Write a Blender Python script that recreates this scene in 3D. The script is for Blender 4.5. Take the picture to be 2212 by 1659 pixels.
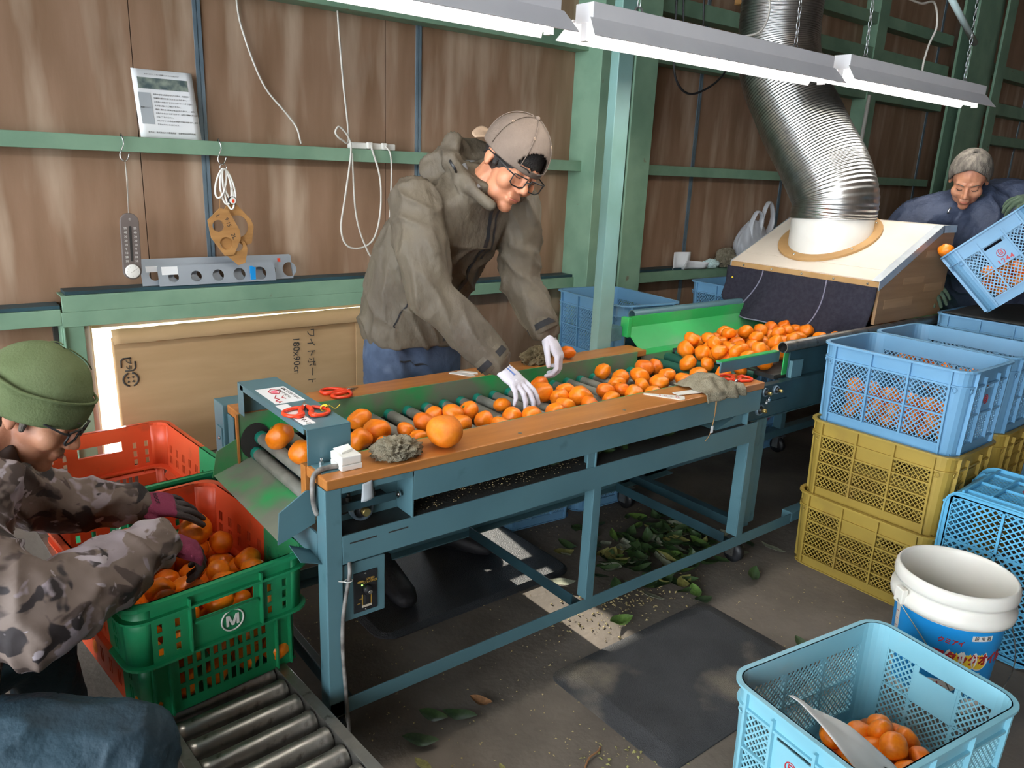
import bpy, bmesh, math, random
from mathutils import Vector, Matrix, Euler, noise
V = Vector
PI = math.pi
for _o in list(bpy.data.objects):
    bpy.data.objects.remove(_o)
scene = bpy.context.scene
COL = scene.collection
random.seed(7)

# ---------------------------------------------------------------- camera
cam_d = bpy.data.cameras.new('camera')
cam = bpy.data.objects.new('camera', cam_d)
COL.objects.link(cam)
RC = ((0.7870932, -0.1349754, 0.6018853), (-0.6152471, -0.2417383, 0.7503557), (0.0442191, -0.9609080, -0.2733138))
cm = Matrix.Identity(4)
for i in range(3):
    cm[i][0] = RC[i][0]
    cm[i][1] = -RC[i][1]
    cm[i][2] = -RC[i][2]
cm[2][3] = 1.48
cam.matrix_world = cm
cam_d.sensor_width = 36.0
cam_d.lens = 36.0 * 1660.0 / 2212.0
cam_d.clip_start = 0.05
scene.camera = cam

# ---------------------------------------------------------------- world, sun, exposure
w = bpy.data.worlds.new('sky')
scene.world = w
w.use_nodes = True
bg = w.node_tree.nodes['Background']
bg.inputs[0].default_value = (0.86, 0.93, 1.0, 1)
bg.inputs[1].default_value = 6.5
sun_d = bpy.data.lights.new('sun', 'SUN')
sun = bpy.data.objects.new('sun', sun_d)
COL.objects.link(sun)
sun.location = (3, 12, 6)
sun.rotation_euler = V((-0.10, -1.0, -0.46)).to_track_quat('-Z', 'Y').to_euler()
sun_d.energy = 7.0
sun_d.angle = math.radians(1.4)
sun_d.color = (1.0, 0.93, 0.80)
LAMP_POWER = 23.0
vs = scene.view_settings
vs.view_transform = 'Standard'
vs.look = 'None'
vs.gamma = 1.0
vs.use_curve_mapping = False
vs.exposure = 0.62

cy = scene.cycles
cy.max_bounces = 6; cy.diffuse_bounces = 4; cy.glossy_bounces = 3; cy.transmission_bounces = 4; cy.transparent_max_bounces = 6
cy.caustics_reflective = False; cy.caustics_refractive = False
cy.use_adaptive_sampling = True; cy.adaptive_threshold = 0.07

# ---------------------------------------------------------------- helpers
class MB:
    def __init__(s, M=None):
        s.v = []; s.f = []; s.sm = []; s.M = M
    def add(s, vs_, fs, smooth=False):
        b = len(s.v)
        if s.M is not None:
            vs_ = [s.M @ V(p) for p in vs_]
        s.v.extend([tuple(p) for p in vs_])
        for f in fs:
            s.f.append(tuple(i + b for i in f)); s.sm.append(smooth)
        return s
    def box(s, x0, x1, y0, y1, z0, z1, M=None):
        p = [(x0,y0,z0),(x1,y0,z0),(x1,y1,z0),(x0,y1,z0),(x0,y0,z1),(x1,y0,z1),(x1,y1,z1),(x0,y1,z1)]
        if M is not None: p = [M @ V(q) for q in p]
        return s.add(p, [(0,3,2,1),(4,5,6,7),(0,1,5,4),(1,2,6,5),(2,3,7,6),(3,0,4,7)])
    def hexa(s, p):
        return s.add(p, [(0,3,2,1),(4,5,6,7),(0,1,5,4),(1,2,6,5),(2,3,7,6),(3,0,4,7)])
    def bar(s, a, b, w, h, up=(0,0,1)):
        a = V(a); b = V(b); d = (b-a).normalized(); u = V(up)
        r = d.cross(u)
        if r.length < 1e-5: r = d.cross(V((0,1,0)))
        r.normalize(); u = r.cross(d)
        r *= w/2; u *= h/2
        return s.add([a-r-u, a+r-u, a+r+u, a-r+u, b-r-u, b+r-u, b+r+u, b-r+u],
                     [(0,1,2,3),(7,6,5,4),(0,4,5,1),(1,5,6,2),(2,6,7,3),(3,7,4,0)])
    def tube(s, pts, r, n=8, caps=True, closed=False, smooth=True, flat=1.0):
        pts = [V(p) for p in pts]
        m = len(pts)
        rr = r if isinstance(r, (list, tuple)) else [r]*m
        t0 = (pts[1]-pts[0]).normalized()
        ref = V((0,0,1)) if abs(t0.z) < 0.9 else V((1,0,0))
        nrm = t0.cross(ref).normalized()
        rings = []; prev = t0
        for i, p in enumerate(pts):
            if closed: t = (pts[(i+1)%m]-pts[i-1]).normalized()
            elif i == 0: t = t0
            elif i == m-1: t = (pts[i]-pts[i-1]).normalized()
            else: t = ((pts[i+1]-p).normalized()+(p-pts[i-1]).normalized()).normalized()
            q = prev.rotation_difference(t); nrm = (q @ nrm); nrm = (nrm - t*nrm.dot(t)).normalized(); prev = t
            bn = t.cross(nrm)
            rings.append([p + (nrm*math.cos(2*PI*k/n) + bn*flat*math.sin(2*PI*k/n))*rr[i] for k in range(n)])
        vs_ = [q for ring in rings for q in ring]; fs = []
        R_ = m if closed else m-1
        for i in range(R_):
            for k in range(n):
                a = i*n+k; b = i*n+(k+1)%n; c = ((i+1)%m)*n+(k+1)%n; d = ((i+1)%m)*n+k
                fs.append((a,b,c,d))
        s.add(vs_, fs, smooth)
        if caps and not closed:
            b0 = len(s.v)-len(vs_)
            s.f.append(tuple(b0+k for k in reversed(range(n)))); s.sm.append(False)
            s.f.append(tuple(b0+(m-1)*n+k for k in range(n))); s.sm.append(False)
        return s
    def lathe(s, prof, n=24, M=None, cap0=True, cap1=True, smooth=True):
        vs_ = []; fs = []
        for (r, z) in prof:
            for k in range(n):
                p = V((r*math.cos(2*PI*k/n), r*math.sin(2*PI*k/n), z))
                vs_.append(M @ p if M is not None else p)
        m = len(prof)
        for i in range(m-1):
            for k in range(n):
                fs.append((i*n+k, i*n+(k+1)%n, (i+1)*n+(k+1)%n, (i+1)*n+k))
        s.add(vs_, fs, smooth)
        b0 = len(s.v)-len(vs_)
        if cap0: s.f.append(tuple(b0+k for k in reversed(range(n)))); s.sm.append(False)
        if cap1: s.f.append(tuple(b0+(m-1)*n+k for k in range(n))); s.sm.append(False)
        return s
    def cyl(s, a, b, r, n=16, r2=None, smooth=True):
        return s.tube([a, b], [r, r if r2 is None else r2], n, True, False, smooth)
    def ell(s, c, rad, nu=16, nv=10, M=None, fn=None):
        c = V(c); vs_ = []; fs = []
        if not isinstance(rad, (tuple, list)): rad = (rad,)*3
        def P(th, ph):
            d = V((math.sin(th)*math.cos(ph), math.sin(th)*math.sin(ph), math.cos(th)))
            k = fn(d) if fn else 1.0
            p = V((d.x*rad[0]*k, d.y*rad[1]*k, d.z*rad[2]*k))
            if M is not None: p = M @ p
            return c + p
        vs_.append(P(0, 0))
        for j in range(1, nv):
            for i in range(nu): vs_.append(P(PI*j/nv, 2*PI*i/nu))
        vs_.append(P(PI, 0))
        for i in range(nu): fs.append((0, 1+i, 1+(i+1)%nu))
        for j in range(nv-2):
            for i in range(nu):
                a = 1+j*nu+i; b = 1+j*nu+(i+1)%nu
                fs.append((a, a+nu, b+nu, b))
        L = len(vs_)-1; o = 1+(nv-2)*nu
        for i in range(nu): fs.append((o+i, L, o+(i+1)%nu))
        return s.add(vs_, fs, True)
    def cap(s, a, b, ra, rb, n=12):
        """tapered capsule"""
        a = V(a); b = V(b); d = (b-a); L = d.length
        if L < 1e-6: return s.ell(a, ra)
        d = d/L; pts = []; rs = []
        for k in range(4):
            t = PI/2*(1-k/3.0); pts.append(a-d*ra*math.sin(t)*0.999); rs.append(max(ra*math.cos(t), ra*0.05))
        for k in range(4):
            t = PI/2*k/3.0; pts.append(b+d*rb*math.sin(t)*0.999); rs.append(max(rb*math.cos(t), rb*0.05))
        return s.tube(pts, rs, n)
    def chain(s, pts, rs, n=12):
        for i in range(len(pts)-1): s.cap(pts[i], pts[i+1], rs[i], rs[i+1], n)
        return s
    def loft(s, rings, n=20, caps=True, p=2.0):
        """rings: (centre, half vector a, half vector b); superellipse power p"""
        vs_ = []; fs = []
        for (c, a, b) in rings:
            c = V(c); a = V(a); b = V(b)
            for k in range(n):
                t = 2*PI*k/n; ct, st = math.cos(t), math.sin(t)
                vs_.append(c + a*math.copysign(abs(ct)**(2/p), ct) + b*math.copysign(abs(st)**(2/p), st))
        m = len(rings)
        for i in range(m-1):
            for k in range(n):
                fs.append((i*n+k, i*n+(k+1)%n, (i+1)*n+(k+1)%n, (i+1)*n+k))
        s.add(vs_, fs, True)
        if caps:
            b0 = len(s.v)-len(vs_)
            s.f.append(tuple(b0+k for k in reversed(range(n)))); s.sm.append(True)
            s.f.append(tuple(b0+(m-1)*n+k for k in range(n))); s.sm.append(True)
        return s
    def grid(s, fn, nu, nv, smooth=True, thick=0.0):
        g = [[V(fn(i/(nu-1), j/(nv-1))) for i in range(nu)] for j in range(nv)]
        vs_ = [p for row in g for p in row]; fs = []
        for j in range(nv-1):
            for i in range(nu-1):
                a = j*nu+i; fs.append((a, a+1, a+nu+1, a+nu))
        if thick:
            nn = []
            for j in range(nv):
                for i in range(nu):
                    du = g[j][min(i+1,nu-1)]-g[j][max(i-1,0)]; dv = g[min(j+1,nv-1)][i]-g[max(j-1,0)][i]
                    q = du.cross(dv)
                    nn.append(q.normalized() if q.length > 1e-9 else V((0,0,1)))
            L = len(vs_)
            vs_ = vs_ + [p - nn[i]*thick for i, p in enumerate(vs_)]
            fs = fs + [tuple(L+i for i in reversed(f)) for f in fs]
            def wall(a, b): fs.append((b, a, a+L, b+L))
            for i in range(nu-1):
                wall(i, i+1); wall((nv-1)*nu+i+1, (nv-1)*nu+i)
            for j in range(nv-1):
                wall((j+1)*nu, j*nu); wall(j*nu+nu-1, (j+1)*nu+nu-1)
        return s.add(vs_, fs, smooth)
    def prism(s, poly, z0, z1, M=None, smooth=False):
        n = len(poly)
        p = [V((x,y,z0)) for x,y in poly]+[V((x,y,z1)) for x,y in poly]
        if M is not None: p = [M @ q for q in p]
        fs = [tuple(reversed(range(n))), tuple(range(n,2*n))]+[(i,(i+1)%n,n+(i+1)%n,n+i) for i in range(n)]
        return s.add(p, fs, smooth)
    def perf(s, us, vs2, hole, t, f):
        """perforated plate: grid lines us, vs2; hole(i,j)->bool; mapping f(u,v,n)"""
        nu, nv = len(us)-1, len(vs2)-1
        H = lambda i, j: (i < 0 or j < 0 or i >= nu or j >= nv or hole(i, j))
        for j in range(nv):
            for i in range(nu):
                if H(i, j): continue
                u0,u1,v0,v1 = us[i],us[i+1],vs2[j],vs2[j+1]
                p = [f(u0,v0,0),f(u1,v0,0),f(u1,v1,0),f(u0,v1,0),f(u0,v0,t),f(u1,v0,t),f(u1,v1,t),f(u0,v1,t)]
                fs = [(0,1,2,3),(7,6,5,4)]
                if H(i,j-1): fs.append((0,4,5,1))
                if H(i+1,j): fs.append((1,5,6,2))
                if H(i,j+1): fs.append((2,6,7,3))
                if H(i-1,j): fs.append((3,7,4,0))
                s.add(p, fs)
        return s

def mesh_from(name, mb, m, off=None):
    me = bpy.data.meshes.new(name)
    vs_ = mb.v
    if off is not None: vs_ = [(p[0]-off[0], p[1]-off[1], p[2]-off[2]) for p in vs_]
    me.from_pydata(vs_, [], mb.f)
    me.polygons.foreach_set('use_smooth', mb.sm)
    if m is not None: me.materials.append(MATS[m] if isinstance(m, str) else m)
    me.update()
    return me
ROOT = {}
def obj(name, mb, m, parent=None, world=True, bevel=0.0, loc=None, rot=None):
    """link one mesh object; with world=True the vertices are world coordinates and get the root's offset removed"""
    off = None
    if parent is not None and world: off = ROOT.get(parent.name, V((0,0,0)))
    me = mb if isinstance(mb, bpy.types.Mesh) else mesh_from(name, mb, m, off)
    o = bpy.data.objects.new(name, me)
    COL.objects.link(o)
    if parent is not None:
        o.parent = parent
        ROOT[o.name] = ROOT.get(parent.name, V((0,0,0)))
    if loc is not None: o.location = loc
    if rot is not None: o.rotation_euler = rot
    if bevel:
        b = o.modifiers.new('bevel', 'BEVEL'); b.width = bevel; b.segments = 2; b.limit_method = 'ANGLE'; b.angle_limit = math.radians(40)
    return o
def tag(o, label=None, cat=None, group=None, kind=None):
    if label: o['label'] = label
    if cat: o['category'] = cat
    if group: o['group'] = group
    if kind: o['kind'] = kind
    return o
def thing(name, label, cat, loc=(0,0,0), rotz=0.0, group=None, kind=None):
    o = bpy.data.objects.new(name, None)
    COL.objects.link(o)
    o.empty_display_size = 0.05
    o.location = loc; o.rotation_euler = (0,0,rotz)
    ROOT[o.name] = V(loc)
    return tag(o, label, cat, group, kind)
def single(name, mb, m, label, cat, group=None, base=None, bevel=0.0):
    """a thing that is one mesh, its origin moved to its base"""
    xs = [p[0] for p in mb.v]; ys = [p[1] for p in mb.v]; zs = [p[2] for p in mb.v]
    c = V(base) if base is not None else V(((min(xs)+max(xs))/2, (min(ys)+max(ys))/2, min(zs)))
    me = mesh_from(name, mb, m, c)
    o = obj(name, me, None, None, bevel=bevel, loc=c)
    ROOT[o.name] = V(c)
    return tag(o, label, cat, group)
def copy_tree(o, parent=None):
    c = o.copy(); COL.objects.link(c); c.parent = parent
    for ch in list(o.children): copy_tree(ch, c)
    return c
def frame(o, right, up):
    """matrix with x=right, y=up, z=normal at o"""
    r = V(right).normalized(); u = V(up); u = (u - r*u.dot(r)).normalized(); n = r.cross(u)
    M = Matrix.Identity(4)
    for i in range(3): M[i][0]=r[i]; M[i][1]=u[i]; M[i][2]=n[i]; M[i][3]=o[i]
    return M
def text_mb(s, size, M, ext=0.0004, align='CENTER', spacing=1.0, shear=0.0, bold=0.0, width=1.0):
    cu = bpy.data.curves.new('tmp_text', 'FONT')
    cu.body = s; cu.size = size; cu.align_x = align; cu.align_y = 'CENTER'; cu.extrude = ext; cu.space_character = spacing
    cu.shear = shear; cu.offset = bold; cu.resolution_u = 3
    o = bpy.data.objects.new('tmp_text', cu); COL.objects.link(o)
    dg = bpy.context.evaluated_depsgraph_get(); dg.update()
    ev = o.evaluated_get(dg); me = ev.to_mesh()
    mb = MB()
    mb.add([M @ V((v.co.x*width, v.co.y, v.co.z)) for v in me.vertices], [tuple(p.vertices) for p in me.polygons])
    ev.to_mesh_clear()
    bpy.data.objects.remove(o); bpy.data.curves.remove(cu)
    return mb
def merge(*mbs):
    r = MB()
    for m in mbs: r.add(m.v, m.f); r.sm[-len(m.f):] = m.sm if m.f else []
    return r
def smoothpath(pts, k=6):
    """Catmull-Rom through pts"""
    pts = [V(p) for p in pts]; out = []
    q = [pts[0]*2-pts[1]]+pts+[pts[-1]*2-pts[-2]]
    for i in range(1, len(q)-2):
        for j in range(k):
            t = j/k; a,b,c,d = q[i-1],q[i],q[i+1],q[i+2]
            out.append(0.5*((2*b)+(c-a)*t+(2*a-5*b+4*c-d)*t*t+(3*b-a-3*c+d)*t*t*t))
    out.append(pts[-1])
    return out

# ---------------------------------------------------------------- materials
MATS = {}
def pmat(name, c1, c2=None, scale=6.0, rough=0.5, metal=0.0, bump=0.0, bscale=60.0, detail=4.0, stretch=(1,1,1), lo=0.35, hi=0.65,
         c3=None, s3=2.0, lo3=0.55, hi3=0.7, rough2=None, emit=None, trans=0.0, sss=0.0, alpha=1.0, spec=0.5, coat=0.0, bdist=0.01):
    m = bpy.data.materials.new(name); m.use_nodes = True
    nt = m.node_tree; N = nt.nodes; L = nt.links
    b = N['Principled BSDF']
    def rgb(c): return (c[0], c[1], c[2], 1)
    b.inputs['Roughness'].default_value = rough
    b.inputs['Metallic'].default_value = metal
    b.inputs['Specular IOR Level'].default_value = spec
    b.inputs['Coat Weight'].default_value = coat
    tc = N.new('ShaderNodeTexCoord'); mp = N.new('ShaderNodeMapping'); mp.inputs['Scale'].default_value = stretch
    L.new(tc.outputs['Object'], mp.inputs[0])
    def ramp_noise(sc, lo_, hi_, det=detail):
        n = N.new('ShaderNodeTexNoise'); n.inputs['Scale'].default_value = sc; n.inputs['Detail'].default_value = det
        L.new(mp.outputs[0], n.inputs['Vector'])
        r = N.new('ShaderNodeMapRange'); r.inputs['From Min'].default_value = lo_; r.inputs['From Max'].default_value = hi_
        L.new(n.outputs['Fac'], r.inputs['Value'])
        return r.outputs[0]
    if c2 is not None:
        fac = ramp_noise(scale, lo, hi)
        mx = N.new('ShaderNodeMix'); mx.data_type = 'RGBA'
        L.new(fac, mx.inputs['Factor']); mx.inputs['A'].default_value = rgb(c1); mx.inputs['B'].default_value = rgb(c2)
        out = mx.outputs['Result']
        if c3 is not None:
            f3 = ramp_noise(s3, lo3, hi3)
            m3 = N.new('ShaderNodeMix'); m3.data_type = 'RGBA'
            L.new(f3, m3.inputs['Factor']); L.new(out, m3.inputs['A']); m3.inputs['B'].default_value = rgb(c3)
            out = m3.outputs['Result']
        L.new(out, b.inputs['Base Color'])
        if rough2 is not None:
            rr = N.new('ShaderNodeMapRange'); L.new(fac, rr.inputs['Value'])
            rr.inputs['To Min'].default_value = rough; rr.inputs['To Max'].default_value = rough2
            L.new(rr.outputs[0], b.inputs['Roughness'])
    else:
        b.inputs['Base Color'].default_value = rgb(c1)
    if bump:
        n = N.new('ShaderNodeTexNoise'); n.inputs['Scale'].default_value = bscale; n.inputs['Detail'].default_value = 5
        L.new(mp.outputs[0], n.inputs['Vector'])
        bp = N.new('ShaderNodeBump'); bp.inputs['Strength'].default_value = bump; bp.inputs['Distance'].default_value = bdist
        L.new(n.outputs['Fac'], bp.inputs['Height']); L.new(bp.outputs[0], b.inputs['Normal'])
    if emit:
        b.inputs['Emission Color'].default_value = rgb(emit[0]); b.inputs['Emission Strength'].default_value = emit[1]
    if trans: b.inputs['Transmission Weight'].default_value = trans
    if sss:
        b.inputs['Subsurface Weight'].default_value = sss; b.inputs['Subsurface Radius'].default_value = (0.02, 0.008, 0.004)
    if alpha < 1: b.inputs['Alpha'].default_value = alpha
    MATS[name] = m
    return m
def S(h):
    """sRGB hex to linear"""
    h = h.lstrip('#'); o = []
    for i in (0,2,4):
        c = int(h[i:i+2],16)/255.0
        o.append(c/12.92 if c <= 0.04045 else ((c+0.055)/1.055)**2.4)
    return tuple(o)

pmat('plywood', S('987a63'), S('84674f'), 2.2, rough=0.45, bump=0.03, bscale=30, stretch=(5,5,0.8), c3=S('b8a28c'), s3=1.6, lo3=0.50, hi3=0.74, spec=0.4)
pmat('green_steel', S('7fa086'), S('6d8f77'), 5, rough=0.5, bump=0.05, bscale=25, c3=S('6e5040'), s3=14, lo3=0.70, hi3=0.78)
pmat('dark_seam', S('2d2b28'), rough=0.8)
pmat('zinc', S('7f93a0'), S('6b7f8c'), 8, rough=0.4, metal=0.4)
pmat('concrete', S('7a7065'), S('5f574e'), 3.0, rough=0.85, bump=0.25, bscale=40, detail=8, c3=S('4b443d'), s3=1.3, lo3=0.50, hi3=0.68)
pmat('gravel', S('d8c9a2'), S('b59f74'), 60, rough=0.9, bump=0.4, bscale=90)
pmat('white_frame', S('d8cfc0'), S('c8bca8'), 6, rough=0.5)
pmat('cardboard', S('b3946c'), S('a98a62'), 3, rough=0.85, bump=0.03, bscale=120, stretch=(1,1,6))
pmat('ink', S('3c3833'), rough=0.8)
pmat('teal', S('587d86'), S('50737c'), 4, rough=0.38, bump=0.02, bscale=20, c3=S('3c6069'), s3=9, lo3=0.62, hi3=0.74)
pmat('post_teal', S('7fa8a4'), S('72998f'), 4, rough=0.4)
pmat('teal_dark', S('2c4c55'), S('22393f'), 6, rough=0.5, bump=0.04, bscale=30)
pmat('belt_black', S('2a2c2c'), S('35342f'), 12, rough=0.75, bump=0.15, bscale=120)
pmat('wood_table', S('bb7a3c'), S('a96b33'), 6, rough=0.35, stretch=(0.6,6,6), bump=0.02, bscale=30, coat=0.15)
pmat('green_paint', S('2fa35a'), S('2a8f50'), 4, rough=0.45, c3=S('757a68'), s3=5, lo3=0.42, hi3=0.62)
pmat('green_worn', S('7d8272'), S('6f7466'), 6, rough=0.55, c3=S('2f9f59'), s3=4, lo3=0.56, hi3=0.72)
pmat('green_bright', S('33b55f'), S('2ea355'), 5, rough=0.4, c3=S('6f9a76'), s3=3, lo3=0.48, hi3=0.7)
pmat('roller_grey', S('8a8a80'), S('6d6c64'), 14, rough=0.6, bump=0.08, bscale=160)
pmat('cap_teal', S('16816c'), S('126a5a'), 9, rough=0.4)
pmat('roller_dark', S('2f6a58'), S('25574a'), 9, rough=0.5)
pmat('steel', S('a9a69f'), S('7d7a74'), 9, rough=0.32, metal=0.9, c3=S('5d5750'), s3=28, lo3=0.62, hi3=0.72, rough2=0.5)
pmat('steel_dark', S('55534f'), S('3f3d3a'), 12, rough=0.45, metal=0.8)
pmat('bright_steel', S('c9cbcc'), rough=0.22, metal=1.0)
pmat('brass', S('b09a62'), rough=0.35, metal=0.9)
pmat('black_plastic', S('17181a'), S('222326'), 20, rough=0.5)
pmat('rubber_mat', S('3a3b3d'), S('303133'), 9, rough=0.8, bump=0.5, bscale=260, c3=S('6e665a'), s3=3.2, lo3=0.55, hi3=0.66, detail=9)
pmat('rubber_mat2', S('33363a'), S('2b2d31'), 9, rough=0.45, bump=0.6, bscale=300)
pmat('orange', S('f58a18'), S('ee7a0e'), 5, rough=0.33, bump=0.10, bscale=260, sss=0.08, detail=3, spec=0.5)
pmat('orange_deep', S('ee7c14'), S('e46c0a'), 5, rough=0.36, bump=0.12, bscale=240, sss=0.08, detail=3)
pmat('orange_big', S('f68c1b'), S('ee7d10'), 7, rough=0.36, bump=0.35, bscale=230, sss=0.08, detail=3)
pmat('calyx', S('6d7a2c'), rough=0.7)
pmat('crate_blue', S('70a0c2'), S('6596b8'), 4, rough=0.42, bump=0.02, bscale=50, spec=0.4)
pmat('crate_cyan', S('84bdcd'), S('79b3c4'), 4, rough=0.38, bump=0.02, bscale=50, c3=S('8fb4bd'), s3=7, lo3=0.62, hi3=0.75)
pmat('crate_sky', S('62acd0'), S('56a1c6'), 4, rough=0.3, bump=0.02, bscale=50)
pmat('crate_yellow', S('a48b3e'), S('947c36'), 4, rough=0.45, bump=0.03, bscale=40, c3=S('8d7338'), s3=6, lo3=0.6, hi3=0.75)
pmat('crate_green', S('249460'), S('1d8454'), 5, rough=0.4, c3=S('1a5c40'), s3=8, lo3=0.6, hi3=0.75)
pmat('crate_red', S('e25a33'), S('d44f2b'), 5, rough=0.42, c3=S('8a4a34'), s3=9, lo3=0.62, hi3=0.78)
pmat('red_ink', S('b3262e'), rough=0.5)
pmat('blue_ink', S('5d7cc0'), rough=0.6)
pmat('pink_ink', S('ef7f98'), rough=0.6)
pmat('white_plastic', S('e9e8e2'), S('dedcd4'), 6, rough=0.35)
pmat('white_paper', S('eceeee'), S('e2e4e6'), 4, rough=0.8)
pmat('grey_paper', S('aab0b4'), rough=0.8)
pmat('photo_dark', S('4a5a5c'), S('8f9a8c'), 30, rough=0.6)
pmat('lamp_white', S('e8e8ea'), S('dcdce0'), 3, rough=0.4)
pmat('chain', S('b9bcbf'), rough=0.3, metal=0.9)
pmat('aluminium', S('c9cac9'), S('b4b6b5'), 30, rough=0.30, metal=1.0, bump=0.05, bscale=40)
pmat('alu_trim', S('d7dde2'), S('c5ccd2'), 20, rough=0.35, metal=0.6)
pmat('hood_top', S('ded3c4'), S('d3c7b7'), 4, rough=0.5)
pmat('hood_wood', S('a17e5a'), S('947250'), 2.5, rough=0.55, stretch=(1,1,16), bump=0.02, bscale=30)
pmat('hood_wood2', S('b28e68'), S('a5815c'), 4, rough=0.55, stretch=(1,1,14))
pmat('mdf', S('b58f5e'), S('a98353'), 9, rough=0.7)
pmat('towel', S('45444f'), S('3b3a46'), 60, rough=0.95, bump=0.9, bscale=420, spec=0.1)
pmat('towel_hem', S('807f92'), rough=0.95)
pmat('rag', S('a59d88'), S('8c8470'), 40, rough=0.95, bump=0.9, bscale=300, spec=0.1)
pmat('rag_brown', S('8d8064'), S('776a50'), 30, rough=0.95, bump=0.7, bscale=200, spec=0.1)
pmat('shear_red', S('e8421f'), rough=0.3, coat=0.2)
pmat('cable_white', S('cfcbc2'), S('bdb8ae'), 10, rough=0.5)
pmat('cable_grey', S('97938d'), S('5c5854'), 30, rough=0.55)
pmat('cable_black', S('1f1f22'), rough=0.5)
pmat('bag', S('dfe3e8'), rough=0.3, alpha=0.55, trans=0.2)
pmat('bucket', S('dedbd2'), S('d2cec4'), 4, rough=0.35, sss=0.05)
pmat('bucket_blue', S('1f97e0'), S('1b8fd8'), 3, rough=0.35)
pmat('yellow_ink', S('f4d33a'), rough=0.5)
pmat('gold_ink', S('b08d3e'), rough=0.5)
pmat('led_green', S('8cff50'), emit=(S('9cff60'), 3.0))
pmat('wood_gauge', S('b98a52'), S('9a6e3d'), 5, rough=0.6, stretch=(1,1,5), bump=0.05, bscale=60)
pmat('gauge_grey', S('9aa3ab'), S('8b949c'), 4, rough=0.45, metal=0.3)
pmat('thermo', S('6e6460'), S('655b57'), 6, rough=0.5)
pmat('skin', S('c98d6c'), S('bb7d5e'), 9, rough=0.5, sss=0.12, bump=0.05, bscale=150)
pmat('skin_old', S('c08a6c'), S('a56d52'), 14, rough=0.5, sss=0.12, bump=0.12, bscale=120)
pmat('lips', S('a8604f'), rough=0.5)
pmat('hair_black', S('1d1b1b'), S('2c2a29'), 60, rough=0.6, bump=0.5, bscale=200)
pmat('hair_grey', S('4a453f'), S('7c756b'), 45, rough=0.75, bump=0.9, bscale=220, stretch=(1,1,0.4))
pmat('jacket_olive', S('625a4c'), S('585045'), 7, rough=0.62, bump=0.7, bscale=11, bdist=0.03, stretch=(1,1,0.6), spec=0.3)
pmat('jacket_navy', S('3d465b'), S('323a4e'), 7, rough=0.6, bump=0.7, bscale=11, bdist=0.03, spec=0.35)
pmat('jacket_navy_light', S('68728a'), S('596379'), 7, rough=0.6, bump=0.7, bscale=11, bdist=0.03)
pmat('black_cloth', S('1d1d20'), S('252528'), 20, rough=0.8, bump=0.2, bscale=60)
pmat('grey_fleece', S('9aa0a6'), S('8d9399'), 20, rough=0.9)
pmat('green_fleece', S('3c453a'), S('343c33'), 30, rough=0.95, bump=0.4, bscale=120)
pmat('zip', S('26282b'), rough=0.4)
pmat('jeans', S('46566e'), S('37465d'), 18, rough=0.85, bump=0.3, bscale=60, c3=S('73829a'), s3=4, lo3=0.56, hi3=0.75)
pmat('navy_pants', S('24404e'), S('1d3542'), 5, rough=0.7, bump=0.7, bscale=11, bdist=0.03)
pmat('cap_taupe', S('7b6d62'), S('6e6157'), 8, rough=0.85, bump=0.25, bscale=90)
pmat('cap_tan_lit', S('c6ab92'), S('b99d84'), 8, rough=0.85, bump=0.2, bscale=90)  # brighter than the taupe: lamplight on the brim is put into the colour
pmat('beanie', S('697553'), S('5e6a48'), 12, rough=0.95, bump=0.25, bscale=200, spec=0.15)
pmat('glove_white', S('dcdbe6'), S('cfcdd8'), 12, rough=0.9, bump=0.25, bscale=300, spec=0.2)
pmat('glove_tip', S('d2cfcc'), rough=0.9, bump=0.2, bscale=200)
pmat('lens_glass', S('ffffff'), rough=0.03, trans=1.0, alpha=0.10)
pmat('leaf_a', S('5c7a35'), S('466028'), 10, rough=0.5)
pmat('leaf_b', S('39512a'), S('2c4122'), 10, rough=0.5)
pmat('leaf_c', S('8c8a4e'), S('76703c'), 10, rough=0.6)
pmat('leaf_d', S('9a9d86'), S('7e8470'), 10, rough=0.7)
pmat('leaf_e', S('8d6440'), S('74502f'), 10, rough=0.7)
pmat('debris', S('b8a878'), S('95855a'), 20, rough=0.9)
pmat('grain', S('d8c48e'), S('c4ad74'), 20, rough=0.8)
pmat('shoe', S('1b1b1e'), S('26262a'), 20, rough=0.6, bump=0.2, bscale=60)
pmat('outside', S('e9e6da'), S('d9d2be'), 3, rough=0.9)
pmat('roof', S('6d6a66'), S('5e5b57'), 2, rough=0.8)
pmat('light_green_seal', S('cfe7e6'), rough=0.3)

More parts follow.
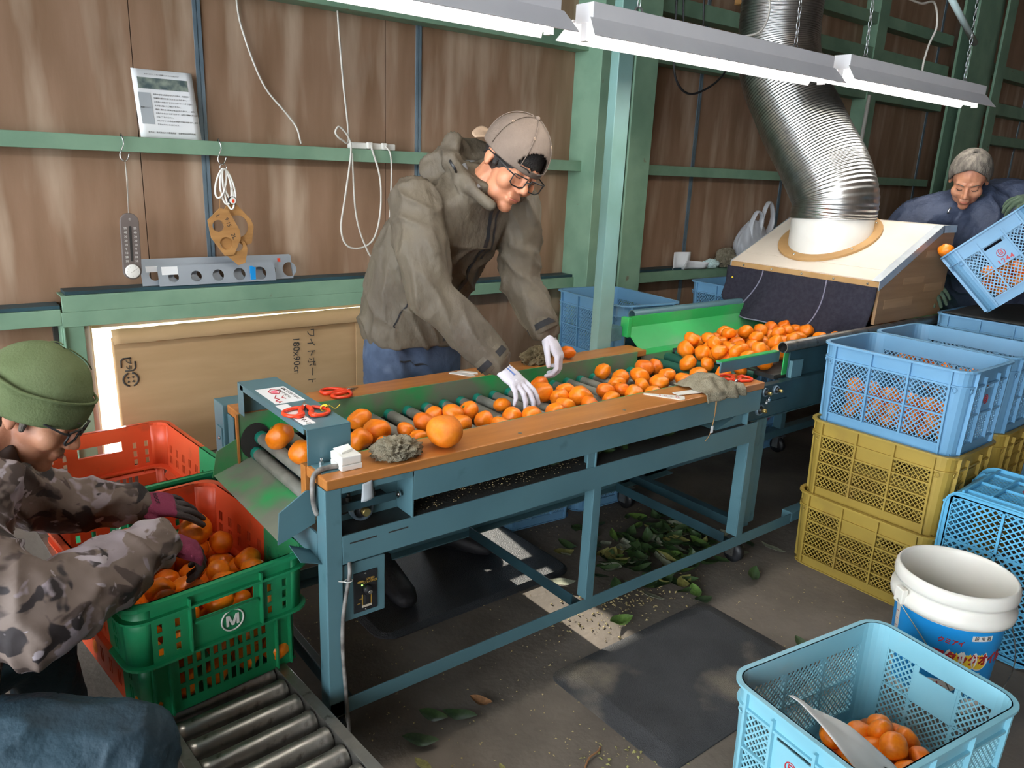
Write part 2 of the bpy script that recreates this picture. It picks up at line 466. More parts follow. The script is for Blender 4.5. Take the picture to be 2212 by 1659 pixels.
def camo_mat(name):
    m = bpy.data.materials.new(name); m.use_nodes = True
    nt = m.node_tree; N = nt.nodes; L = nt.links; b = N['Principled BSDF']
    b.inputs['Roughness'].default_value = 0.65; b.inputs['Specular IOR Level'].default_value = 0.3
    tc = N.new('ShaderNodeTexCoord')
    mp = N.new('ShaderNodeMapping'); L.new(tc.outputs['Object'], mp.inputs[0]); mp.inputs['Scale'].default_value = (1,1,1.15)
    prev = None
    cols = [(S('4d423e'),1,0,0), (S('786a62'),7.0,0.49,1.3), (S('9a9096'),8.5,0.555,7.7), (S('332e2f'),9.5,0.58,3.1), (S('aaa1a6'),14.0,0.62,5.2)]
    for i, (c, sc, th, sd) in enumerate(cols):
        if i == 0:
            prev = c; continue
        n = N.new('ShaderNodeTexNoise'); n.noise_dimensions = '4D'; n.inputs['W'].default_value = sd
        n.inputs['Scale'].default_value = sc; n.inputs['Detail'].default_value = 3; n.inputs['Distortion'].default_value = 0.8
        L.new(mp.outputs[0], n.inputs['Vector'])
        r = N.new('ShaderNodeMapRange'); r.inputs['From Min'].default_value = th-0.012; r.inputs['From Max'].default_value = th+0.012
        L.new(n.outputs['Fac'], r.inputs['Value'])
        mx = N.new('ShaderNodeMix'); mx.data_type = 'RGBA'; L.new(r.outputs[0], mx.inputs['Factor'])
        if isinstance(prev, tuple): mx.inputs['A'].default_value = (*prev, 1)
        else: L.new(prev, mx.inputs['A'])
        mx.inputs['B'].default_value = (*c, 1)
        prev = mx.outputs['Result']
    L.new(prev, b.inputs['Base Color'])
    n = N.new('ShaderNodeTexNoise'); n.inputs['Scale'].default_value = 14; n.inputs['Detail'].default_value = 4; L.new(tc.outputs['Object'], n.inputs['Vector'])
    bp = N.new('ShaderNodeBump'); bp.inputs['Strength'].default_value = 0.4; bp.inputs['Distance'].default_value = 0.012
    L.new(n.outputs['Fac'], bp.inputs['Height']); L.new(bp.outputs[0], b.inputs['Normal'])
    MATS[name] = m
camo_mat('camo')
def glove_two_tone(name, ca, cb, xcut):
    """knit glove with coated fingers and palm; x runs to the fingertips, z out of the back of the hand"""
    m = bpy.data.materials.new(name); m.use_nodes = True
    nt = m.node_tree; N = nt.nodes; L = nt.links; b = N['Principled BSDF']; b.inputs['Roughness'].default_value = 0.85
    tc = N.new('ShaderNodeTexCoord'); sx = N.new('ShaderNodeSeparateXYZ'); L.new(tc.outputs['Object'], sx.inputs[0])
    n = N.new('ShaderNodeTexNoise'); n.inputs['Scale'].default_value = 40; L.new(tc.outputs['Object'], n.inputs['Vector'])
    def mth(op, a, bb):
        q = N.new('ShaderNodeMath'); q.operation = op
        for i, x in enumerate((a, bb)):
            if isinstance(x, (int, float)): q.inputs[i].default_value = x
            else: L.new(x, q.inputs[i])
        return q.outputs[0]
    jit = mth('MULTIPLY', mth('SUBTRACT', n.outputs['Fac'], 0.5), 0.012)
    fx = mth('GREATER_THAN', mth('ADD', sx.outputs['X'], jit), xcut)
    fz = mth('LESS_THAN', mth('ADD', sx.outputs['Z'], jit), -0.008)
    fz = mth('MULTIPLY', fz, mth('GREATER_THAN', sx.outputs['X'], 0.01))
    fac = mth('MAXIMUM', fx, fz)
    mx = N.new('ShaderNodeMix'); mx.data_type = 'RGBA'; L.new(fac, mx.inputs['Factor'])
    mx.inputs['A'].default_value = (*ca, 1); mx.inputs['B'].default_value = (*cb, 1)
    L.new(mx.outputs['Result'], b.inputs['Base Color'])
    n2 = N.new('ShaderNodeTexNoise'); n2.inputs['Scale'].default_value = 260; L.new(tc.outputs['Object'], n2.inputs['Vector'])
    bp = N.new('ShaderNodeBump'); bp.inputs['Strength'].default_value = 0.3; bp.inputs['Distance'].default_value = 0.005
    L.new(n2.outputs['Fac'], bp.inputs['Height']); L.new(bp.outputs[0], b.inputs['Normal'])
    MATS[name] = m
glove_two_tone('glove_maroon', S('8a3454'), S('4a4343'), 0.098)
# ================================================================ structure
def structure(name, mb, m, bevel=0.0):
    o = obj(name, mb, m, None, bevel=bevel); o['kind'] = 'structure'; return o
structure('floor', MB().box(-5, 15, -5, 3.2, -0.12, 0), 'concrete')
structure('ground', MB().box(-20, 30, 3.2, 30, -0.2, -0.02), 'gravel')
structure('ceiling', MB().box(-5, 15, -5, 3.6, 4.2, 4.3), 'roof')
structure('wall_rear_unseen', MB().box(-5, 15, -5.1, -5.0, 0, 4.2), 'plywood')  # unseen wall added behind the camera, so daylight comes mainly from the left
structure('wall_right_unseen', MB().box(14.9, 15, -5, 3.2, 0, 4.2), 'plywood')  # unseen wall added to shut out daylight from the right

YW = 3.15
wall = bpy.data.objects.new('wall_back', None); COL.objects.link(wall); wall.location = (2.0, YW, 0); wall['kind'] = 'structure'
ROOT[wall.name] = V(wall.location)
WX0, WX1, WZ0, WZ1 = 0.485, 1.93, 0.30, 0.85
edges = [-4.9, -3.81, -2.855, -1.9, -0.944, 0.011, 0.736, 0.966, 1.748, 1.911, 2.868, 3.85, 4.80, 5.76, 6.72, 7.68, 8.63, 9.6, 11.0, 12.5, 14.8]
for a, b in zip(edges[:-1], edges[1:]):
    obj('panel', MB().box(a+0.0015, b-0.0015, YW, YW+0.012, 0.92, 4.2), 'plywood', wall)
low = [-4.9, -2.855, -1.9, -0.944, 0.011, 0.43, None, 1.98, 2.868, 3.85, 4.80, 5.76, 6.72, 7.68, 9.6, 12.5, 14.8]
for a, b in zip(low[:-1], low[1:]):
    if a is None or b is None: continue
    obj('panel', MB().box(a+0.0015, b-0.0015, YW, YW+0.012, 0.0, 0.90), 'plywood', wall)
backing = MB()
for (x0, x1, z0, z1) in ((-5, WX0, 0, 4.2), (WX1, 15, 0, 4.2), (WX0, WX1, WZ1, 4.2), (WX0, WX1, 0, WZ0)):
    backing.box(x0, x1, YW+0.012, YW+0.03, z0, z1)
obj('backing', backing, 'dark_seam', wall)
for x in (0.966, 1.911, 2.868, 3.85, 4.80, 5.76, 0.011, -0.944, 6.72, 7.68, 8.63):
    s_ = MB()
    s_.box(x-0.014, x-0.002, YW-0.006, YW+0.001, 0.92, 4.2).box(x+0.002, x+0.014, YW-0.006, YW+0.001, 0.92, 4.2).box(x-0.002, x+0.002, YW-0.002, YW+0.001, 0.92, 4.2)
    if not (WX0-0.1 < x < WX1+0.1): s_.box(x-0.014, x+0.014, YW-0.006, YW+0.001, 0, 0.88)
    obj('joint_strip', s_, 'zinc', wall)

def channel(mb, x0, x1, z0, z1, y0=3.05, y1=3.15, t=0.004, lip=0.016):
    """cold-formed C rail open to the wall, with return lips"""
    mb.box(x0, x1, y0, y0+t, z0, z1); mb.box(x0, x1, y0+t, y1, z0, z0+t); mb.box(x0, x1, y0+t, y1, z1-t, z1)
    return mb
n_ = 1
for (x0, x1, z0, z1) in ((-4.9, 2.845, 1.466, 1.518), (3.25, 6.74, 1.462, 1.518), (7.4, 14, 1.462, 1.518),
                         (-4.9, 0.41, 0.868, 0.925), (0.41, 2.845, 0.86, 0.914), (3.25, 6.74, 0.852, 0.912),
                         (0.415, 1.85, 0.914, 0.972), (-4.9, 2.93, 2.048, 2.122), (3.25, 6.74, 2.048, 2.122), (3.25, 6.74, 2.305, 2.388), (3.25, 6.74, 2.535, 2.61),
                         (7.4, 14, 2.10, 2.2), (7.4, 14, 2.4, 2.5), (7.4, 14, 1.85, 1.93)):
    structure('trim_%d' % n_, channel(MB(), x0, x1, z0, z1), 'green_steel', 0.002); n_ += 1
for (x0, x1, z) in ((-4.9, 0.41, 0.926), (0.43, 1.85, 0.973), (1.85, 2.85, 0.915), (3.25, 6.7, 0.913)):
    structure('trim_%d' % n_, MB().box(x0, x1, 3.062, 3.15, z, z+0.012), 'teal_dark'); n_ += 1
structure('trim_%d' % n_, MB().box(0.405, 0.478, 3.055, 3.15, 0.0, 0.868).box(0.410, 0.416, 3.04, 3.055, 0, 0.86), 'green_steel', 0.002); n_ += 1
structure('trim_%d' % n_, MB().box(0.39, 0.404, 3.12, 3.15, 0.0, 0.868), 'dark_seam'); n_ += 1
structure('trim_%d' % n_, MB().box(1.93, 2.0, 3.055, 3.15, 0.0, 0.86), 'green_steel', 0.002); n_ += 1
structure('trim_%d' % n_, MB().box(5.55, 5.68, 3.04, 3.15, 1.518, 4.2), 'green_steel', 0.002); n_ += 1
structure('trim_%d' % n_, MB().box(-4.9, 2.0, 3.0, 3.2, 0.0, 0.30), 'concrete', 0.004); n_ += 1
# low window: pale frame, sliding sash taken out of the way
wn = bpy.data.objects.new('window_1', None); COL.objects.link(wn); wn.location = (1.2, 3.15, 0.3); wn['kind'] = 'structure'; ROOT[wn.name] = V(wn.location)
fr = MB().box(0.478, 0.498, 3.07, 3.24, 0.30, 0.86).box(0.498, 0.512, 3.12, 3.24, 0.30, 0.86).box(1.915, 1.935, 3.07, 3.24, 0.30, 0.86).box(0.512, 1.915, 3.12, 3.24, 0.835, 0.86).box(0.512, 1.915, 3.12, 3.24, 0.30, 0.312)
obj('frame', fr, 'white_frame', wn, bevel=0.002)

# columns of rolled steel
def h_column(name, x0, x1, y0, y1, tf, z1, label):
    c = thing(name, label, 'column', ((x0+x1)/2, y0, 0), kind='structure')
    obj('flange', MB().box(x0, x0+tf, y0, y1, 0, z1), 'green_steel', c, bevel=0.003)
    obj('flange', MB().box(x1-0.17 if tf < 0.1 else x1-tf, x1, y0, y0+0.014, 0, z1), 'green_steel', c, bevel=0.003)
    obj('web', MB().box(x0+tf, x1, y0+0.09, y0+0.10, 0, z1), 'green_steel', c)
    return c
h_column('steel_column', 2.84, 3.25, 2.95, 3.15, 0.085, 4.2, 'green steel building column behind the teal conveyor post')
c2 = thing('steel_column', 'wide green steel column behind the grey-haired person', 'column', (7.07, 2.9, 0), kind='structure')
obj('flange', MB().box(6.74, 7.12, 2.9, 2.92, 0, 4.2), 'green_steel', c2, bevel=0.003)
obj('flange', MB().box(7.26, 7.42, 2.9, 2.92, 0, 4.2), 'green_steel', c2, bevel=0.003)
obj('web', MB().box(6.74, 7.42, 3.0, 3.02, 0, 4.2), 'green_steel', c2)
# ================================================================ sorting conveyor
YF, YB = 1.55, 2.225          # outer faces of the two wooden edges
XL, XR = 0.70, 2.43
ZW = 0.757
sc = thing('sorting_conveyor', 'teal steel roller sorting table with wooden edges and mandarins', 'conveyor', (1.56, 1.89, 0))
def leg(x0, x1, y0, y1, z0=0.098, z1=0.73):
    m = MB(); m.box(x0, x1, y0, y0+0.005, z0, z1); m.box(x0, x0+0.005, y0+0.005, y1, z0, z1)
    return obj('leg', m, 'teal', sc, bevel=0.002)
leg(0.700, 0.742, YF, YF+0.05); leg(1.588, 1.622, YF, YF+0.04, 0.14, 0.53); leg(2.385, 2.424, YF, YF+0.05, 0.14, 0.53)
def legb(x0, x1, y0, y1, z0=0.098, z1=0.73):
    m = MB(); m.box(x0, x1, y1-0.005, y1, z0, z1); m.box(x0, x0+0.005, y0, y1-0.005, z0, z1)
    return obj('leg', m, 'teal', sc, bevel=0.002)
legb(0.700, 0.742, YB-0.05, YB); legb(1.588, 1.622, YB-0.04, YB, 0.14, 0.53); legb(2.385, 2.424, YB-0.05, YB, 0.14, 0.53)
def angle_x(name, x0, x1, y, z0, z1, lip, m='teal', d=1):
    b = MB(); b.box(x0, x1, min(y, y+d*0.005), max(y, y+d*0.005), z0, z1); b.box(x0, x1, min(y+d*0.005, y+d*lip), max(y+d*0.005, y+d*lip), z0, z0+0.005)
    return obj(name, b, m, sc, bevel=0.0015)
angle_x('base_rail', 0.700, 2.76, YF, 0.098, 0.142, 0.045)
angle_x('base_rail', 0.700, 2.76, YB, 0.098, 0.142, 0.045, d=-1)
for x in (0.742, 1.57, 2.37):
    b = MB(); b.box(x, x+0.005, YF+0.045, YB-0.045, 0.10, 0.142); b.box(x+0.005, x+0.045, YF+0.045, YB-0.045, 0.10, 0.105)
    obj('cross_rail', b, 'teal_dark', sc, bevel=0.0015)
# long beams
angle_x('side_beam', 0.742, 2.424, YF, 0.527, 0.603, 0.05)
angle_x('side_beam', 0.742, 2.424, YB, 0.527, 0.603, 0.05, d=-1)
angle_x('side_beam', 0.94, 2.424, YF, 0.650, 0.730, 0.02)
angle_x('side_beam', 0.742, 2.424, YB, 0.610, 0.730, 0.02, d=-1)
for x0, x1 in ((0.762, 0.835), (0.868, 0.925)):
    obj('slot', MB().box(x0, x1, YF-0.0006, YF+0.001, 0.578, 0.5815), 'dark_seam', sc)
obj('end_beam', MB().box(0.700, 0.705, YF+0.05, YB-0.05, 0.527, 0.60), 'teal', sc)
# bay with the take-up bearing
obj('bay_wall', MB().box(0.742, 0.94, YF+0.075, YF+0.08, 0.603, 0.73), 'teal', sc)
obj('bay_floor', MB().box(0.742, 0.94, YF+0.005, YF+0.075, 0.598, 0.604), 'steel_dark', sc)
obj('bay_divider', MB().box(0.936, 0.941, YF, YF+0.08, 0.595, 0.73), 'teal', sc, bevel=0.001)
obj('bay_header', MB().box(0.742, 0.94, YF, YF+0.006, 0.715, 0.73), 'teal', sc)
obj('slide_bar', MB().box(0.745, 0.885, YF+0.03, YF+0.072, 0.660, 0.668), 'steel_dark', sc, bevel=0.001)
obj('slide_bar', MB().box(0.745, 0.905, YF+0.028, YF+0.034, 0.650, 0.672), 'teal_dark', sc, bevel=0.001)
def bearing(x, y, z, r=0.025, parent=sc):
    My = Matrix.Translation((x, y, z)) @ Matrix.Rotation(PI/2, 4, 'X')
    h = obj('bearing', MB().lathe([(r, -0.012), (r*1.02, 0.004), (r*0.96, 0.010), (r*0.78, 0.010), (r*0.74, 0.004), (r*0.74, 0.002)], 28, My, True, True), 'zinc', parent)
    obj('collar', MB().lathe([(r*0.72, 0.0), (r*0.72, 0.006), (r*0.5, 0.014), (r*0.46, 0.018)], 24, My, True, True), 'black_plastic', h)
    obj('shaft', MB().lathe([(r*0.36, 0.0), (r*0.36, 0.030), (r*0.3, 0.032)], 20, My, True, True), 'brass', h)
    return h
bearing(0.824, YF+0.060, 0.634, 0.031)
obj('take_up_slot', MB().prism([(0.783+0.018*math.cos(a), 0.633+0.012*math.sin(a)) for a in [2*PI*k/16 for k in range(16)]], 0, 0.001, Matrix.Translation((0, YF+0.0745, 0)) @ Matrix.Rotation(PI/2, 4, 'X')), 'dark_seam', sc)
def bolt(x, y, z, r=0.006, axis='Z', L=0.010, parent=sc, m='bright_steel'):
    Mx = Matrix.Translation((x, y, z))
    if axis == 'Y': Mx = Mx @ Matrix.Rotation(PI/2, 4, 'X')
    if axis == 'X': Mx = Mx @ Matrix.Rotation(PI/2, 4, 'Y')
    return obj('bolt', MB().lathe([(r, 0), (r, L)], 6, Mx, True, True, False).lathe([(r*0.55, L), (r*0.55, L*1.8)], 10, Mx), m, parent)
bolt(0.785, YF+0.05, 0.668, 0.008, m='steel_dark'); bolt(0.852, YF+0.05, 0.668, 0.008, m='steel_dark')
bolt(0.790, YF+0.05, 0.640, 0.006, m='brass'); bolt(0.862, YF+0.05, 0.644, 0.006, m='brass')
obj('adjusting_screw', MB().cyl((0.865, YF+0.045, 0.655), (0.925, YF+0.045, 0.655), 0.004, 10).cyl((0.917, YF+0.045, 0.655), (0.926, YF+0.045, 0.655), 0.009, 6), 'bright_steel', sc)
# under tray and its dividers
obj('tray', MB().box(0.945, 2.40, YF+0.006, YB-0.03, 0.596, 0.602), 'belt_black', sc)
obj('tray_strip', MB().box(0.945, 1.5, 1.80, 1.86, 0.603, 0.609), 'steel', sc)
for x, r_ in ((1.09, 0.022), (1.22, 0.02), (0.98, 0.018)):
    obj('vent_disc', MB().lathe([(r_, 0), (r_*0.9, 0.002), (0.0005, 0.003)], 20, Matrix.Translation((x, 1.70, 0.602)) @ Matrix.Scale(0.7, 4, (0, 1, 0)), True, True), 'light_green_seal', sc)
obj('tray_bracket', MB().box(1.556, 1.590, YF+0.004, YF+0.010, 0.600, 0.652).box(1.584, 1.590, YF+0.0, YF+0.05, 0.600, 0.655).box(1.50, 1.584, YF+0.05, YF+0.09, 0.630, 0.636), 'teal', sc, bevel=0.001)
obj('tray_bracket', MB().box(2.355, 2.361, YF+0.0, YF+0.12, 0.600, 0.652), 'teal', sc, bevel=0.001)
obj('deflector', MB().add([(2.20, YF+0.02, 0.603), (2.35, YF+0.02, 0.603), (2.35, YF+0.02, 0.652), (2.20, YF+0.13, 0.603), (2.35, YF+0.13, 0.603), (2.35, YF+0.13, 0.652)], [(0,1,2),(3,5,4),(0,2,5,3),(0,3,4,1),(1,4,5,2)]), 'teal', sc)
# wooden edges and the green liners inside them
obj('wooden_edge', MB().box(XL+0.002, XR, YF-0.004, 1.682, 0.731, ZW), 'wood_table', sc, bevel=0.003)
obj('wooden_edge', MB().box(XL+0.002, 2.42, 2.12, YB+0.004, 0.731, ZW), 'wood_table', sc, bevel=0.003)
obj('edge_end', MB().box(XL-0.003, XL+0.010, 1.655, 1.682, 0.66, ZW+0.001), 'wood_table', sc, bevel=0.002)
obj('liner', MB().box(0.71, 2.43, 1.682, 1.688, 0.66, ZW-0.002), 'green_paint', sc)
obj('liner', MB().box(0.82, 2.36, 2.114, 2.120, 0.672, ZW-0.001), 'green_paint', sc)
for x in (1.30, 1.72, 2.14):
    obj('plug', MB().lathe([(0.006, 0), (0.006, 0.0012)], 12, Matrix.Translation((x, 1.575, ZW))), 'steel', sc)
# rollers, each with a teal end sleeve
ROLL_Z, ROLL_R, PITCH = 0.6855, 0.0185, 0.0703
roll_m = mesh_from('roller', MB().lathe([(ROLL_R*0.9, 0.0), (ROLL_R, 0.002), (ROLL_R, 0.392), (ROLL_R*0.9, 0.394)], 18, Matrix.Rotation(-PI/2, 4, 'X')), 'roller_grey')
cap_m = mesh_from('end_sleeve', MB().lathe([(ROLL_R*1.04, 0.374), (ROLL_R*1.06, 0.376), (ROLL_R*1.06, 0.396), (ROLL_R*0.85, 0.4)], 18, Matrix.Rotation(-PI/2, 4, 'X')), 'cap_teal')
def roller(x, z, y0=1.700):
    r = bpy.data.objects.new('roller', roll_m); COL.objects.link(r); r.parent = sc; r.location = V((x, y0, z)) - V(sc.location)
    c = bpy.data.objects.new('end_sleeve', cap_m); COL.objects.link(c); c.parent = r
    return r
x = 0.752
roller(0.738, 0.640); 
while x < 2.40:
    roller(x, ROLL_Z); x += PITCH
obj('bed', MB().box(0.80, 2.42, 1.69, 2.112, 0.640, 0.648), 'belt_black', sc)
obj('roller_side_plate', MB().box(0.76, 2.42, 2.108, 2.114, 0.62, 0.675), 'dark_seam', sc)
# discharge end: upright green board, chute, side plates, bridge over the rollers
obj('end_board', MB().box(0.694, 0.85, 2.1195, 2.126, 0.60, ZW-0.0005), 'green_paint', sc)
obj('board_edge', MB().box(0.690, 0.696, 2.1145, 2.1275, 0.60, ZW+0.001), 'wood_table', sc)
obj('drum_gap', MB().prism([(0.745+0.046*math.cos(2*PI*k/24), 0.668+0.056*math.sin(2*PI*k/24)) for k in range(24)], 0, 0.004, Matrix.Translation((0, 2.119, 0)) @ Matrix.Rotation(PI/2, 4, 'X')), 'dark_seam', sc)
ch = obj('chute', MB().hexa([(0.622, 1.64, 0.580), (0.740, 1.64, 0.622), (0.740, 2.124, 0.622), (0.622, 2.124, 0.580), (0.620, 1.64, 0.584), (0.738, 1.64, 0.626), (0.738, 2.124, 0.626), (0.620, 2.124, 0.584)]), 'green_worn', sc)
fpl = [(0.616, 0.578), (0.712, 0.612), (0.712, 0.700), (0.690, 0.702), (0.622, 0.660)]
obj('chute_side', MB().prism(fpl, 0, 0.004, Matrix.Translation((0, 1.640, 0)) @ Matrix.Rotation(PI/2, 4, 'X')), 'teal', sc)
obj('chute_side', MB().prism([(0.616, 0.578), (0.696, 0.606), (0.696, 0.685), (0.632, 0.655)], 0, 0.003, Matrix.Translation((0, 2.126, 0)) @ Matrix.Rotation(PI/2, 4, 'X')), 'green_paint', sc)
obj('drip_tray', MB().hexa([(0.640, 1.56, 0.560), (0.700, 1.575, 0.530), (0.705, 1.645, 0.535), (0.645, 1.64, 0.566), (0.640, 1.56, 0.563), (0.700, 1.575, 0.533), (0.705, 1.645, 0.538), (0.645, 1.64, 0.569)]), 'teal', sc)
br = obj('bridge', MB().box(0.705, 0.820, 1.655, 2.135, 0.847, 0.850).box(0.705, 0.820, 1.655, 1.658, ZW, 0.847).box(0.705, 0.820, 2.132, 2.135, ZW, 0.847).box(0.705, 0.708, 1.675, 2.115, 0.832, 0.847).box(0.712, 0.815, 1.63, 1.655, ZW, ZW+0.002).box(0.705, 0.7065, 2.09, 2.132, ZW, 0.847), 'teal', sc, bevel=0.001)
bolt(0.735, 1.643, ZW+0.002, 0.006, parent=sc)
st = obj('sticker', MB().box(0.718, 0.800, 1.880, 2.030, 0.8502, 0.8508), 'white_paper', br)
txt = text_mb('品種ごとに分けて並べて', 0.011, frame((0.789, 1.955, 0.8509), (0, -1, 0), (1, 0, 0)))
txt = merge(txt, text_mb('選果してください', 0.011, frame((0.773, 1.962, 0.8509), (0, -1, 0), (1, 0, 0))))
obj('lettering', txt, 'ink', br)
dr = MB()
dr.tube([(0.765, 2.005, 0.851), (0.772, 1.985, 0.851), (0.760, 1.965, 0.851), (0.745, 1.975, 0.851), (0.742, 1.995, 0.851), (0.755, 2.012, 0.851)], 0.0016, 5, closed=True)
dr.tube([(0.748, 1.955, 0.851), (0.735, 1.930, 0.851), (0.742, 1.915, 0.851), (0.728, 1.905, 0.851)], 0.0016, 5)
dr.tube([(0.765, 1.945, 0.851), (0.755, 1.93, 0.851), (0.760, 1.915, 0.851)], 0.0014, 5)
dr.tube([(0.728, 1.900, 0.851), (0.740, 1.892, 0.851), (0.730, 1.887, 0.851)], 0.0014, 5)
obj('drawing', dr, 'red_ink', br)
obj('drawing_fill', MB().prism([(0.762, 2.000), (0.766, 1.980), (0.757, 1.970), (0.748, 1.982), (0.750, 1.997)], 0.8508, 0.8511), 'pink_ink', br)
obj('sticker', MB().box(0.712, 0.745, 1.690, 1.870, 0.8502, 0.8507), 'white_paper', br)
obj('lettering', text_mb('ヌキトリ', 0.016, frame((0.728, 1.72, 0.8509), (0, -1, 0), (1, 0, 0))), 'ink', br)
# chain guard on the far left
cg = obj('chain_guard', MB().box(0.690, 0.93, 2.232, 2.315, 0.44, ZW-0.002), 'teal', sc, bevel=0.002)
obj('latch', MB().box(0.686, 0.690, 2.245, 2.290, 0.62, 0.68), 'teal', cg, bevel=0.002)
obj('screw', MB().lathe([(0.006, 0), (0.004, 0.004)], 12, Matrix.Translation((0.686, 2.262, 0.645)) @ Matrix.Rotation(-PI/2, 4, 'Y')), 'bright_steel', cg)
# speed control box below the beam
cb = obj('control_box', MB().box(0.745, 0.862, YF+0.008, YF+0.085, 0.362, 0.519), 'teal', sc, bevel=0.002)
obj('face_plate', MB().box(0.773, 0.838, YF+0.005, YF+0.009, 0.377, 0.488), 'black_plastic', cb, bevel=0.001)
Fy = lambda x, z: frame((x, YF+0.0045, z), (1, 0, 0), (0, 0, 1))
for (s_, z_, p_) in (('SPEED', 0.0085, (0.819, 0.465)), ('CONTROL', 0.0085, (0.819, 0.457)), ('HIGH', 0.004, (0.792, 0.414)), ('LOW', 0.004, (0.786, 0.402))): obj('lettering', text_mb(s_, z_, Fy(*p_)), 'gold_ink', cb)
obj('badge', MB().prism([(0.791+0.009*math.cos(a), 0.463+0.0032*math.sin(a)) for a in [2*PI*k/16 for k in range(16)]], 0, 0.001, Matrix.Translation((0, YF+0.0045, 0)) @ Matrix.Rotation(PI/2, 4, 'X')), 'gold_ink', cb)
kn = obj('knob', MB().lathe([(0.0125, 0), (0.012, 0.009), (0.0105, 0.011), (0.007, 0.011), (0.006, 0.013)], 24, Matrix.Translation((0.809, YF+0.005, 0.438)) @ Matrix.Rotation(PI/2, 4, 'X')), 'black_plastic', cb)
obj('knob_disc', MB().lathe([(0.0055, 0.012), (0.0055, 0.0145)], 20, Matrix.Translation((0.812, YF+0.005, 0.434)) @ Matrix.Rotation(PI/2, 4, 'X')), 'bright_steel', cb)
obj('pilot_light', MB().ell((0.7955, YF+0.0045, 0.452), 0.0022, 10, 6), 'led_green', cb)
obj('switch_frame', MB().box(0.795, 0.7975, YF+0.004, YF+0.0055, 0.395, 0.425).box(0.8195, 0.822, YF+0.004, YF+0.0055, 0.395, 0.428), 'gold_ink', cb)
obj('switch', MB().box(0.801, 0.816, YF+0.001, YF+0.006, 0.398, 0.424), 'black_plastic', cb, bevel=0.002)
obj('switch_label', MB().box(0.795, 0.822, YF+0.004, YF+0.0055, 0.388, 0.394), 'white_frame', cb)
for z in (0.382, 0.483):
    obj('screw', MB().lathe([(0.003, 0), (0.002, 0.002)], 10, Matrix.Translation((0.805, YF+0.005, z)) @ Matrix.Rotation(PI/2, 4, 'X')), 'bright_steel', cb)
# casters
def caster(x, y, parent, m='black_plastic'):
    c = obj('caster', MB().box(x-0.03, x+0.03, y-0.03, y+0.03, 0.092, 0.098).box(x-0.024, x-0.018, y-0.018, y+0.018, 0.03, 0.094).box(x+0.018, x+0.024, y-0.018, y+0.018, 0.03, 0.094), 'steel', parent)
    obj('wheel', MB().lathe([(0.02, -0.015), (0.042, -0.013), (0.0425, 0), (0.042, 0.013), (0.02, 0.015)], 22, Matrix.Translation((x, y-0.005, 0.0425)) @ Matrix.Rotation(PI/2, 4, 'Y')), m, c)
    return c
for x, y in ((0.73, 1.585), (0.73, 2.19), (2.45, 1.60), (2.45, 2.19)): caster(x, y, sc)
# post that carries the lamp rail
po = obj('post', MB().box(2.245, 2.325, 2.24, 2.285, 0.12, 3.2), 'post_teal', sc, bevel=0.003)
obj('post_bracket', MB().box(2.325, 2.40, 2.25, 2.33, 0.775, 0.835), 'teal', sc, bevel=0.002)

# ================================================================ feed conveyor beyond the table
fc = thing('feed_conveyor', 'teal feed conveyor with green troughs and steel pipe rails', 'conveyor', (3.4, 1.93, 0))
FX0, FX1 = 2.45, 4.75
obj('side_beam', MB().box(FX0-0.1, FX1, 1.575, 1.582, 0.60, 0.728).box(FX0-0.1, FX1, 1.57, 1.60, 0.724, 0.730).box(FX0-0.1, FX1, 1.57, 1.60, 0.598, 0.602), 'teal_dark', fc)
obj('side_beam', MB().box(FX0, FX1, 2.275, 2.282, 0.60, 0.80), 'teal_dark', fc)
obj('upper_panel', MB().box(2.66, FX1, 1.60, 1.606, 0.73, 0.845), 'teal_dark', fc)
obj('bracket', MB().box(2.66, 2.735, 1.585, 1.60, 0.73, 0.80), 'teal', fc, bevel=0.002)
obj('lip', MB().box(2.29, 2.66, 1.645, 1.651, 0.785, 0.824).box(2.29, 2.66, 1.651, 1.668, 0.817, 0.824), 'teal', fc)
obj('lip_top', MB().box(2.292, 2.66, 1.646, 1.672, 0.824, 0.827), 'green_bright', fc)
for y, x0, z in ((1.60, 2.60, 0.858), (2.285, 2.49, 0.872)):
    p = MB(); n = 18
    p.tube([(x0, y, z), (FX1, y, z)], 0.0215, n, caps=False); p.tube([(FX1, y, z), (x0, y, z)], 0.0185, n, caps=False)
    vs_ = []
    for k in range(n):
        a0 = 2*PI*k/n; a1 = 2*PI*(k+1)/n
        p.add([(x0, y+0.0215*math.cos(a0), z+0.0215*math.sin(a0)), (x0, y+0.0215*math.cos(a1), z+0.0215*math.sin(a1)), (x0, y+0.0185*math.cos(a1), z+0.0185*math.sin(a1)), (x0, y+0.0185*math.cos(a0), z+0.0185*math.sin(a0))], [(0,1,2,3)])
    obj('pipe_rail', p, 'steel' if y < 2 else 'teal', fc)
obj('pipe_rest', MB().box(2.60, FX1, 1.585, 1.615, 0.838, 0.8405), 'teal_dark', fc)
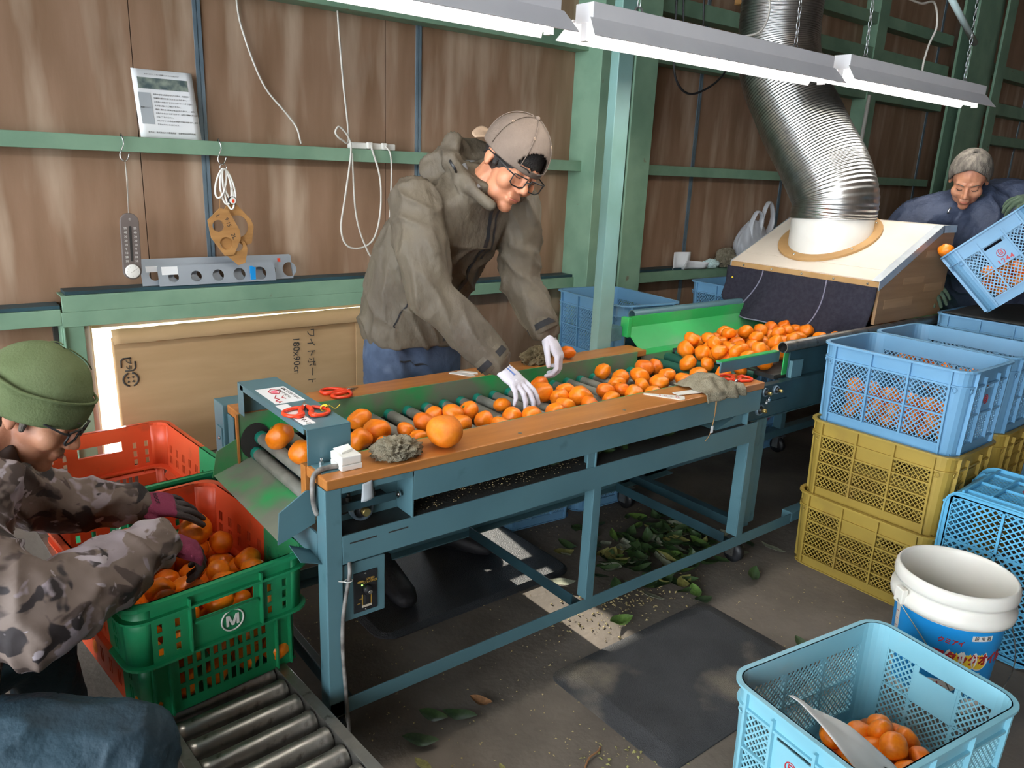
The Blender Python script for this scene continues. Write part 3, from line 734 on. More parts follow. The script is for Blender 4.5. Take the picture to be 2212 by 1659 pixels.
# green back trough wall: upright lip, slope, and end flange
tr = MB()
prof = [(2.262, 0.872), (2.262, 0.822), (2.165, 0.745), (2.130, 0.730)]
tr.grid(lambda u, v: (2.425+u*2.3, *(lambda q: (prof[q[0]][0]*(1-q[1])+prof[q[0]+1][0]*q[1], prof[q[0]][1]*(1-q[1])+prof[q[0]+1][1]*q[1]))((lambda t: (min(int(t), 2), t-min(int(t), 2)))(v*3))), 2, 4, False, 0.004)
obj('trough_wall', tr, 'green_bright', fc)
obj('trough_end', MB().box(2.405, 2.428, 2.222, 2.268, 0.79, 0.875), 'green_bright', fc, bevel=0.003)
obj('trough_skirt', MB().add([(2.405, 2.13, 0.735), (2.425, 2.13, 0.735), (2.62, 2.128, 0.735), (2.55, 2.125, 0.700), (2.405, 2.125, 0.675)], [(0,1,2,3,4)]).add([(2.405, 2.136, 0.735), (2.62, 2.134, 0.735), (2.55, 2.131, 0.700), (2.405, 2.131, 0.675)], [(3,2,1,0)]), 'green_paint', fc)
obj('trough_wall', MB().box(2.64, 4.72, 1.612, 1.616, 0.74, 0.84), 'green_bright', fc)
obj('feed_belt', MB().box(2.60, 4.70, 1.62, 2.13, 0.725, 0.742), 'belt_black', fc)
for x, z in ((2.470, 0.700), (2.545, 0.714), (2.615, 0.722)):
    obj('roller', MB().lathe([(0.019, 0), (0.021, 0.003), (0.021, 0.40), (0.019, 0.403)], 18, Matrix.Translation((x, 1.71, z)) @ Matrix.Rotation(-PI/2, 4, 'X')), 'roller_dark', fc)
for x0 in (2.475, 3.7, 4.6):
    obj('leg', MB().box(x0, x0+0.035, 1.585, 1.63, 0.142, 0.60).box(x0+0.035, x0+0.09, 1.60, 1.63, 0.142, 0.60), 'teal', fc, bevel=0.002)
    obj('leg', MB().box(x0, x0+0.04, 2.22, 2.27, 0.142, 0.60), 'teal', fc, bevel=0.002)
obj('base_rail', MB().box(2.77, 4.7, 1.552, 1.60, 0.10, 0.142), 'teal', fc, bevel=0.002)
obj('base_rail', MB().box(2.45, 4.7, 2.22, 2.27, 0.10, 0.142), 'teal', fc, bevel=0.002)
for x, y in ((3.72, 1.59), (4.62, 1.59), (3.72, 2.24), (4.62, 2.24)): caster(x, y, fc)
obj('cross_rail', MB().box(2.50, 2.54, 1.63, 2.22, 0.105, 0.142), 'teal_dark', fc)
obj('bearing_bay', MB().box(2.43, 2.63, 1.570, 1.576, 0.655, 0.662), 'teal_dark', fc)
bearing(2.455, 1.573, 0.640, 0.022, fc); bearing(2.475, 1.573, 0.705, 0.017, fc); bearing(2.545, 1.573, 0.705, 0.017, fc)
bolt(2.50, 1.565, 0.668, 0.006, parent=fc); bolt(2.478, 1.56, 0.662, 0.005, parent=fc)
# receiving trough at the far end
obj('receiving_trough', MB().box(4.12, 5.0, 1.98, 1.995, 0.80, 0.93).box(4.12, 5.0, 1.63, 1.98, 0.79, 0.80), 'green_bright', fc)
obj('trough_edge', MB().box(4.10, 5.0, 1.985, 2.01, 0.93, 0.965), 'wood_gauge', fc, bevel=0.003)
# ================================================================ crates
def rrect(L, W, rc, n=5):
    p = []
    for (cx, cy, a0) in ((L/2-rc, W/2-rc, 0), (-L/2+rc, W/2-rc, PI/2), (-L/2+rc, -W/2+rc, PI), (L/2-rc, -W/2+rc, 1.5*PI)):
        for k in range(n+1):
            a = a0+PI/2*k/n; p.append((cx+rc*math.cos(a), cy+rc*math.sin(a)))
    return p
def ring(mb, L0, W0, L1, W1, rc, din, dout, z0, z1, seg=None):
    """wall strip round a rounded rectangle, from offset din to dout; seg picks corner arcs only"""
    a0 = rrect(L0+2*din, W0+2*din, rc+din); b0 = rrect(L0+2*dout, W0+2*dout, rc+dout)
    a1 = rrect(L1+2*din, W1+2*din, rc+din); b1 = rrect(L1+2*dout, W1+2*dout, rc+dout)
    n = len(a0)
    if seg is None:
        v = [(x,y,z0) for x,y in a0]+[(x,y,z0) for x,y in b0]+[(x,y,z1) for x,y in a1]+[(x,y,z1) for x,y in b1]
        fs = []
        for i in range(n):
            j = (i+1)%n
            fs += [(i,j,n+j,n+i),(n+i,n+j,3*n+j,3*n+i),(3*n+i,3*n+j,2*n+j,2*n+i),(2*n+i,2*n+j,j,i)]
        mb.add(v, fs)
    else:
        m = 6
        for c in range(4):
            idx = range(c*m, c*m+m)
            v = [(*a0[i],z0) for i in idx]+[(*b0[i],z0) for i in idx]+[(*a1[i],z1) for i in idx]+[(*b1[i],z1) for i in idx]
            fs = []
            for i in range(m-1):
                j = i+1; fs += [(m+i,m+j,3*m+j,3*m+i),(2*m+i,2*m+j,j,i)]
            fs += [(0,m,3*m,2*m),(m-1,3*m-1,4*m-1,2*m-1)]
            mb.add(v, fs, False)
def lattice(mb, f, u0, u1, v0, v1, s=0.0128, w=0.0046, t=0.0028, tall=1.15):
    """diagonal bars clipped to a rectangle"""
    k = tall
    for sg in (1, -1):
        # lines v = sg*k*u + c
        cs = [v - sg*k*u for u in (u0, u1) for v in (v0, v1)]
        c = math.floor(min(cs)/(s*math.sqrt(1+k*k)))*s*math.sqrt(1+k*k)
        st = s*math.sqrt(1+k*k)
        while c < max(cs):
            ua = (v0-c)/(sg*k); ub = (v1-c)/(sg*k)
            lo, hi = max(u0, min(ua, ub)), min(u1, max(ua, ub))
            if hi-lo > 0.003:
                d = w/2*math.sqrt(1+k*k)
                va = sg*k*lo+c; vb = sg*k*hi+c
                cl = lambda x: max(v0-0.001, min(v1+0.001, x))
                p = [(lo, cl(va-d)), (hi, cl(vb-d)), (hi, cl(vb+d)), (lo, cl(va+d))]
                n0 = 0.0 if sg > 0 else 0.0004
                q = [f(a, b, n0) for a, b in p]+[f(a, b, n0-t) for a, b in p]
                mb.add(q, [(0,1,2,3),(7,6,5,4),(0,4,5,1),(2,6,7,3)])
            c += st
CRATE = {}
def crate_meshes(key, mat_, L=0.52, W=0.366, H=0.305, tp=0.010, rows=2, yellow=False):
    rc = 0.05
    def dims(z): return L-2*tp*(1-z/H), W-2*tp*(1-z/H)
    body = MB(); lats = [MB() for _ in range(4)]; rim = MB(); base = MB()
    zb, zt = 0.038, H-0.058
    L0, W0 = dims(0); Lb, Wb = dims(zb); Lt, Wt = dims(zt); Lh, Wh = dims(H)
    ring(body, L0, W0, Lb, Wb, rc, -0.003, 0.0, 0.0, zb)
    ring(body, Lt, Wt, Lh, Wh, rc, -0.003, 0.0, zt, H)
    ring(body, Lb, Wb, Lt, Wt, rc, -0.003, 0.0, zb, zt, seg=1)
    ring(body, L0, W0, L0, W0, rc, -0.001, 0.006, 0.0, 0.004)
    # walls
    def wallmap(side):
        def f(u, v, n):
            LL, WW = dims(v)
            if side == 0: return V((u, -WW/2-n, v))
            if side == 1: return V((-u, WW/2+n, v))
            if side == 2: return V((-LL/2-n, -u, v))
            return V((LL/2+n, u, v))
        return f
    def rib(f, u0, u1, v0, v1, h=0.011):
        q = [f(u0,v0,-0.002), f(u1,v0,-0.002), f(u1,v1,-0.002), f(u0,v1,-0.002), f(u0,v0,h), f(u1,v0,h), f(u1,v1,h), f(u0,v1,h)]
        body.add(q, [(4,5,6,7),(0,1,5,4),(1,2,6,5),(2,3,7,6),(3,0,4,7),(0,3,2,1)])
    for side in range(4):
        f = wallmap(side)
        half = (L if side < 2 else W)/2 - rc - 0.004
        if side < 2: cols = [-half, -half/3, half/3, half]
        else: cols = [-half, -half*0.42, half*0.42, half]
        for i, u in enumerate(cols):
            d = 0.0035
            rib(f, u-d, u+d, zb if i in (1,2) else 0.006, H-0.008 if side < 2 or i in (0,3) else H-0.03)
        nr = rows
        zs = [zb+(zt-zb)*k/nr for k in range(nr+1)]
        for k, z in enumerate(zs):
            rib(f, -half, half, z-0.003, z+0.003, 0.008)
        for i in range(3):
            for k in range(nr):
                u0, u1, v0, v1 = cols[i]+0.0035, cols[i+1]-0.0035, zs[k]+0.003, zs[k+1]-0.003
                plate = (side >= 2 and i == 1 and k >= nr/2) if not yellow else ((side < 2 and i == 1 and k == nr-1) or (side >= 2 and i == 1 and k >= nr-2))
                if plate:
                    if side >= 2 and k == nr-1:
                        hz0, hz1 = H-0.078, H-0.046; hu = (u1-u0)/2-0.008; um = (u0+u1)/2
                        if rows > 2: hz0, hz1 = H-0.075, H-0.046
                        body.perf([u0, um-hu, um+hu, u1], [v0, min(hz0, v1-0.002), v1], lambda a, b: a == 1 and b == 1, -0.003, f)
                    else: body.perf([u0, u1], [v0, v1], lambda a, b: False, -0.003, f)
                else: lattice(lats[side], f, u0, u1, v0, v1)
        # solid strips between the lattice field and the corners
        for e in (-1, 1):
            a, b = sorted((e*half, e*(half+0.0045)))
            body.perf([a, b], [zb, zt], lambda x, y: False, -0.003, f)
        if side >= 2:   # cut the handle through the top band: dark slot left open between two ribs
            pass
    # eyelets
    for side in range(4):
        f = wallmap(side); half = (L if side < 2 else W)/2 - rc - 0.004
        for e in (-1, 1):
            c = [f(e*(half+0.014)+0.008*math.cos(t), zt-0.012+0.008*math.sin(t), 0.003) for t in [2*PI*k/10 for k in range(10)]]
            rim.tube(c, 0.0022, 5, closed=True)
    ring(rim, Lh, Wh, Lh, Wh, rc, -0.003, 0.013, H-0.007, H)
    ring(rim, Lt, Wt, Lt, Wt, rc, -0.001, 0.008, zt, zt+0.004)
    # base
    bm_ = lambda u, v, n: V((u, v, 0.006+n))
    Lx, Wx = L0/2-0.012, W0/2-0.012
    for u in (-Lx, -Lx/3, Lx/3, Lx-0.008): base.box(u, u+0.008, -Wx, Wx, 0.001, 0.009)
    for v in (-Wx, -0.004, Wx-0.008): base.box(-Lx, Lx, v, v+0.008, 0.001, 0.009)
    ring(base, L0, W0, L0, W0, rc, -0.016, -0.002, 0.001, 0.008)
    for i in range(3):
        for k in range(2):
            a0 = -Lx+2*Lx*i/3+0.008; a1 = -Lx+2*Lx*(i+1)/3; b0 = -Wx+Wx*k+0.006; b1 = -Wx+Wx*(k+1)-0.004
            lattice(base, bm_, a0, a1, b0, b1, s=0.016, w=0.006)
    CRATE[key] = [('rim', mesh_from('rim', rim, mat_)), ('body', mesh_from('body', body, mat_)), ('base', mesh_from('base', base, mat_))] + [('lattice', mesh_from('lattice', l_, mat_)) for l_ in lats]
crate_meshes('blue', 'crate_blue'); crate_meshes('cyan', 'crate_cyan', L=0.55, W=0.39, H=0.31); crate_meshes('sky', 'crate_sky')
crate_meshes('yellow', 'crate_yellow', rows=4, yellow=True)
def mark_mb(num, sgn, size=0.030, W=0.366, L=0.52, H=0.305):
    """brand circle and number on the plates of the short sides"""
    mb = MB()
    if True:
        M = frame((sgn*(L/2-0.0045+0.0012), 0, 0.175), (0, sgn, 0), (0, 0, 1))
        c = [M @ V((0.016*math.cos(t), 0.016*math.sin(t)+0.012, 0)) for t in [2*PI*k/20 for k in range(20)]]
        mb.tube(c, 0.0014, 5, closed=True)
        t1 = text_mb('日', 0.022, M @ Matrix.Translation((0, 0.012, 0)), bold=0.0006)
        mb.add(t1.v, t1.f)
        if num:
            t2 = text_mb(num, size, M @ Matrix.Translation((0, -0.022, 0)), bold=0.0006, spacing=1.15)
            mb.add(t2.v, t2.f)
    return mb
MARK = {}
def crate(key, loc, rotz, label, num=None, mark=True, group=None, rot=None, cat='crate'):
    o = thing({'yellow': 'yellow_crate'}.get(key, 'blue_crate'), label, cat, loc, rotz, group)
    if rot is not None: o.rotation_euler = rot
    for nm, me in CRATE[key]:
        c = bpy.data.objects.new(nm, me); COL.objects.link(c); c.parent = o
    if mark and key != 'yellow':
        k = (num, key)
        if k not in MARK: MARK[k] = [mesh_from('marking', mark_mb(num, sg, L=0.55 if key == 'cyan' else 0.52, H=0.305), 'red_ink') for sg in (-1, 1)]
        for me in MARK[k]:
            c = bpy.data.objects.new('marking', me); COL.objects.link(c); c.parent = o
    return o
Q = PI/2
HC = 0.2955     # stacking step
# stack beside the table
crate('yellow', (2.845, 1.222, 0), Q, 'yellow mesh crate on the floor, lowest of the stack before the table')
crate('yellow', (2.855, 1.222, HC), Q+0.01, 'yellow mesh crate carrying the front half-full blue crate')
crate('blue', (2.875, 1.228, 2*HC), Q, 'half-full blue mesh crate on top of the two front yellow crates')
crate('yellow', (3.30, 1.235, 0), Q, 'yellow mesh crate on the floor behind the front crate stack')
crate('yellow', (3.29, 1.235, HC), Q+0.02, 'yellow mesh crate under the second blue crate from the front')
crate('blue', (3.275, 1.235, 2*HC), Q-0.01, 'blue mesh crate directly behind the front half-full one')
crate('blue', (3.96, 1.30, 0.012), Q+0.05, 'blue mesh crate on the floor under the dark rubber sheet stack', group='back stack')
crate('blue', (3.96, 1.30, HC+0.012), Q+0.05, 'blue mesh crate in the middle of the rubber sheet stack', group='back stack')
crate('blue', (3.965, 1.30, 2*HC+0.012), Q+0.03, 'blue mesh crate topped with a dark rubber sheet')
# crate standing on end by the bucket, its base towards the camera side
crate("sky", (2.625, 0.775, 0.262), 0, "bright blue empty crate standing on its end behind the bucket")
# foreground crate
crate('cyan', (1.702, 0.672, 0.0), math.radians(-8), 'pale cyan open crate in the foreground with mandarins and paper')
# crates behind and under the table
crate('blue', (2.780, 2.66, 0.577), math.radians(84), 'blue mesh crate behind the teal post, topmost of its stack', num='10')
crate('blue', (2.780, 2.66, HC-0.008), math.radians(84), 'blue mesh crate in the middle of the stack behind the teal post')
crate('blue', (2.780, 2.66, 0), math.radians(84), 'blue mesh crate at the bottom of the stack behind the teal post')
crate('blue', (2.025, 2.515, 0), math.radians(85), 'blue mesh crate on the sunlit floor beside the worker and mat')
crate('blue', (2.402, 2.505, 0), math.radians(87), 'blue mesh crate with dark plate on the floor behind the table')
crate('blue', (3.70, 2.56, 0), Q, 'lower blue crate in shade under the feed conveyor', group='crates behind the feed conveyor')
crate('blue', (3.70, 2.56, HC), Q, 'upper blue crate in shade under the feed conveyor', group='crates behind the feed conveyor')
crate('blue', (3.72, 2.56, 2*HC), Q, 'pale blue crate peeking out behind the hood and pipe rail', group='crates behind the feed conveyor')
for k in range(4):
    crate('blue', (6.35, 2.70, 0.14+k*HC), Q, 'blue crate beside the far column, partly hidden by the navy jacket' if k == 3 else 'blue crate in the hidden part of the far stack', group='far stack')
single('pallet', MB().box(5.95, 6.75, 2.35, 2.88, 0.10, 0.14).box(5.95, 6.75, 2.36, 2.44, 0, 0.10).box(5.95, 6.75, 2.78, 2.86, 0, 0.10).box(5.95, 6.75, 2.57, 2.65, 0, 0.10), 'wood_gauge', 'wooden pallet under the far blue crates', 'pallet', bevel=0.003)
single('rubber_sheet', MB().grid(lambda u, v: (3.79+0.62*u, 1.02+0.52*v, 0.914+0.004*math.sin(9*u)*math.sin(5*v)+0.02*max(0, u-0.6)), 12, 10, True, 0.005), 'belt_black', 'dark rubber sheet lying on the back blue crate stack', 'sheet')

# tilted crate held over the stack: its short face looks at the camera
def ortho(x, y, z):
    M = Matrix.Identity(4)
    for i in range(3): M[i][0] = x[i]; M[i][1] = y[i]; M[i][2] = z[i]
    return M
tc_ = crate('blue', (0, 0, 0), 0, 'tilted blue crate of mandarins being tipped by the person at right', num='1244')
A_ = V((3.590, 1.504, 1.178)); B_ = V((3.646, 1.303, 0.955)); D_ = V((3.697, 1.269, 1.427))
zc = (A_-B_).normalized()                       # crate up
yc = (A_-D_); yc = (yc - zc*yc.dot(zc)).normalized()  # along the short side
xc = yc.cross(zc)                                # out of / into the face
# face centre: short face is at local x = -0.26 ; text right is -y there
TM = ortho(xc, yc, zc)
face = B_ - yc*0.183
tc_.rotation_euler = TM.to_3x3().to_euler()
tc_.location = face + xc*0.25
TILT = Matrix.Translation(tc_.location) @ TM
# the end-standing crate: turn it so its base faces -X and a long side is vertical
for o in bpy.data.objects:
    if o.get('label', '').startswith('bright blue empty crate'):
        o.rotation_euler = ortho(V((0,0,1)), V((0,-1,0)), V((1,0,0))).to_3x3().to_euler()
        o.location = (2.625, 0.765, 0.262)

# ---------------------------------------------------------------- two-colour nesting crates
def duo_crate(loc, label, letter=None, rz=0.0):
    L, W, H = 0.57, 0.445, 0.33           # along Y, along X
    o = thing('nesting_crate', label, 'crate', loc, rz)
    zl = 0.165
    def build(red):
        mb = MB()
        ys = -0.06                          # colour split
        def inset(v): return 0.026 if v < zl else 0.006*(1-(v-zl)/(H-zl))
        # front (green) / back (red) wall
        sgn = 1 if red else -1
        def f(u, v, n): return V((u, sgn*(L/2-inset(v)-n), v)) if sgn < 0 else V((-u, sgn*(L/2-inset(v)-n), v))
        hw = W/2-0.05
        us = [-hw, -0.160, -0.148, -0.120, -0.108, -0.072, 0.072, 0.108, 0.120, 0.148, 0.160, hw]
        vs2 = [zl, 0.180, 0.202, 0.212, 0.234, 0.244, 0.266, 0.279, H]
        def hole(i, j):
            if i == 5 and j in (5, 6): return True
            return i in (1, 3, 7, 9) and j in (1, 3, 5)
        mb.perf(us, vs2, hole, 0.004, f)
        nslot = 11; a0, a1 = -0.115, 0.115; us = [-hw]
        for k in range(nslot):
            c = a0+(a1-a0)*(k+0.5)/nslot; us += [c-0.0062, c+0.0062]
        us.append(hw)
        mb.perf(us, [0, 0.028, 0.060, 0.072, 0.104, 0.116, 0.146, zl], lambda i, j: i % 2 == 1 and j in (1, 3, 5), 0.004, f)
        for u in (-hw, -0.135, hw, 0.135, -0.088, 0.088):
            mb.hexa([f(u-0.002, 0.006 if abs(u) > 0.1 else zl, 0), f(u+0.002, 0.006 if abs(u) > 0.1 else zl, 0), f(u+0.002, 0.006 if abs(u) > 0.1 else zl, -0.014), f(u-0.002, 0.006 if abs(u) > 0.1 else zl, -0.014), f(u-0.002, zl-0.001 if abs(u) > 0.1 else H-0.02, 0), f(u+0.002, zl-0.001 if abs(u) > 0.1 else H-0.02, 0), f(u+0.002, zl-0.001 if abs(u) > 0.1 else H-0.02, -0.012), f(u-0.002, zl-0.001 if abs(u) > 0.1 else H-0.02, -0.012)])
        # handle frame
        mb.hexa([f(-0.078, 0.238, 0), f(0.078, 0.238, 0), f(0.078, 0.238, -0.010), f(-0.078, 0.238, -0.010), f(-0.078, 0.243, 0), f(0.078, 0.243, 0), f(0.078, 0.243, -0.010), f(-0.078, 0.243, -0.010)])
        # long side walls on this colour's part
        y0, y1 = (ys, L/2-0.05) if red else (-L/2+0.05, ys)
        for sx in (-1, 1):
            def g(u, v, n, sx=sx): return V((sx*(W/2-inset(v)-n), u, v))
            if sx < 0 and not red: y0b, y1b = y0, y0+0.10
            elif sx < 0 and red: y0b, y1b = -L/2+0.15, y1
            else: y0b, y1b = y0, y1
            us = [y0b]; n = max(1, int((y1b-y0b)/0.055))
            for k in range(n):
                c = y0b+(y1b-y0b)*(k+0.5)/n; us += [c-0.010, c-0.002, c+0.002, c+0.010]
            us.append(y1b)
            mb.perf(us, [0, 0.03, 0.07, 0.09, 0.13, zl, 0.185, 0.215, 0.225, 0.255, H], lambda i, j: i % 4 in (1, 3) and j in (1, 3, 6, 8), 0.004, g)
        # rim, ledge, corner posts
        def strip(z0, z1, d0, d1, ins):
            pts_in = rrect(W-2*ins+2*d0, L-2*ins+2*d0, 0.05); pts_out = rrect(W-2*ins+2*d1, L-2*ins+2*d1, 0.05)
            n = len(pts_in)
            for i in range(n):
                j = (i+1) % n
                (ax, ay), (bx, by), (cx, cy), (dx, dy) = pts_in[i], pts_in[j], pts_out[j], pts_out[i]
                isred = lambda x, y: (y > ys) or (x < -W/2+0.08 and y > -L/2+0.15)
                segs = [(0.0, 1.0)]
                if isred(ax, ay) != isred(bx, by):
                    t = (ys-ay)/(by-ay) if abs(by-ay) > 1e-6 else 0.5
                    if ax < 0: t = (-L/2+0.15-ay)/(by-ay)
                    t = max(0.02, min(0.98, t)); segs = [(0.0, t), (t, 1.0)]
                for (t0, t1) in segs:
                    mx_, my_ = ax+(bx-ax)*(t0+t1)/2, ay+(by-ay)*(t0+t1)/2
                    if isred(mx_, my_) != red: continue
                    q = [(ax+(bx-ax)*t0, ay+(by-ay)*t0), (ax+(bx-ax)*t1, ay+(by-ay)*t1), (dx+(cx-dx)*t1, dy+(cy-dy)*t1), (dx+(cx-dx)*t0, dy+(cy-dy)*t0)]
                    mb.add([(x, y, z0) for x, y in q]+[(x, y, z1) for x, y in q], [(0,3,2,1),(4,5,6,7),(0,1,5,4),(1,2,6,5),(2,3,7,6),(3,0,4,7)])
        strip(H-0.010, H, -0.004, 0.014, 0.0)
        strip(H-0.046, H-0.040, 0.0, 0.012, 0.002)
        strip(zl-0.002, zl+0.004, -0.022, 0.012, 0.006)
        # corners
        for (cx, cy, a0) in ((W/2-0.05, L/2-0.05, 0), (-W/2+0.05, L/2-0.05, PI/2), (-W/2+0.05, -L/2+0.05, PI), (W/2-0.05, -L/2+0.05, 1.5*PI)):
            if (cy > 0) != red: continue
            for (z0, z1, ins0, ins1) in ((0, zl, 0.026, 0.026), (zl, H, 0.006, 0.0)):
                mb.grid(lambda u, v: (cx+(0.05-(ins0+(ins1-ins0)*v))*math.cos(a0+PI/2*u), cy+(0.05-(ins0+(ins1-ins0)*v))*math.sin(a0+PI/2*u), z0+(z1-z0)*v), 7, 2, True, 0.004)
        if not red:
            mb.box(-W/2+0.03, W/2-0.03, -L/2+0.03, L/2-0.03, 0.002, 0.008)
        return mb
    obj('green_half', build(False), 'crate_green', o, world=False)
    obj('red_half', build(True), 'crate_red', o, world=False)
    if letter:
        M = frame((0.015, -L/2+0.0025, 0.207), (1, 0, 0), (0, 0, 1))
        c = [M @ V((0.0275*math.cos(t), 0.0275*math.sin(t), 0.0)) for t in [2*PI*k/36 for k in range(36)]]
        mk = MB().tube(c, 0.0022, 6, closed=True)
        mk.prism([(-0.016, -0.014), (-0.010, -0.014), (-0.010, 0.004), (-0.0028, -0.014), (0.0028, -0.014), (0.010, 0.004), (0.010, -0.014), (0.016, -0.014), (0.016, 0.014), (0.008, 0.014), (0.0, -0.006), (-0.008, 0.014), (-0.016, 0.014)], -0.0008, 0.0012, M)
        obj('letter_mark', mk, 'white_plastic', o, world=False)
    return o
RZ = 0.185      # top of the floor roller track
duo_crate((0.462, 1.955, RZ), 'green and red nesting crate marked M under the chute', 'M', math.radians(7))
duo_crate((0.482, 2.600, RZ), 'red and green nesting crate behind the one marked M, by the cardboard', None, math.radians(5))

# roller track the nesting crates stand on
rt = thing('roller_track', 'grey steel floor roller track under the nesting crates', 'roller conveyor', (0.47, 2.0, 0), math.radians(4))
for x in (0.325, 0.605):
    obj('rail', MB().box(x-0.002, x+0.002, 1.0, 2.95, 0.11, 0.19).box(min(x, x+(0.026 if x > 0.47 else -0.026)), max(x, x+(0.026 if x > 0.47 else -0.026)), 1.0, 2.95, 0.186, 0.190), 'steel', rt, bevel=0.001)
rm = mesh_from('roller', MB().lathe([(0.010, -0.137), (0.026, -0.136), (0.0285, -0.133), (0.0285, -0.118), (0.027, -0.116), (0.027, 0.116), (0.0285, 0.118), (0.0285, 0.133), (0.026, 0.136), (0.010, 0.137)], 22, Matrix.Rotation(PI/2, 4, 'Y')), 'steel')
for k in range(26):
    r = bpy.data.objects.new('roller', rm); COL.objects.link(r); r.parent = rt; r.location = V((0.465, 1.045+k*0.075, 0.158))-V(rt.location)
for y in (1.2, 2.0, 2.8):
    obj('stand', MB().box(0.325, 0.605, y-0.015, y+0.015, 0.09, 0.112).box(0.33, 0.36, y-0.015, y+0.015, 0.0, 0.09).box(0.57, 0.60, y-0.015, y+0.015, 0.0, 0.09), 'steel_dark', rt)
# ================================================================ mandarins
def mandarin_mesh(name, seed, m, flat=0.82, lump=0.05):
    rng = random.Random(seed)
    off = V((rng.uniform(0, 50), rng.uniform(0, 50), rng.uniform(0, 50)))
    nseg = rng.choice((9, 10, 11)); ph = rng.uniform(0, 6)
    def fn(d):
        k = 1+lump*(noise.noise(d*1.4+off))+0.015*noise.noise(d*4+off)
        ang = math.atan2(d.y, d.x); pol = abs(d.z)
        k *= 1+0.014*math.cos(nseg*ang+ph)*max(0, pol-0.55)
        if d.z > 0.93: k *= 1-0.9*(d.z-0.93)
        if d.z < -0.9: k *= 1-1.1*(-0.9-d.z)
        return k
    return mesh_from(name, MB().ell((0,0,0), (1, 1, flat), 22, 14, None, fn), m)
MAND = [mandarin_mesh('mandarin', 11+i, ('orange', 'orange', 'orange_deep', 'orange')[i % 4], (0.80, 0.84, 0.78, 0.88)[i % 4], (0.10, 0.16, 0.12, 0.2)[i % 4]) for i in range(6)]
CALYX = mesh_from('calyx', MB().lathe([(0.16, 0.0), (0.13, 0.025), (0.05, 0.03), (0.04, 0.06), (0.001, 0.065)], 6), 'calyx')
def mandarin(p, r, label, group, rnd, tilt=0.9, calyx=False):
    o = bpy.data.objects.new('mandarin', MAND[rnd.randrange(len(MAND))]); COL.objects.link(o)
    o.location = p; o.scale = (r, r, r); o.rotation_euler = (rnd.uniform(-tilt, tilt), rnd.uniform(-tilt, tilt), rnd.uniform(0, 6.28))
    tag(o, label, 'mandarin', group)
    if calyx:
        c = bpy.data.objects.new('calyx', CALYX); COL.objects.link(c); c.parent = o; c.location = (0, 0, 0.80)
    return o
rnd = random.Random(3)
MAIN = [(0.752, 1.953, 0.0396), (0.761, 1.813, 0.0354), (1.007, 1.969, 0.0361), (0.991, 1.843, 0.0408), (0.932, 1.821, 0.0348), (0.968, 1.737, 0.0329), (1.083, 1.832, 0.0287), (1.16, 1.858, 0.0349), (1.232, 1.914, 0.0292), (1.272, 1.872, 0.0374), (1.339, 1.883, 0.034), (1.079, 1.759, 0.0292), (1.226, 1.768, 0.0397), (1.33, 1.785, 0.0301), (1.428, 1.773, 0.0322), (1.356, 1.74, 0.0285), (1.477, 1.888, 0.0293), (1.471, 1.722, 0.0380), (1.572, 1.735, 0.0329), (1.639, 1.761, 0.0337), (1.691, 1.852, 0.0336), (1.674, 1.895, 0.0415), (1.722, 1.993, 0.0367), (1.749, 1.882, 0.0374), (1.731, 1.797, 0.0424), (1.723, 1.74, 0.0342), (2.075, 2.028, 0.033), (2.069, 1.928, 0.0338), (2.141, 1.896, 0.0391), (2.249, 1.972, 0.039), (2.316, 1.973, 0.0342), (2.254, 1.861, 0.0345), (2.133, 1.794, 0.0381), (1.886, 1.822, 0.0363), (1.988, 1.868, 0.0344), (1.952, 1.809, 0.032), (1.955, 1.752, 0.0334), (1.841, 1.750, 0.0323), (2.063, 1.812, 0.0311), (2.02, 1.725, 0.0313), (2.26, 1.778, 0.0339), (2.261, 1.727, 0.0317)]
FEED = [(2.545, 2.015, 0.0378), (2.440, 1.913, 0.0361), (2.567, 1.94, 0.0354), (2.803, 2.063, 0.036), (2.794, 1.979, 0.0373), (2.97, 2.065, 0.0349), (2.979, 2.0, 0.0327), (3.088, 2.031, 0.0313), (2.36, 1.792, 0.0378), (2.571, 1.877, 0.0349), (2.715, 1.943, 0.0326), (2.735, 1.879, 0.0398), (2.97, 1.926, 0.034), (3.008, 1.868, 0.0398), (3.167, 1.916, 0.0331), (2.842, 1.896, 0.035), (2.782, 1.808, 0.0358), (2.866, 1.763, 0.0341), (2.559, 1.806, 0.0325), (2.643, 1.778, 0.0328), (2.701, 1.73, 0.0328), (2.345, 1.707, 0.0353), (2.435, 1.735, 0.0327), (2.487, 1.853, 0.0306), (2.52, 1.721, 0.0298)]
def relax(lst, it=60, lim=None):
    """push overlapping fruit apart in plan"""
    P_ = [list(p) for p in lst]
    for _ in range(it):
        for i in range(len(P_)):
            for j in range(i):
                dx = P_[i][0]-P_[j][0]; dy = P_[i][1]-P_[j][1]; d = math.hypot(dx, dy); m = (P_[i][2]+P_[j][2])*0.93
                if 1e-6 < d < m:
                    k = (m-d)/d/2*0.6
                    P_[i][0] += dx*k; P_[i][1] += dy*k; P_[j][0] -= dx*k; P_[j][1] -= dy*k
        if lim:
            for p in P_:
                p[1] = min(max(p[1], lim[0]+p[2]*0.9), lim[1]-p[2]*0.9)
    return P_
for i, (x, y, r) in enumerate(relax(MAIN, 60, (1.688, 2.112))):
    mandarin((x, y, ROLL_Z+ROLL_R*0.9+r*0.82), r, 'mandarin lying loose on the grey rollers of the sorting table', 'mandarins on the rollers', rnd, 0.9, i % 5 == 0)
rf = random.Random(5)
FP = relax(FEED, 60, (1.63, 2.12))
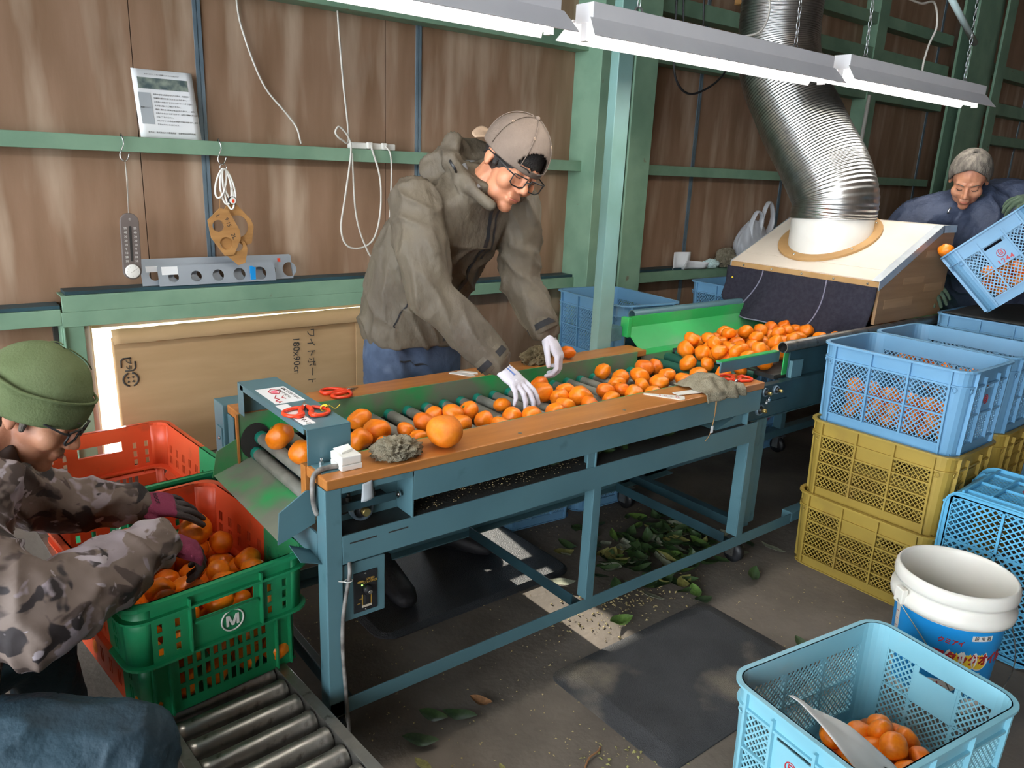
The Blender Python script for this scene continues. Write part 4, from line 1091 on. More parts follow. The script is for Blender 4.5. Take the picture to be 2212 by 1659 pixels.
for x_ in range(28):       # more fruit on the belt, up to and beyond the hood
    FP.append([rf.uniform(2.62, 4.15), rf.uniform(1.67, 2.10), rf.uniform(0.031, 0.037)])
FP = relax(FP, 80, (1.62, 2.12))
for i, (x, y, r) in enumerate(FP):
    zz = 0.742 if x > 2.60 else 0.742-(2.60-x)*0.18
    mandarin((x, y, zz+r*0.86), r, 'mandarin crowded on the feed conveyor before the towel', 'mandarins on the feed conveyor', rnd, 0.9, i % 6 == 0)
BALLS = [[x, y, (0.742 if x > 2.60 else 0.742-(2.60-x)*0.18)+r*0.86, r] for x, y, r in FP]
for i in range(26):        # second layer rests on the first
    best = None
    for t_ in range(60):
        x, y, r = rf.uniform(2.52, 3.25), rf.uniform(1.68, 2.08), 0.0335
        z = 0.742+r*0.86
        for (a, b, c, q) in BALLS:
            d = math.hypot(x-a, y-b); m = (r+q)*0.92
            if d < m: z = max(z, c+math.sqrt(m*m-d*d)*0.92)
        if z > 0.80 and (best is None or z < best[2]): best = [x, y, z, r]
    if best and best[2] < 0.845:
        BALLS.append(best)
        mandarin(best[:3], best[3], 'mandarin crowded on the feed conveyor before the towel', 'mandarins on the feed conveyor', rnd)
bo = mandarin((1.062, 1.598, ZW+0.0425), 0.0494, 'extra large mandarin standing alone on the front wooden edge', None, rnd, 0.2)
bo.data = mandarin_mesh('mandarin', 40, 'orange_big', 0.88, 0.06)
mandarin((2.010, 2.165, ZW+0.0265), 0.031, 'single mandarin on the rear wooden edge beyond the gloved hand', None, rnd, 0.3)

def fill(M, L, W, layers, r, label, group, seed, z0=0.012, jit=0.2, frac=None, pile=0.0):
    """hexagonal-ish layers of fruit inside a box of L x W, local base z0"""
    rg = random.Random(seed)
    d = 2*r*1.0
    z = z0+r*0.85
    for k in range(layers):
        ox = (k % 2)*r; oy = (k % 2)*r
        y = -W/2+r+oy; row = 0
        while y <= W/2-r+1e-6:
            x = -L/2+r+ox+(row % 2)*r*0.6
            while x <= L/2-r+1e-6:
                keep = True if frac is None else frac(x, y, k)
                if keep:
                    rr = r*rg.uniform(0.93, 1.04)
                    mandarin(M @ V((x+rg.uniform(-1, 1)*r*jit, y+rg.uniform(-1, 1)*r*jit, z+rg.uniform(-1, 1)*r*0.15)), rr, label, group, rg)
                x += d*1.03
            y += d*0.98; row += 1
        z += r*1.42
T = Matrix.Translation
# front nesting crate
DM = T((0.462, 1.955, RZ)) @ Matrix.Rotation(math.radians(7), 4, 'Z')
def fill_duo():
    rg = random.Random(21)
    for k in range(4):
        z = 0.010+0.034+k*0.058
        nx, ny = 5, 7
        for i in range(nx):
            for j in range(ny):
                if k < 2 and 0 < i < nx-1 and 0 < j < ny-1: continue     # hidden core
                x = -0.155+0.0775*i+(0.02 if (j+k) % 2 else -0.01)*0.6; y = -0.225+0.075*j+(0.018 if k % 2 else 0)
                if k == 3 and (j > 4 or rg.random() < 0.25): continue
                if k == 3 and (i == 0): continue
                mandarin(DM @ V((x+rg.uniform(-.006, .006), y+rg.uniform(-.006, .006), z+rg.uniform(-.006, .006))), rg.uniform(0.034, 0.040), 'mandarin heaped in the nesting crate marked M', 'mandarins in the M crate', rg)
fill_duo()
mandarin((0.545, 2.075, RZ+0.268), 0.046, 'large mandarin under the fingers of the maroon glove', None, rnd)
# foreground crate: a loose heap in the near right half
FG = T((1.702, 0.672, 0.0)) @ Matrix.Rotation(math.radians(-8), 4, 'Z')
fill(FG, 0.44, 0.32, 1, 0.033, 'mandarin in the pale cyan foreground crate', 'mandarins in the foreground crate', 31, frac=lambda x, y, k: True)
HEAP = [[*(FG.inverted() @ o.location), 0.033] for o in bpy.data.objects if o.get('group') == 'mandarins in the foreground crate']
HB = []
for i in range(30):        # heap the rest on the bottom layer, highest towards the camera side
    best = None
    for t_ in range(80):
        x, y, r = rnd.uniform(-0.10, 0.17), rnd.uniform(-0.15, 0.085), rnd.uniform(0.031, 0.036)
        z = 0.04
        for (a, b, c, q) in HEAP:
            d = math.hypot(x-a, y-b); m = (r+q)*0.90
            if d < m: z = max(z, c+math.sqrt(m*m-d*d)*0.92)
        sc_ = z+0.35*math.hypot(x-0.04, y+0.03)
        if best is None or sc_ < best[4]: best = [x, y, z, r, sc_]
    HEAP.append(best[:4]); HB.append(best[:4])
for (x, y, z, r) in HB:
    mandarin(FG @ V((x, y, z)), r, 'mandarin in the pale cyan foreground crate', 'mandarins in the foreground crate', rnd, 1.2)
# stacked blue crates
S1 = T((2.875, 1.228, 2*HC)) @ Matrix.Rotation(Q, 4, 'Z')
fill(S1, 0.47, 0.315, 3, 0.034, 'mandarin seen through the mesh of the front blue crate', 'mandarins in the front blue crate', 32, frac=lambda x, y, k: k < 2 or y > 0.02, jit=0.1)
S2 = T((3.275, 1.235, 2*HC)) @ Matrix.Rotation(Q, 4, 'Z')
fill(S2, 0.46, 0.31, 4, 0.034, 'mandarin in the second blue crate from the front', 'mandarins in the second blue crate', 33, z0=0.012, frac=lambda x, y, k: (k < 3 and (abs(x) > 0.14 or abs(y) > 0.08 or k == 2)) or (k == 3 and (x > 0.12 and y < 0.05 or x < -0.05 and y > 0)), jit=0.1)
fill(TILT, 0.46, 0.31, 3, 0.034, 'mandarin sliding in the tilted blue crate', 'mandarins in the tilted crate', 34, z0=0.012, frac=lambda x, y, k: y > -0.10+0.045*k, jit=0.1)
mandarin(V((3.705, 1.540, 1.196)), 0.034, 'mandarin at the lip of the tilted blue crate', None, rnd)
# ================================================================ dust hood, towel, duct
hd = thing('dust_hood', 'plywood dust hood with white sloping top over the feed conveyor', 'hood', (3.63, 1.98, 0.875))
HX0, HX1, HY0, HY1, HB = 3.30, 3.93, 1.61, 2.36, 0.880
side_poly = [(HX0, HB), (HX1, HB), (HX1, 1.288), (3.80, 1.288), (HX0, 1.062)]
for y in (HY0, HY1):
    sp = obj('side_panel', MB().prism([(x, z) for x, z in side_poly], 0, 0.014, T((0, y+0.014, 0)) @ Matrix.Rotation(PI/2, 4, 'X')), 'hood_wood', hd)
    if y == HY0:
        for (x0, x1, z0, z1) in ((3.36, 3.62, 0.945, 0.985), (3.50, 3.70, 1.045, 1.075), (3.72, 3.90, 1.0, 1.035), (3.68, 3.90, 1.16, 1.19)):
            obj('stave', MB().box(x0, x1, y-0.0008, y+0.001, z0, z1), 'hood_wood2', sp)
obj('back_panel', MB().box(HX1-0.014, HX1, HY0+0.014, HY1, HB, 1.285), 'hood_wood', hd)
def top_pt(u, y, d=0.0):     # u along the slope 0..1
    a = V((HX0-0.005, y, 1.066)); b = V((3.80, y, 1.293)); n = V((-(b.z-a.z), 0, b.x-a.x)).normalized()
    return a.lerp(b, u)+n*d
def slab(u0, u1, y0, y1, d0, d1):
    return MB().hexa([top_pt(u0,y0,d0), top_pt(u1,y0,d0), top_pt(u1,y1,d0), top_pt(u0,y1,d0), top_pt(u0,y0,d1), top_pt(u1,y0,d1), top_pt(u1,y1,d1), top_pt(u0,y1,d1)])
obj('top_panel', slab(0.0, 0.162, HY0, HY1+0.014, 0, 0.008), 'hood_top', hd)
obj('top_panel', slab(0.166, 1.0, HY0, HY1+0.014, 0, 0.008), 'hood_top', hd)
obj('top_panel', MB().box(3.797, HX1, HY0, HY1+0.014, 1.288, 1.299), 'hood_top', hd)
obj('front_rail', MB().box(HX0-0.016, HX0-0.004, HY0, HY1+0.014, 1.035, 1.068), 'mdf', hd, bevel=0.002)
for k in range(5):
    obj('screw', MB().lathe([(0.006, 0), (0.004, 0.003)], 12, T((HX0-0.016, 1.66+0.16*k, 1.055)) @ Matrix.Rotation(-PI/2, 4, 'Y')), 'bright_steel', hd)
for y in (HY0-0.002, HY1+0.012):
    tr_ = MB()
    s_ = -1 if y < 2 else 1
    tr_.add(slab(-0.02, 1.0, y-0.001, y+0.035 if s_ < 0 else y+0.002, 0.0085, 0.0105).v, [(0,3,2,1),(4,5,6,7),(0,1,5,4),(1,2,6,5),(2,3,7,6),(3,0,4,7)])
    y0_, y1_ = (y-0.002, y) if s_ < 0 else (y, y+0.004)
    q0 = [top_pt(-0.05, y0_, -0.028), top_pt(1.0, y0_, -0.022), top_pt(1.0, y1_, -0.022), top_pt(-0.05, y1_, -0.028), top_pt(-0.02, y0_, 0.0105), top_pt(1.0, y0_, 0.0105), top_pt(1.0, y1_, 0.0105), top_pt(-0.02, y1_, 0.0105)]
    tr_.hexa(q0)
    tr_.box(3.795, HX1+0.004, y0_, y1_, 1.268, 1.302)
    obj('metal_trim', tr_, 'alu_trim', hd)
# duct ring lies on the slope
na = V((-(1.293-1.066), 0, 3.80-3.295)).normalized()
cC = top_pt(0.60, 2.045, 0.008)
xs_ = V((na.z, 0, -na.x)).normalized()
MR = frame(cC, xs_, V((0, 1, 0)))
ringm = MB(); n = 40
for (z0, z1) in ((0.0, 0.013),):
    vv = []
    for k in range(n):
        a = 2*PI*k/n
        for (r_, z_) in ((0.185, z0), (0.232, z0), (0.232, z1), (0.185, z1)): vv.append(MR @ V((r_*1.12*math.cos(a), r_*math.sin(a), z_)))
    ringm.add(vv, [(4*k+i, 4*((k+1) % n)+i, 4*((k+1) % n)+(i+1) % 4, 4*k+(i+1) % 4) for k in range(n) for i in range(4)])
obj('flange_ring', ringm, 'mdf', hd, bevel=0.002)
for a in (0.3, 1.6, 2.9, 4.2, 5.5):
    p = MR @ V((0.208*1.12*math.cos(a), 0.208*math.sin(a), 0.013))
    obj('screw', MB().ell(p, 0.006, 10, 6), 'bright_steel', hd)
cbot = cC
collar_c = V((cC.x, cC.y, 0))
obj('collar', MB().add([(cC.x+0.19*math.cos(2*PI*k/40), cC.y+0.19*math.sin(2*PI*k/40), cC.z-0.09 if z == 0 else 1.335) for z in (0, 1) for k in range(40)], [(k, (k+1) % 40, 40+(k+1) % 40, 40+k) for k in range(40)], True), 'white_plastic', hd)
# flexible aluminium duct
dpath = smoothpath([(cC.x, cC.y, 1.300), (cC.x, cC.y+0.005, 1.40), (3.60, 2.12, 1.52), (3.60, 2.24, 1.68), (3.60, 2.36, 1.85), (3.61, 2.46, 2.02), (3.62, 2.50, 2.2), (3.62, 2.50, 2.45), (3.62, 2.50, 2.8), (3.62, 2.50, 3.3), (3.62, 2.5, 4.2)], 40)
# resample evenly into pleats
def resample(pts, step):
    out = [pts[0]]; acc = 0.0
    for a, b in zip(pts[:-1], pts[1:]):
        L_ = (b-a).length; t = step-acc
        while t <= L_:
            out.append(a.lerp(b, t/L_)); t += step
        acc = (acc+L_) % step
    return out
dp = resample(dpath, 0.0034)
rs = []
for i, p in enumerate(dp):
    base_r = 0.197
    rs.append(base_r+(0.0022 if i % 4 in (0, 1) else -0.0008)+0.004*noise.noise(p*7))
single('air_duct', MB().tube(dp, rs, 40, caps=False), 'aluminium', 'crumpled silver flexible air duct rising from the hood', 'duct', base=(cC.x, cC.y, 1.30))
# towel curtain
tw = thing('towel', 'dark navy towel hanging as a curtain from the hood front', 'towel', (HX0-0.02, 1.99, 0.80))
def towel_pt(u, v):
    y = 2.385-0.775*u
    ztop = 1.045; zb_ = 0.80+0.02*math.sin(6*u)-0.005
    if u < 0.16: zb_ += 0.10*(1-u/0.16)**1.4
    if u > 0.8: zb_ += 0.055*((u-0.8)/0.2)
    z = ztop+(zb_-ztop)*v
    fold = 0.050*(abs(math.sin(7.5*u+1.0*v))-0.5)*v+0.030*(abs(math.sin(13*u+2.2*v+0.7))-0.5)*v+0.012*noise.noise(V((u*4, v*3, 2.2)))*v
    return (HX0-0.022-0.05*v*v*(0.6+0.4*math.sin(3*u+0.5))+fold*0.8-0.02*max(0, math.sin(PI*(u-0.25)/0.45))*v, y+0.02*v*math.sin(8*u), z)
obj('cloth', MB().grid(towel_pt, 60, 30, True, 0.006), 'towel', tw)
def hem(path): return MB().tube([V(towel_pt(*p))+V((-0.009, 0, 0)) for p in path], 0.0034, 6)
obj('hem', hem([(0.27-0.02*k/10-0.10*(k/10)**2, k/12) for k in range(13)]), 'towel_hem', tw)
obj('hem', hem([(0.70-0.03*k/10-0.06*(k/10)**3, k/12) for k in range(13)]), 'towel_hem', tw)
obj('hem', hem([(k/40, 1.0) for k in range(2, 39)]), 'towel_hem', tw)
obj('pin', MB().ell(V(towel_pt(0.05, 0.3))+V((-0.006, 0, 0)), 0.005, 8, 6), 'yellow_ink', tw)

# ================================================================ fluorescent lamps
m_tube = bpy.data.materials.new('tube_light'); m_tube.use_nodes = True
b_ = m_tube.node_tree.nodes['Principled BSDF']; b_.inputs['Base Color'].default_value = (1, 1, 1, 1)
b_.inputs['Emission Color'].default_value = (1.0, 0.95, 0.86, 1); b_.inputs['Emission Strength'].default_value = LAMP_POWER
MATS['tube_light'] = m_tube
def chain_mb(a, b):
    mb = MB(); a = V(a); b = V(b); L_ = (b-a).length; n = max(2, int(L_/0.024)); d = (b-a)/n
    t = d.normalized(); s1 = t.cross(V((0, 1, 0.1))).normalized(); s2 = t.cross(s1)
    for i in range(n):
        c = a+d*(i+0.5); s_ = s1 if i % 2 else s2
        mb.tube([c+t*0.015*math.cos(q)+s_*0.006*math.sin(q) for q in [2*PI*k/10 for k in range(10)]], 0.0014, 5, closed=True)
    return mb
def lamp(x0, x1, y, z, label, chains):
    o = thing('fluorescent_lamp', label, 'lamp', ((x0+x1)/2, y, z))
    # body: folded channel with sloping reflector wings
    bd = MB()
    bd.prism([(-0.036, 0.030), (0.036, 0.030), (0.036, 0.082), (-0.036, 0.082)], x0+0.01, x1-0.01, T((0, y, z)) @ Matrix(((0,0,1,0),(1,0,0,0),(0,1,0,0),(0,0,0,1))))
    obj('housing', bd, 'lamp_white', o, bevel=0.002)
    for s_ in (-1, 1):
        w_ = MB().hexa([(x0, y+s_*0.036, z+0.040), (x1, y+s_*0.036, z+0.040), (x1+0.02, y+s_*0.078, z-0.012), (x0-0.02, y+s_*0.078, z-0.012), (x0, y+s_*0.0365, z+0.042), (x1, y+s_*0.0365, z+0.042), (x1+0.02, y+s_*0.080, z-0.010), (x0-0.02, y+s_*0.080, z-0.010)])
        obj('reflector', w_, 'lamp_white', o)
    tb = obj('tube', MB().tube([(x0+0.03, y, z+0.006), (x1-0.03, y, z+0.006)], 0.0163, 16), 'tube_light', o)
    for x_ in (x0+0.012, x1-0.026):
        obj('socket', MB().box(x_, x_+0.014, y-0.012, y+0.012, z-0.016, z+0.034), 'lamp_white', o)
    for x_ in chains:
        obj('hook', MB().tube([(x_+0.018*math.cos(q), y, z+0.082+0.020*math.sin(q)) for q in [PI*k/8 for k in range(9)]], 0.003, 6), 'chain', o)
        obj('chain', chain_mb((x_, y, z+0.102), (x_+0.01, y+0.02, z+0.62)), 'chain', o)
    return o
lamp(0.22, 1.47, 1.72, 1.838, 'leftmost fluorescent lamp, running out of the top of the picture', (0.45, 1.25))
lamp(1.565, 2.815, 1.72, 1.838, 'long fluorescent lamp in the middle above the sorting table', (1.79, 2.60))
lamp(2.905, 4.155, 1.72, 1.858, 'rightmost fluorescent lamp hanging above the dust hood', (3.08, 3.98))
# support bar over the lamps, with a light fitting and cable
sb = thing('lamp_support_bar', 'teal square bar and clear conduit the lamp chains hang from', 'bar', (3.2, 1.74, 2.3))
obj('bar', MB().box(0.2, 3.60, 1.715, 1.765, 2.31, 2.36).box(3.60, 3.63, 1.71, 1.77, 2.30, 2.37), 'teal', sb, bevel=0.002)
obj('conduit', MB().tube([(3.6, 1.74, 2.33), (4.06, 1.74, 2.12)], 0.014, 12), 'light_green_seal', sb)
def cable(name, pts, r, m, label, cat='cable', k=8):
    return single(name, MB().tube(smoothpath(pts, k), r, 7), m, label, cat)
cable('lamp_cable', [(2.75, 1.74, 2.42), (2.95, 1.74, 2.30), (3.2, 1.73, 2.22), (3.45, 1.73, 2.20), (3.58, 1.73, 2.22), (3.64, 1.73, 2.14), (3.60, 1.73, 2.06), (3.56, 1.72, 1.99), (3.56, 1.72, 1.94)], 0.0045, 'cable_white', 'white cable looping from the bar down to the rightmost lamp')
cable('lamp_cable', [(2.28, 1.72, 1.92), (2.36, 1.70, 1.95), (2.42, 1.72, 2.03), (2.39, 1.73, 2.11), (2.34, 1.73, 2.18), (2.30, 1.73, 2.3)], 0.0035, 'cable_white', 'thin white cable curving up from the middle lamp')
cable('hanging_cable', [(3.36, 2.98, 2.55), (3.38, 2.97, 2.2), (3.40, 2.96, 1.98), (3.52, 2.95, 1.90), (3.72, 2.95, 1.97), (3.90, 2.98, 2.10)], 0.006, 'cable_black', 'black cable drooping beside the green column')
cable('hanging_cable', [(3.42, 2.98, 2.5), (3.45, 2.98, 2.25), (3.52, 2.97, 2.12), (3.60, 2.97, 2.2), (3.58, 2.98, 2.5)], 0.005, 'cable_black', 'short black cable loop high beside the column')
single('wooden_crosspiece', MB().box(3.95, 4.32, 2.80, 2.86, 2.42, 2.46).box(3.95, 3.99, 2.86, 3.05, 2.42, 2.46).box(4.28, 4.32, 2.86, 3.05, 2.42, 2.46), 'wood_gauge', 'small wooden bracket high on the wall beside the duct', 'bracket', bevel=0.003)
single('white_pole', MB().cyl((5.24, 2.9, 0.0), (5.36, 2.92, 2.05), 0.013, 12).cyl((5.325, 2.912, 1.60), (5.327, 2.913, 1.62), 0.016, 12), 'cable_white', 'slim white pole standing behind the duct', 'pole')
# ================================================================ things on the wall
def paper_sheet():
    o = thing('notice_sheet', 'printed notice sheet propped on the green rail', 'notice', (0.83, 3.10, 1.518))
    c00, c10, c01, c11 = V((0.727, 3.085, 1.519)), V((0.938, 3.085, 1.519)), V((0.722, 3.130, 1.752)), V((0.929, 3.130, 1.753))
    def pt(u, v): return (c00*(1-u)+c10*u)*(1-v)+(c01*(1-u)+c11*u)*v + V((0, 0.006*math.sin(PI*u)*v, 0))
    obj('sheet', MB().grid(pt, 10, 6, True, 0.0008), 'white_paper', o)
    M = lambda u, v: frame(V(pt(u, v))+V((0, -0.002, 0)), (c10-c00), (c01-c00))
    def patch(u0, u1, v0, v1): return MB().add([V(pt(u0, v0))+V((0,-0.0012,0)), V(pt(u1, v0))+V((0,-0.0012,0)), V(pt(u1, v1))+V((0,-0.0012,0)), V(pt(u0, v1))+V((0,-0.0012,0))], [(0,1,2,3)])
    obj('printed_photo', patch(0.08, 0.90, 0.72, 0.88), 'photo_dark', o)
    obj('shaded_cell', patch(0.06, 0.26, 0.20, 0.66), 'grey_paper', o)['label'] = 'pale grey table cell'
    lines = [('商品の栽培は農薬をなるべく控え、除草剤を使わず', 0.64), ('有機質の肥料で育てたミカンになります。', 0.585), ('お客様へお届けするミカンは一つ一つ手で選果します。', 0.53), ('まず箱を開けてご確認ください。', 0.475), ('表皮に傷のある果実も味は変わりません、一部色', 0.42), ('が薄くなることもありますが、品質に問題はありません', 0.365), ('の旨ご了承ください。', 0.31), ('ひとつひとつの商品は冷暗所で保存可能です。保存', 0.255), ('方法はチラシのとおりです。', 0.20)]
    t = MB()
    for s_, v in lines:
        q = text_mb(s_, 0.0062, M(0.30, v), 0.0001, 'LEFT'); t.add(q.v, q.f)
    q = text_mb('生産者からのお知らせです、ミカンをお買い上げいただきありがとうございます', 0.0048, M(0.49, 0.93), 0.0001); t.add(q.v, q.f)
    q = text_mb('商品について', 0.0055, M(0.15, 0.44), 0.0001); t.add(q.v, q.f)
    q = text_mb('販売元：株式会社ミカ農園商店　生産地直送四国愛媛', 0.0068, M(0.52, 0.08), 0.0001); t.add(q.v, q.f)
    obj('lettering', t, 'ink', o)
paper_sheet()
def s_hook(x, label):
    pts = [(x+0.004, 3.075, 1.508), (x+0.002, 3.070, 1.522), (x, 3.055, 1.526), (x, 3.042, 1.515), (x+0.002, 3.036, 1.495), (x-0.006, 3.034, 1.475), (x-0.014, 3.032, 1.455), (x-0.010, 3.030, 1.440), (x, 3.028, 1.435), (x+0.010, 3.028, 1.445), (x+0.016, 3.028, 1.462)]
    return single('s_hook', MB().tube(smoothpath(pts, 5), 0.0024, 7), 'bright_steel', label, 'hook')
s_hook(0.656, 'steel S-hook on the rail holding the thermometer string'); s_hook(0.990, 'steel S-hook on the rail holding the ring of gauges')
th = thing('thermometer', 'brown wall thermometer hanging on a string from the rail', 'thermometer', (0.650, 3.03, 1.02))
obj('string', MB().tube([(0.656, 3.029, 1.437), (0.655, 3.028, 1.36), (0.652, 3.03, 1.255)], 0.0014, 5).tube([(0.656, 3.029, 1.437), (0.659, 3.029, 1.37), (0.652, 3.03, 1.255)], 0.0010, 5), 'cable_white', th)
def rpoly(cx, cz, w_, h_, n=10):
    p = []
    for (ox, oz, a0) in ((0, h_/2-w_/2, 0), (0, -h_/2+w_/2, PI)):
        for k in range(n+1):
            a = a0+PI*k/n; p.append((cx+w_/2*math.cos(a), cz+oz+w_/2*math.sin(a)))
    return p
RX = Matrix.Rotation(PI/2, 4, 'X')
TILTED = T((0.650, 3.03, 1.14)) @ Matrix.Rotation(math.radians(1.5), 4, 'Y') @ RX
obj('case', MB().prism(rpoly(0, 0, 0.062, 0.236), -0.008, 0.004, TILTED), 'thermo', th, bevel=0.002)
obj('groove', MB().prism(rpoly(0, 0.01, 0.008, 0.125), 0.0042, 0.005, TILTED), 'dark_seam', th)
ts = {-0.016: MB(), 0.016: MB()}
for k, s_ in enumerate(('50', '40', '30', '20', '10', '0', '10', '20', '30')):
    for x_ in (-0.016, 0.016):
        q = text_mb(s_, 0.0105, TILTED @ T((x_, 0.064-0.0145*k, 0.0046)), 0.0002); ts[x_].add(q.v, q.f)
q = text_mb('C', 0.010, TILTED @ T((0, 0.096, 0.0046)), 0.0002)
obj('unit_letter', q, 'white_plastic', th)
for t in ts.values(): obj('scale_numbers', t, 'white_plastic', th)
obj('dial', MB().lathe([(0.025, 0.004), (0.025, 0.009), (0.022, 0.010), (0.0005, 0.010)], 28, TILTED @ T((0, -0.088, 0))), 'white_plastic', th)
t = MB()
for k in range(12):
    a = 2*PI*k/12; t.bar(TILTED @ V((0.017*math.cos(a), -0.088+0.017*math.sin(a), 0.0102)), TILTED @ V((0.020*math.cos(a), -0.088+0.020*math.sin(a), 0.0102)), 0.0008, 0.0004)
t.bar(TILTED @ V((-0.006, -0.092, 0.0104)), TILTED @ V((0.013, -0.080, 0.0104)), 0.0012, 0.0005)
obj('dial_marks', t, 'ink', th)
# ring of wooden fruit gauges
def plate_with_holes(cx, cz, outline, holes, th_, M):
    """outline polygon with round holes, built as a 2D fill"""
    bm = bmesh.new()
    def loop(pts):
        vs_ = [bm.verts.new((x, z, 0)) for x, z in pts]
        return [bm.edges.new((vs_[i], vs_[(i+1) % len(vs_)])) for i in range(len(vs_))]
    es = loop(outline)
    for (hx, hz, hr) in holes: es += loop([(hx+hr*math.cos(2*PI*k/24), hz+hr*math.sin(2*PI*k/24)) for k in range(24)])
    bmesh.ops.triangle_fill(bm, use_beauty=True, use_dissolve=False, edges=es)
    r = bmesh.ops.extrude_face_region(bm, geom=bm.faces[:])
    for v in [g for g in r['geom'] if isinstance(g, bmesh.types.BMVert)]: v.co.z += th_
    bmesh.ops.recalc_face_normals(bm, faces=bm.faces[:])
    bm.verts.index_update()
    mb = MB(); mb.add([M @ v.co for v in bm.verts], [tuple(v.index for v in f.verts) for f in bm.faces]); bm.free()
    return mb
gr = thing('gauge_ring', 'key ring of wooden fruit gauges and white loops hung on the rail', 'gauge set', (0.99, 3.03, 1.06))
obj('split_ring', MB().tube([(0.992+0.012*math.cos(q), 3.026, 1.425+0.013*math.sin(q)) for q in [2*PI*k/18 for k in range(18)]], 0.0012, 6, closed=True), 'bright_steel', gr)
for (dx, w_, h_, rot) in ((-0.010, 0.018, 0.055, 0.25), (0.004, 0.020, 0.065, -0.05), (0.016, 0.018, 0.06, -0.25), (0.008, 0.016, 0.075, -0.15)):
    Mg = T((0.992, 3.020, 1.420)) @ Matrix.Rotation(rot, 4, 'Y') @ T((0, 0, -h_))
    obj('white_loop', MB().tube([Mg @ V((w_*math.cos(q), 0.003*math.sin(2*q), h_*math.sin(q))) for q in [2*PI*k/28 for k in range(28)]], 0.0038, 6, closed=True), 'white_plastic', gr)
obj('reel', MB().lathe([(0.015, 0), (0.015, 0.012)], 22, T((1.015, 3.02, 1.305)) @ RX), 'black_plastic', gr)
obj('reel_face', MB().lathe([(0.0125, 0.012), (0.0125, 0.0135)], 22, T((1.015, 3.02, 1.305)) @ RX @ Matrix.Scale(1.0, 4)), 'white_plastic', gr)
obj('reel_print', MB().prism([(0.005*math.cos(a), 0.007*math.sin(a)) for a in [2*PI*k/12 for k in range(12)]], 0.0137, 0.0141, T((1.016, 3.02, 1.303)) @ RX), 'shear_red', gr)
ga = [(-0.062, 0.035), (-0.02, 0.085), (0.012, 0.080), (0.060, 0.010), (0.066, -0.02), (0.045, -0.085), (0.010, -0.092), (-0.045, -0.03)]
for (px, py, pz, ry, holes, sc_, txts) in ((1.035, 3.040, 1.215, -0.15, [(0.0, -0.01, 0.045)], 0.95, ()), (1.015, 3.032, 1.130, -0.1, [(0.02, 0.0, 0.026), (-0.03, -0.02, 0.012)], 0.80, (('M', 0.0, 0.04, 0.02),)), (0.978, 3.022, 1.190, 0.12, [(-0.022, 0.018, 0.022), (0.012, -0.045, 0.024)], 1.0, (('L', -0.026, 0.055, 0.02), ('9/15', 0.012, 0.035, 0.020), ('2L', 0.038, -0.015, 0.022)))):
    Mg = T((px, py, pz)) @ Matrix.Rotation(ry, 4, 'Y') @ RX
    g_ = obj('wooden_gauge', plate_with_holes(0, 0, [(x_*sc_, z_*sc_) for x_, z_ in ga], [(a*sc_, b*sc_, c*sc_) for a, b, c in holes], 0.006, Mg), 'wood_gauge', gr)
    if txts:
        tm = MB()
        for (s_, tx, tz, sz) in txts:
            q = text_mb(s_, sz, Mg @ T((tx, tz, 0.0064)) @ Matrix.Rotation(-1.1, 4, 'Z'), 0.0003); tm.add(q.v, q.f)
        obj('handwriting', tm, 'ink', g_)
obj('cord', MB().tube(smoothpath([(0.990, 3.022, 1.415), (0.975, 3.02, 1.34), (0.968, 3.02, 1.272)], 4), 0.0012, 5).tube(smoothpath([(0.994, 3.022, 1.415), (1.02, 3.03, 1.35), (1.03, 3.03, 1.285)], 4), 0.0012, 5), 'wood_gauge', gr)
# metal sizing plates leaning on the rail
def gauge_plate(x0, x1, y, z0, h, holes, label, extra):
    M = T((x0, y, z0)) @ Matrix.Rotation(math.radians(-14), 4, 'X') @ RX
    w_ = x1-x0
    o = single('sizing_plate', plate_with_holes(0, 0, [(0, 0), (w_, 0), (w_, h-0.006), (w_-0.006, h), (0.004, h), (0, h-0.004)], [(a*w_, b*h, c) for a, b, c in holes], 0.003, M), 'gauge_grey', label, 'gauge')
    for (a, b, c, d, mt) in extra:
        p = MB().box(a*w_, c*w_, b*h, d*h, 0.0031, 0.0036, M); obj('sticker', p, mt, o)
    return o
hs = [(0.12+0.185*k, 0.42, 0.019+0.0017*k) for k in range(5)]
gauge_plate(0.742, 1.190, 3.056, 0.986, 0.076, hs, 'grey sizing plate with five holes, front one of the leaning pair', ((0.03, 0.55, 0.16, 0.95, 'white_paper'),))
gauge_plate(0.690, 1.275, 3.085, 0.986, 0.100, [(0.08+0.15*k, 0.38, 0.020+0.0016*k) for k in range(7)], 'longer grey sizing plate leaning behind the front one', ((0.03, 0.5, 0.14, 0.72, 'white_paper'), (0.9, 0.7, 0.92, 0.85, 'shear_red')))
obj('tape', MB().box(1.085, 1.105, 3.050, 3.054, 0.995, 1.045).box(1.082, 1.094, 3.049, 3.051, 1.02, 1.05), 'bucket_blue', bpy.data.objects['sizing_plate'])
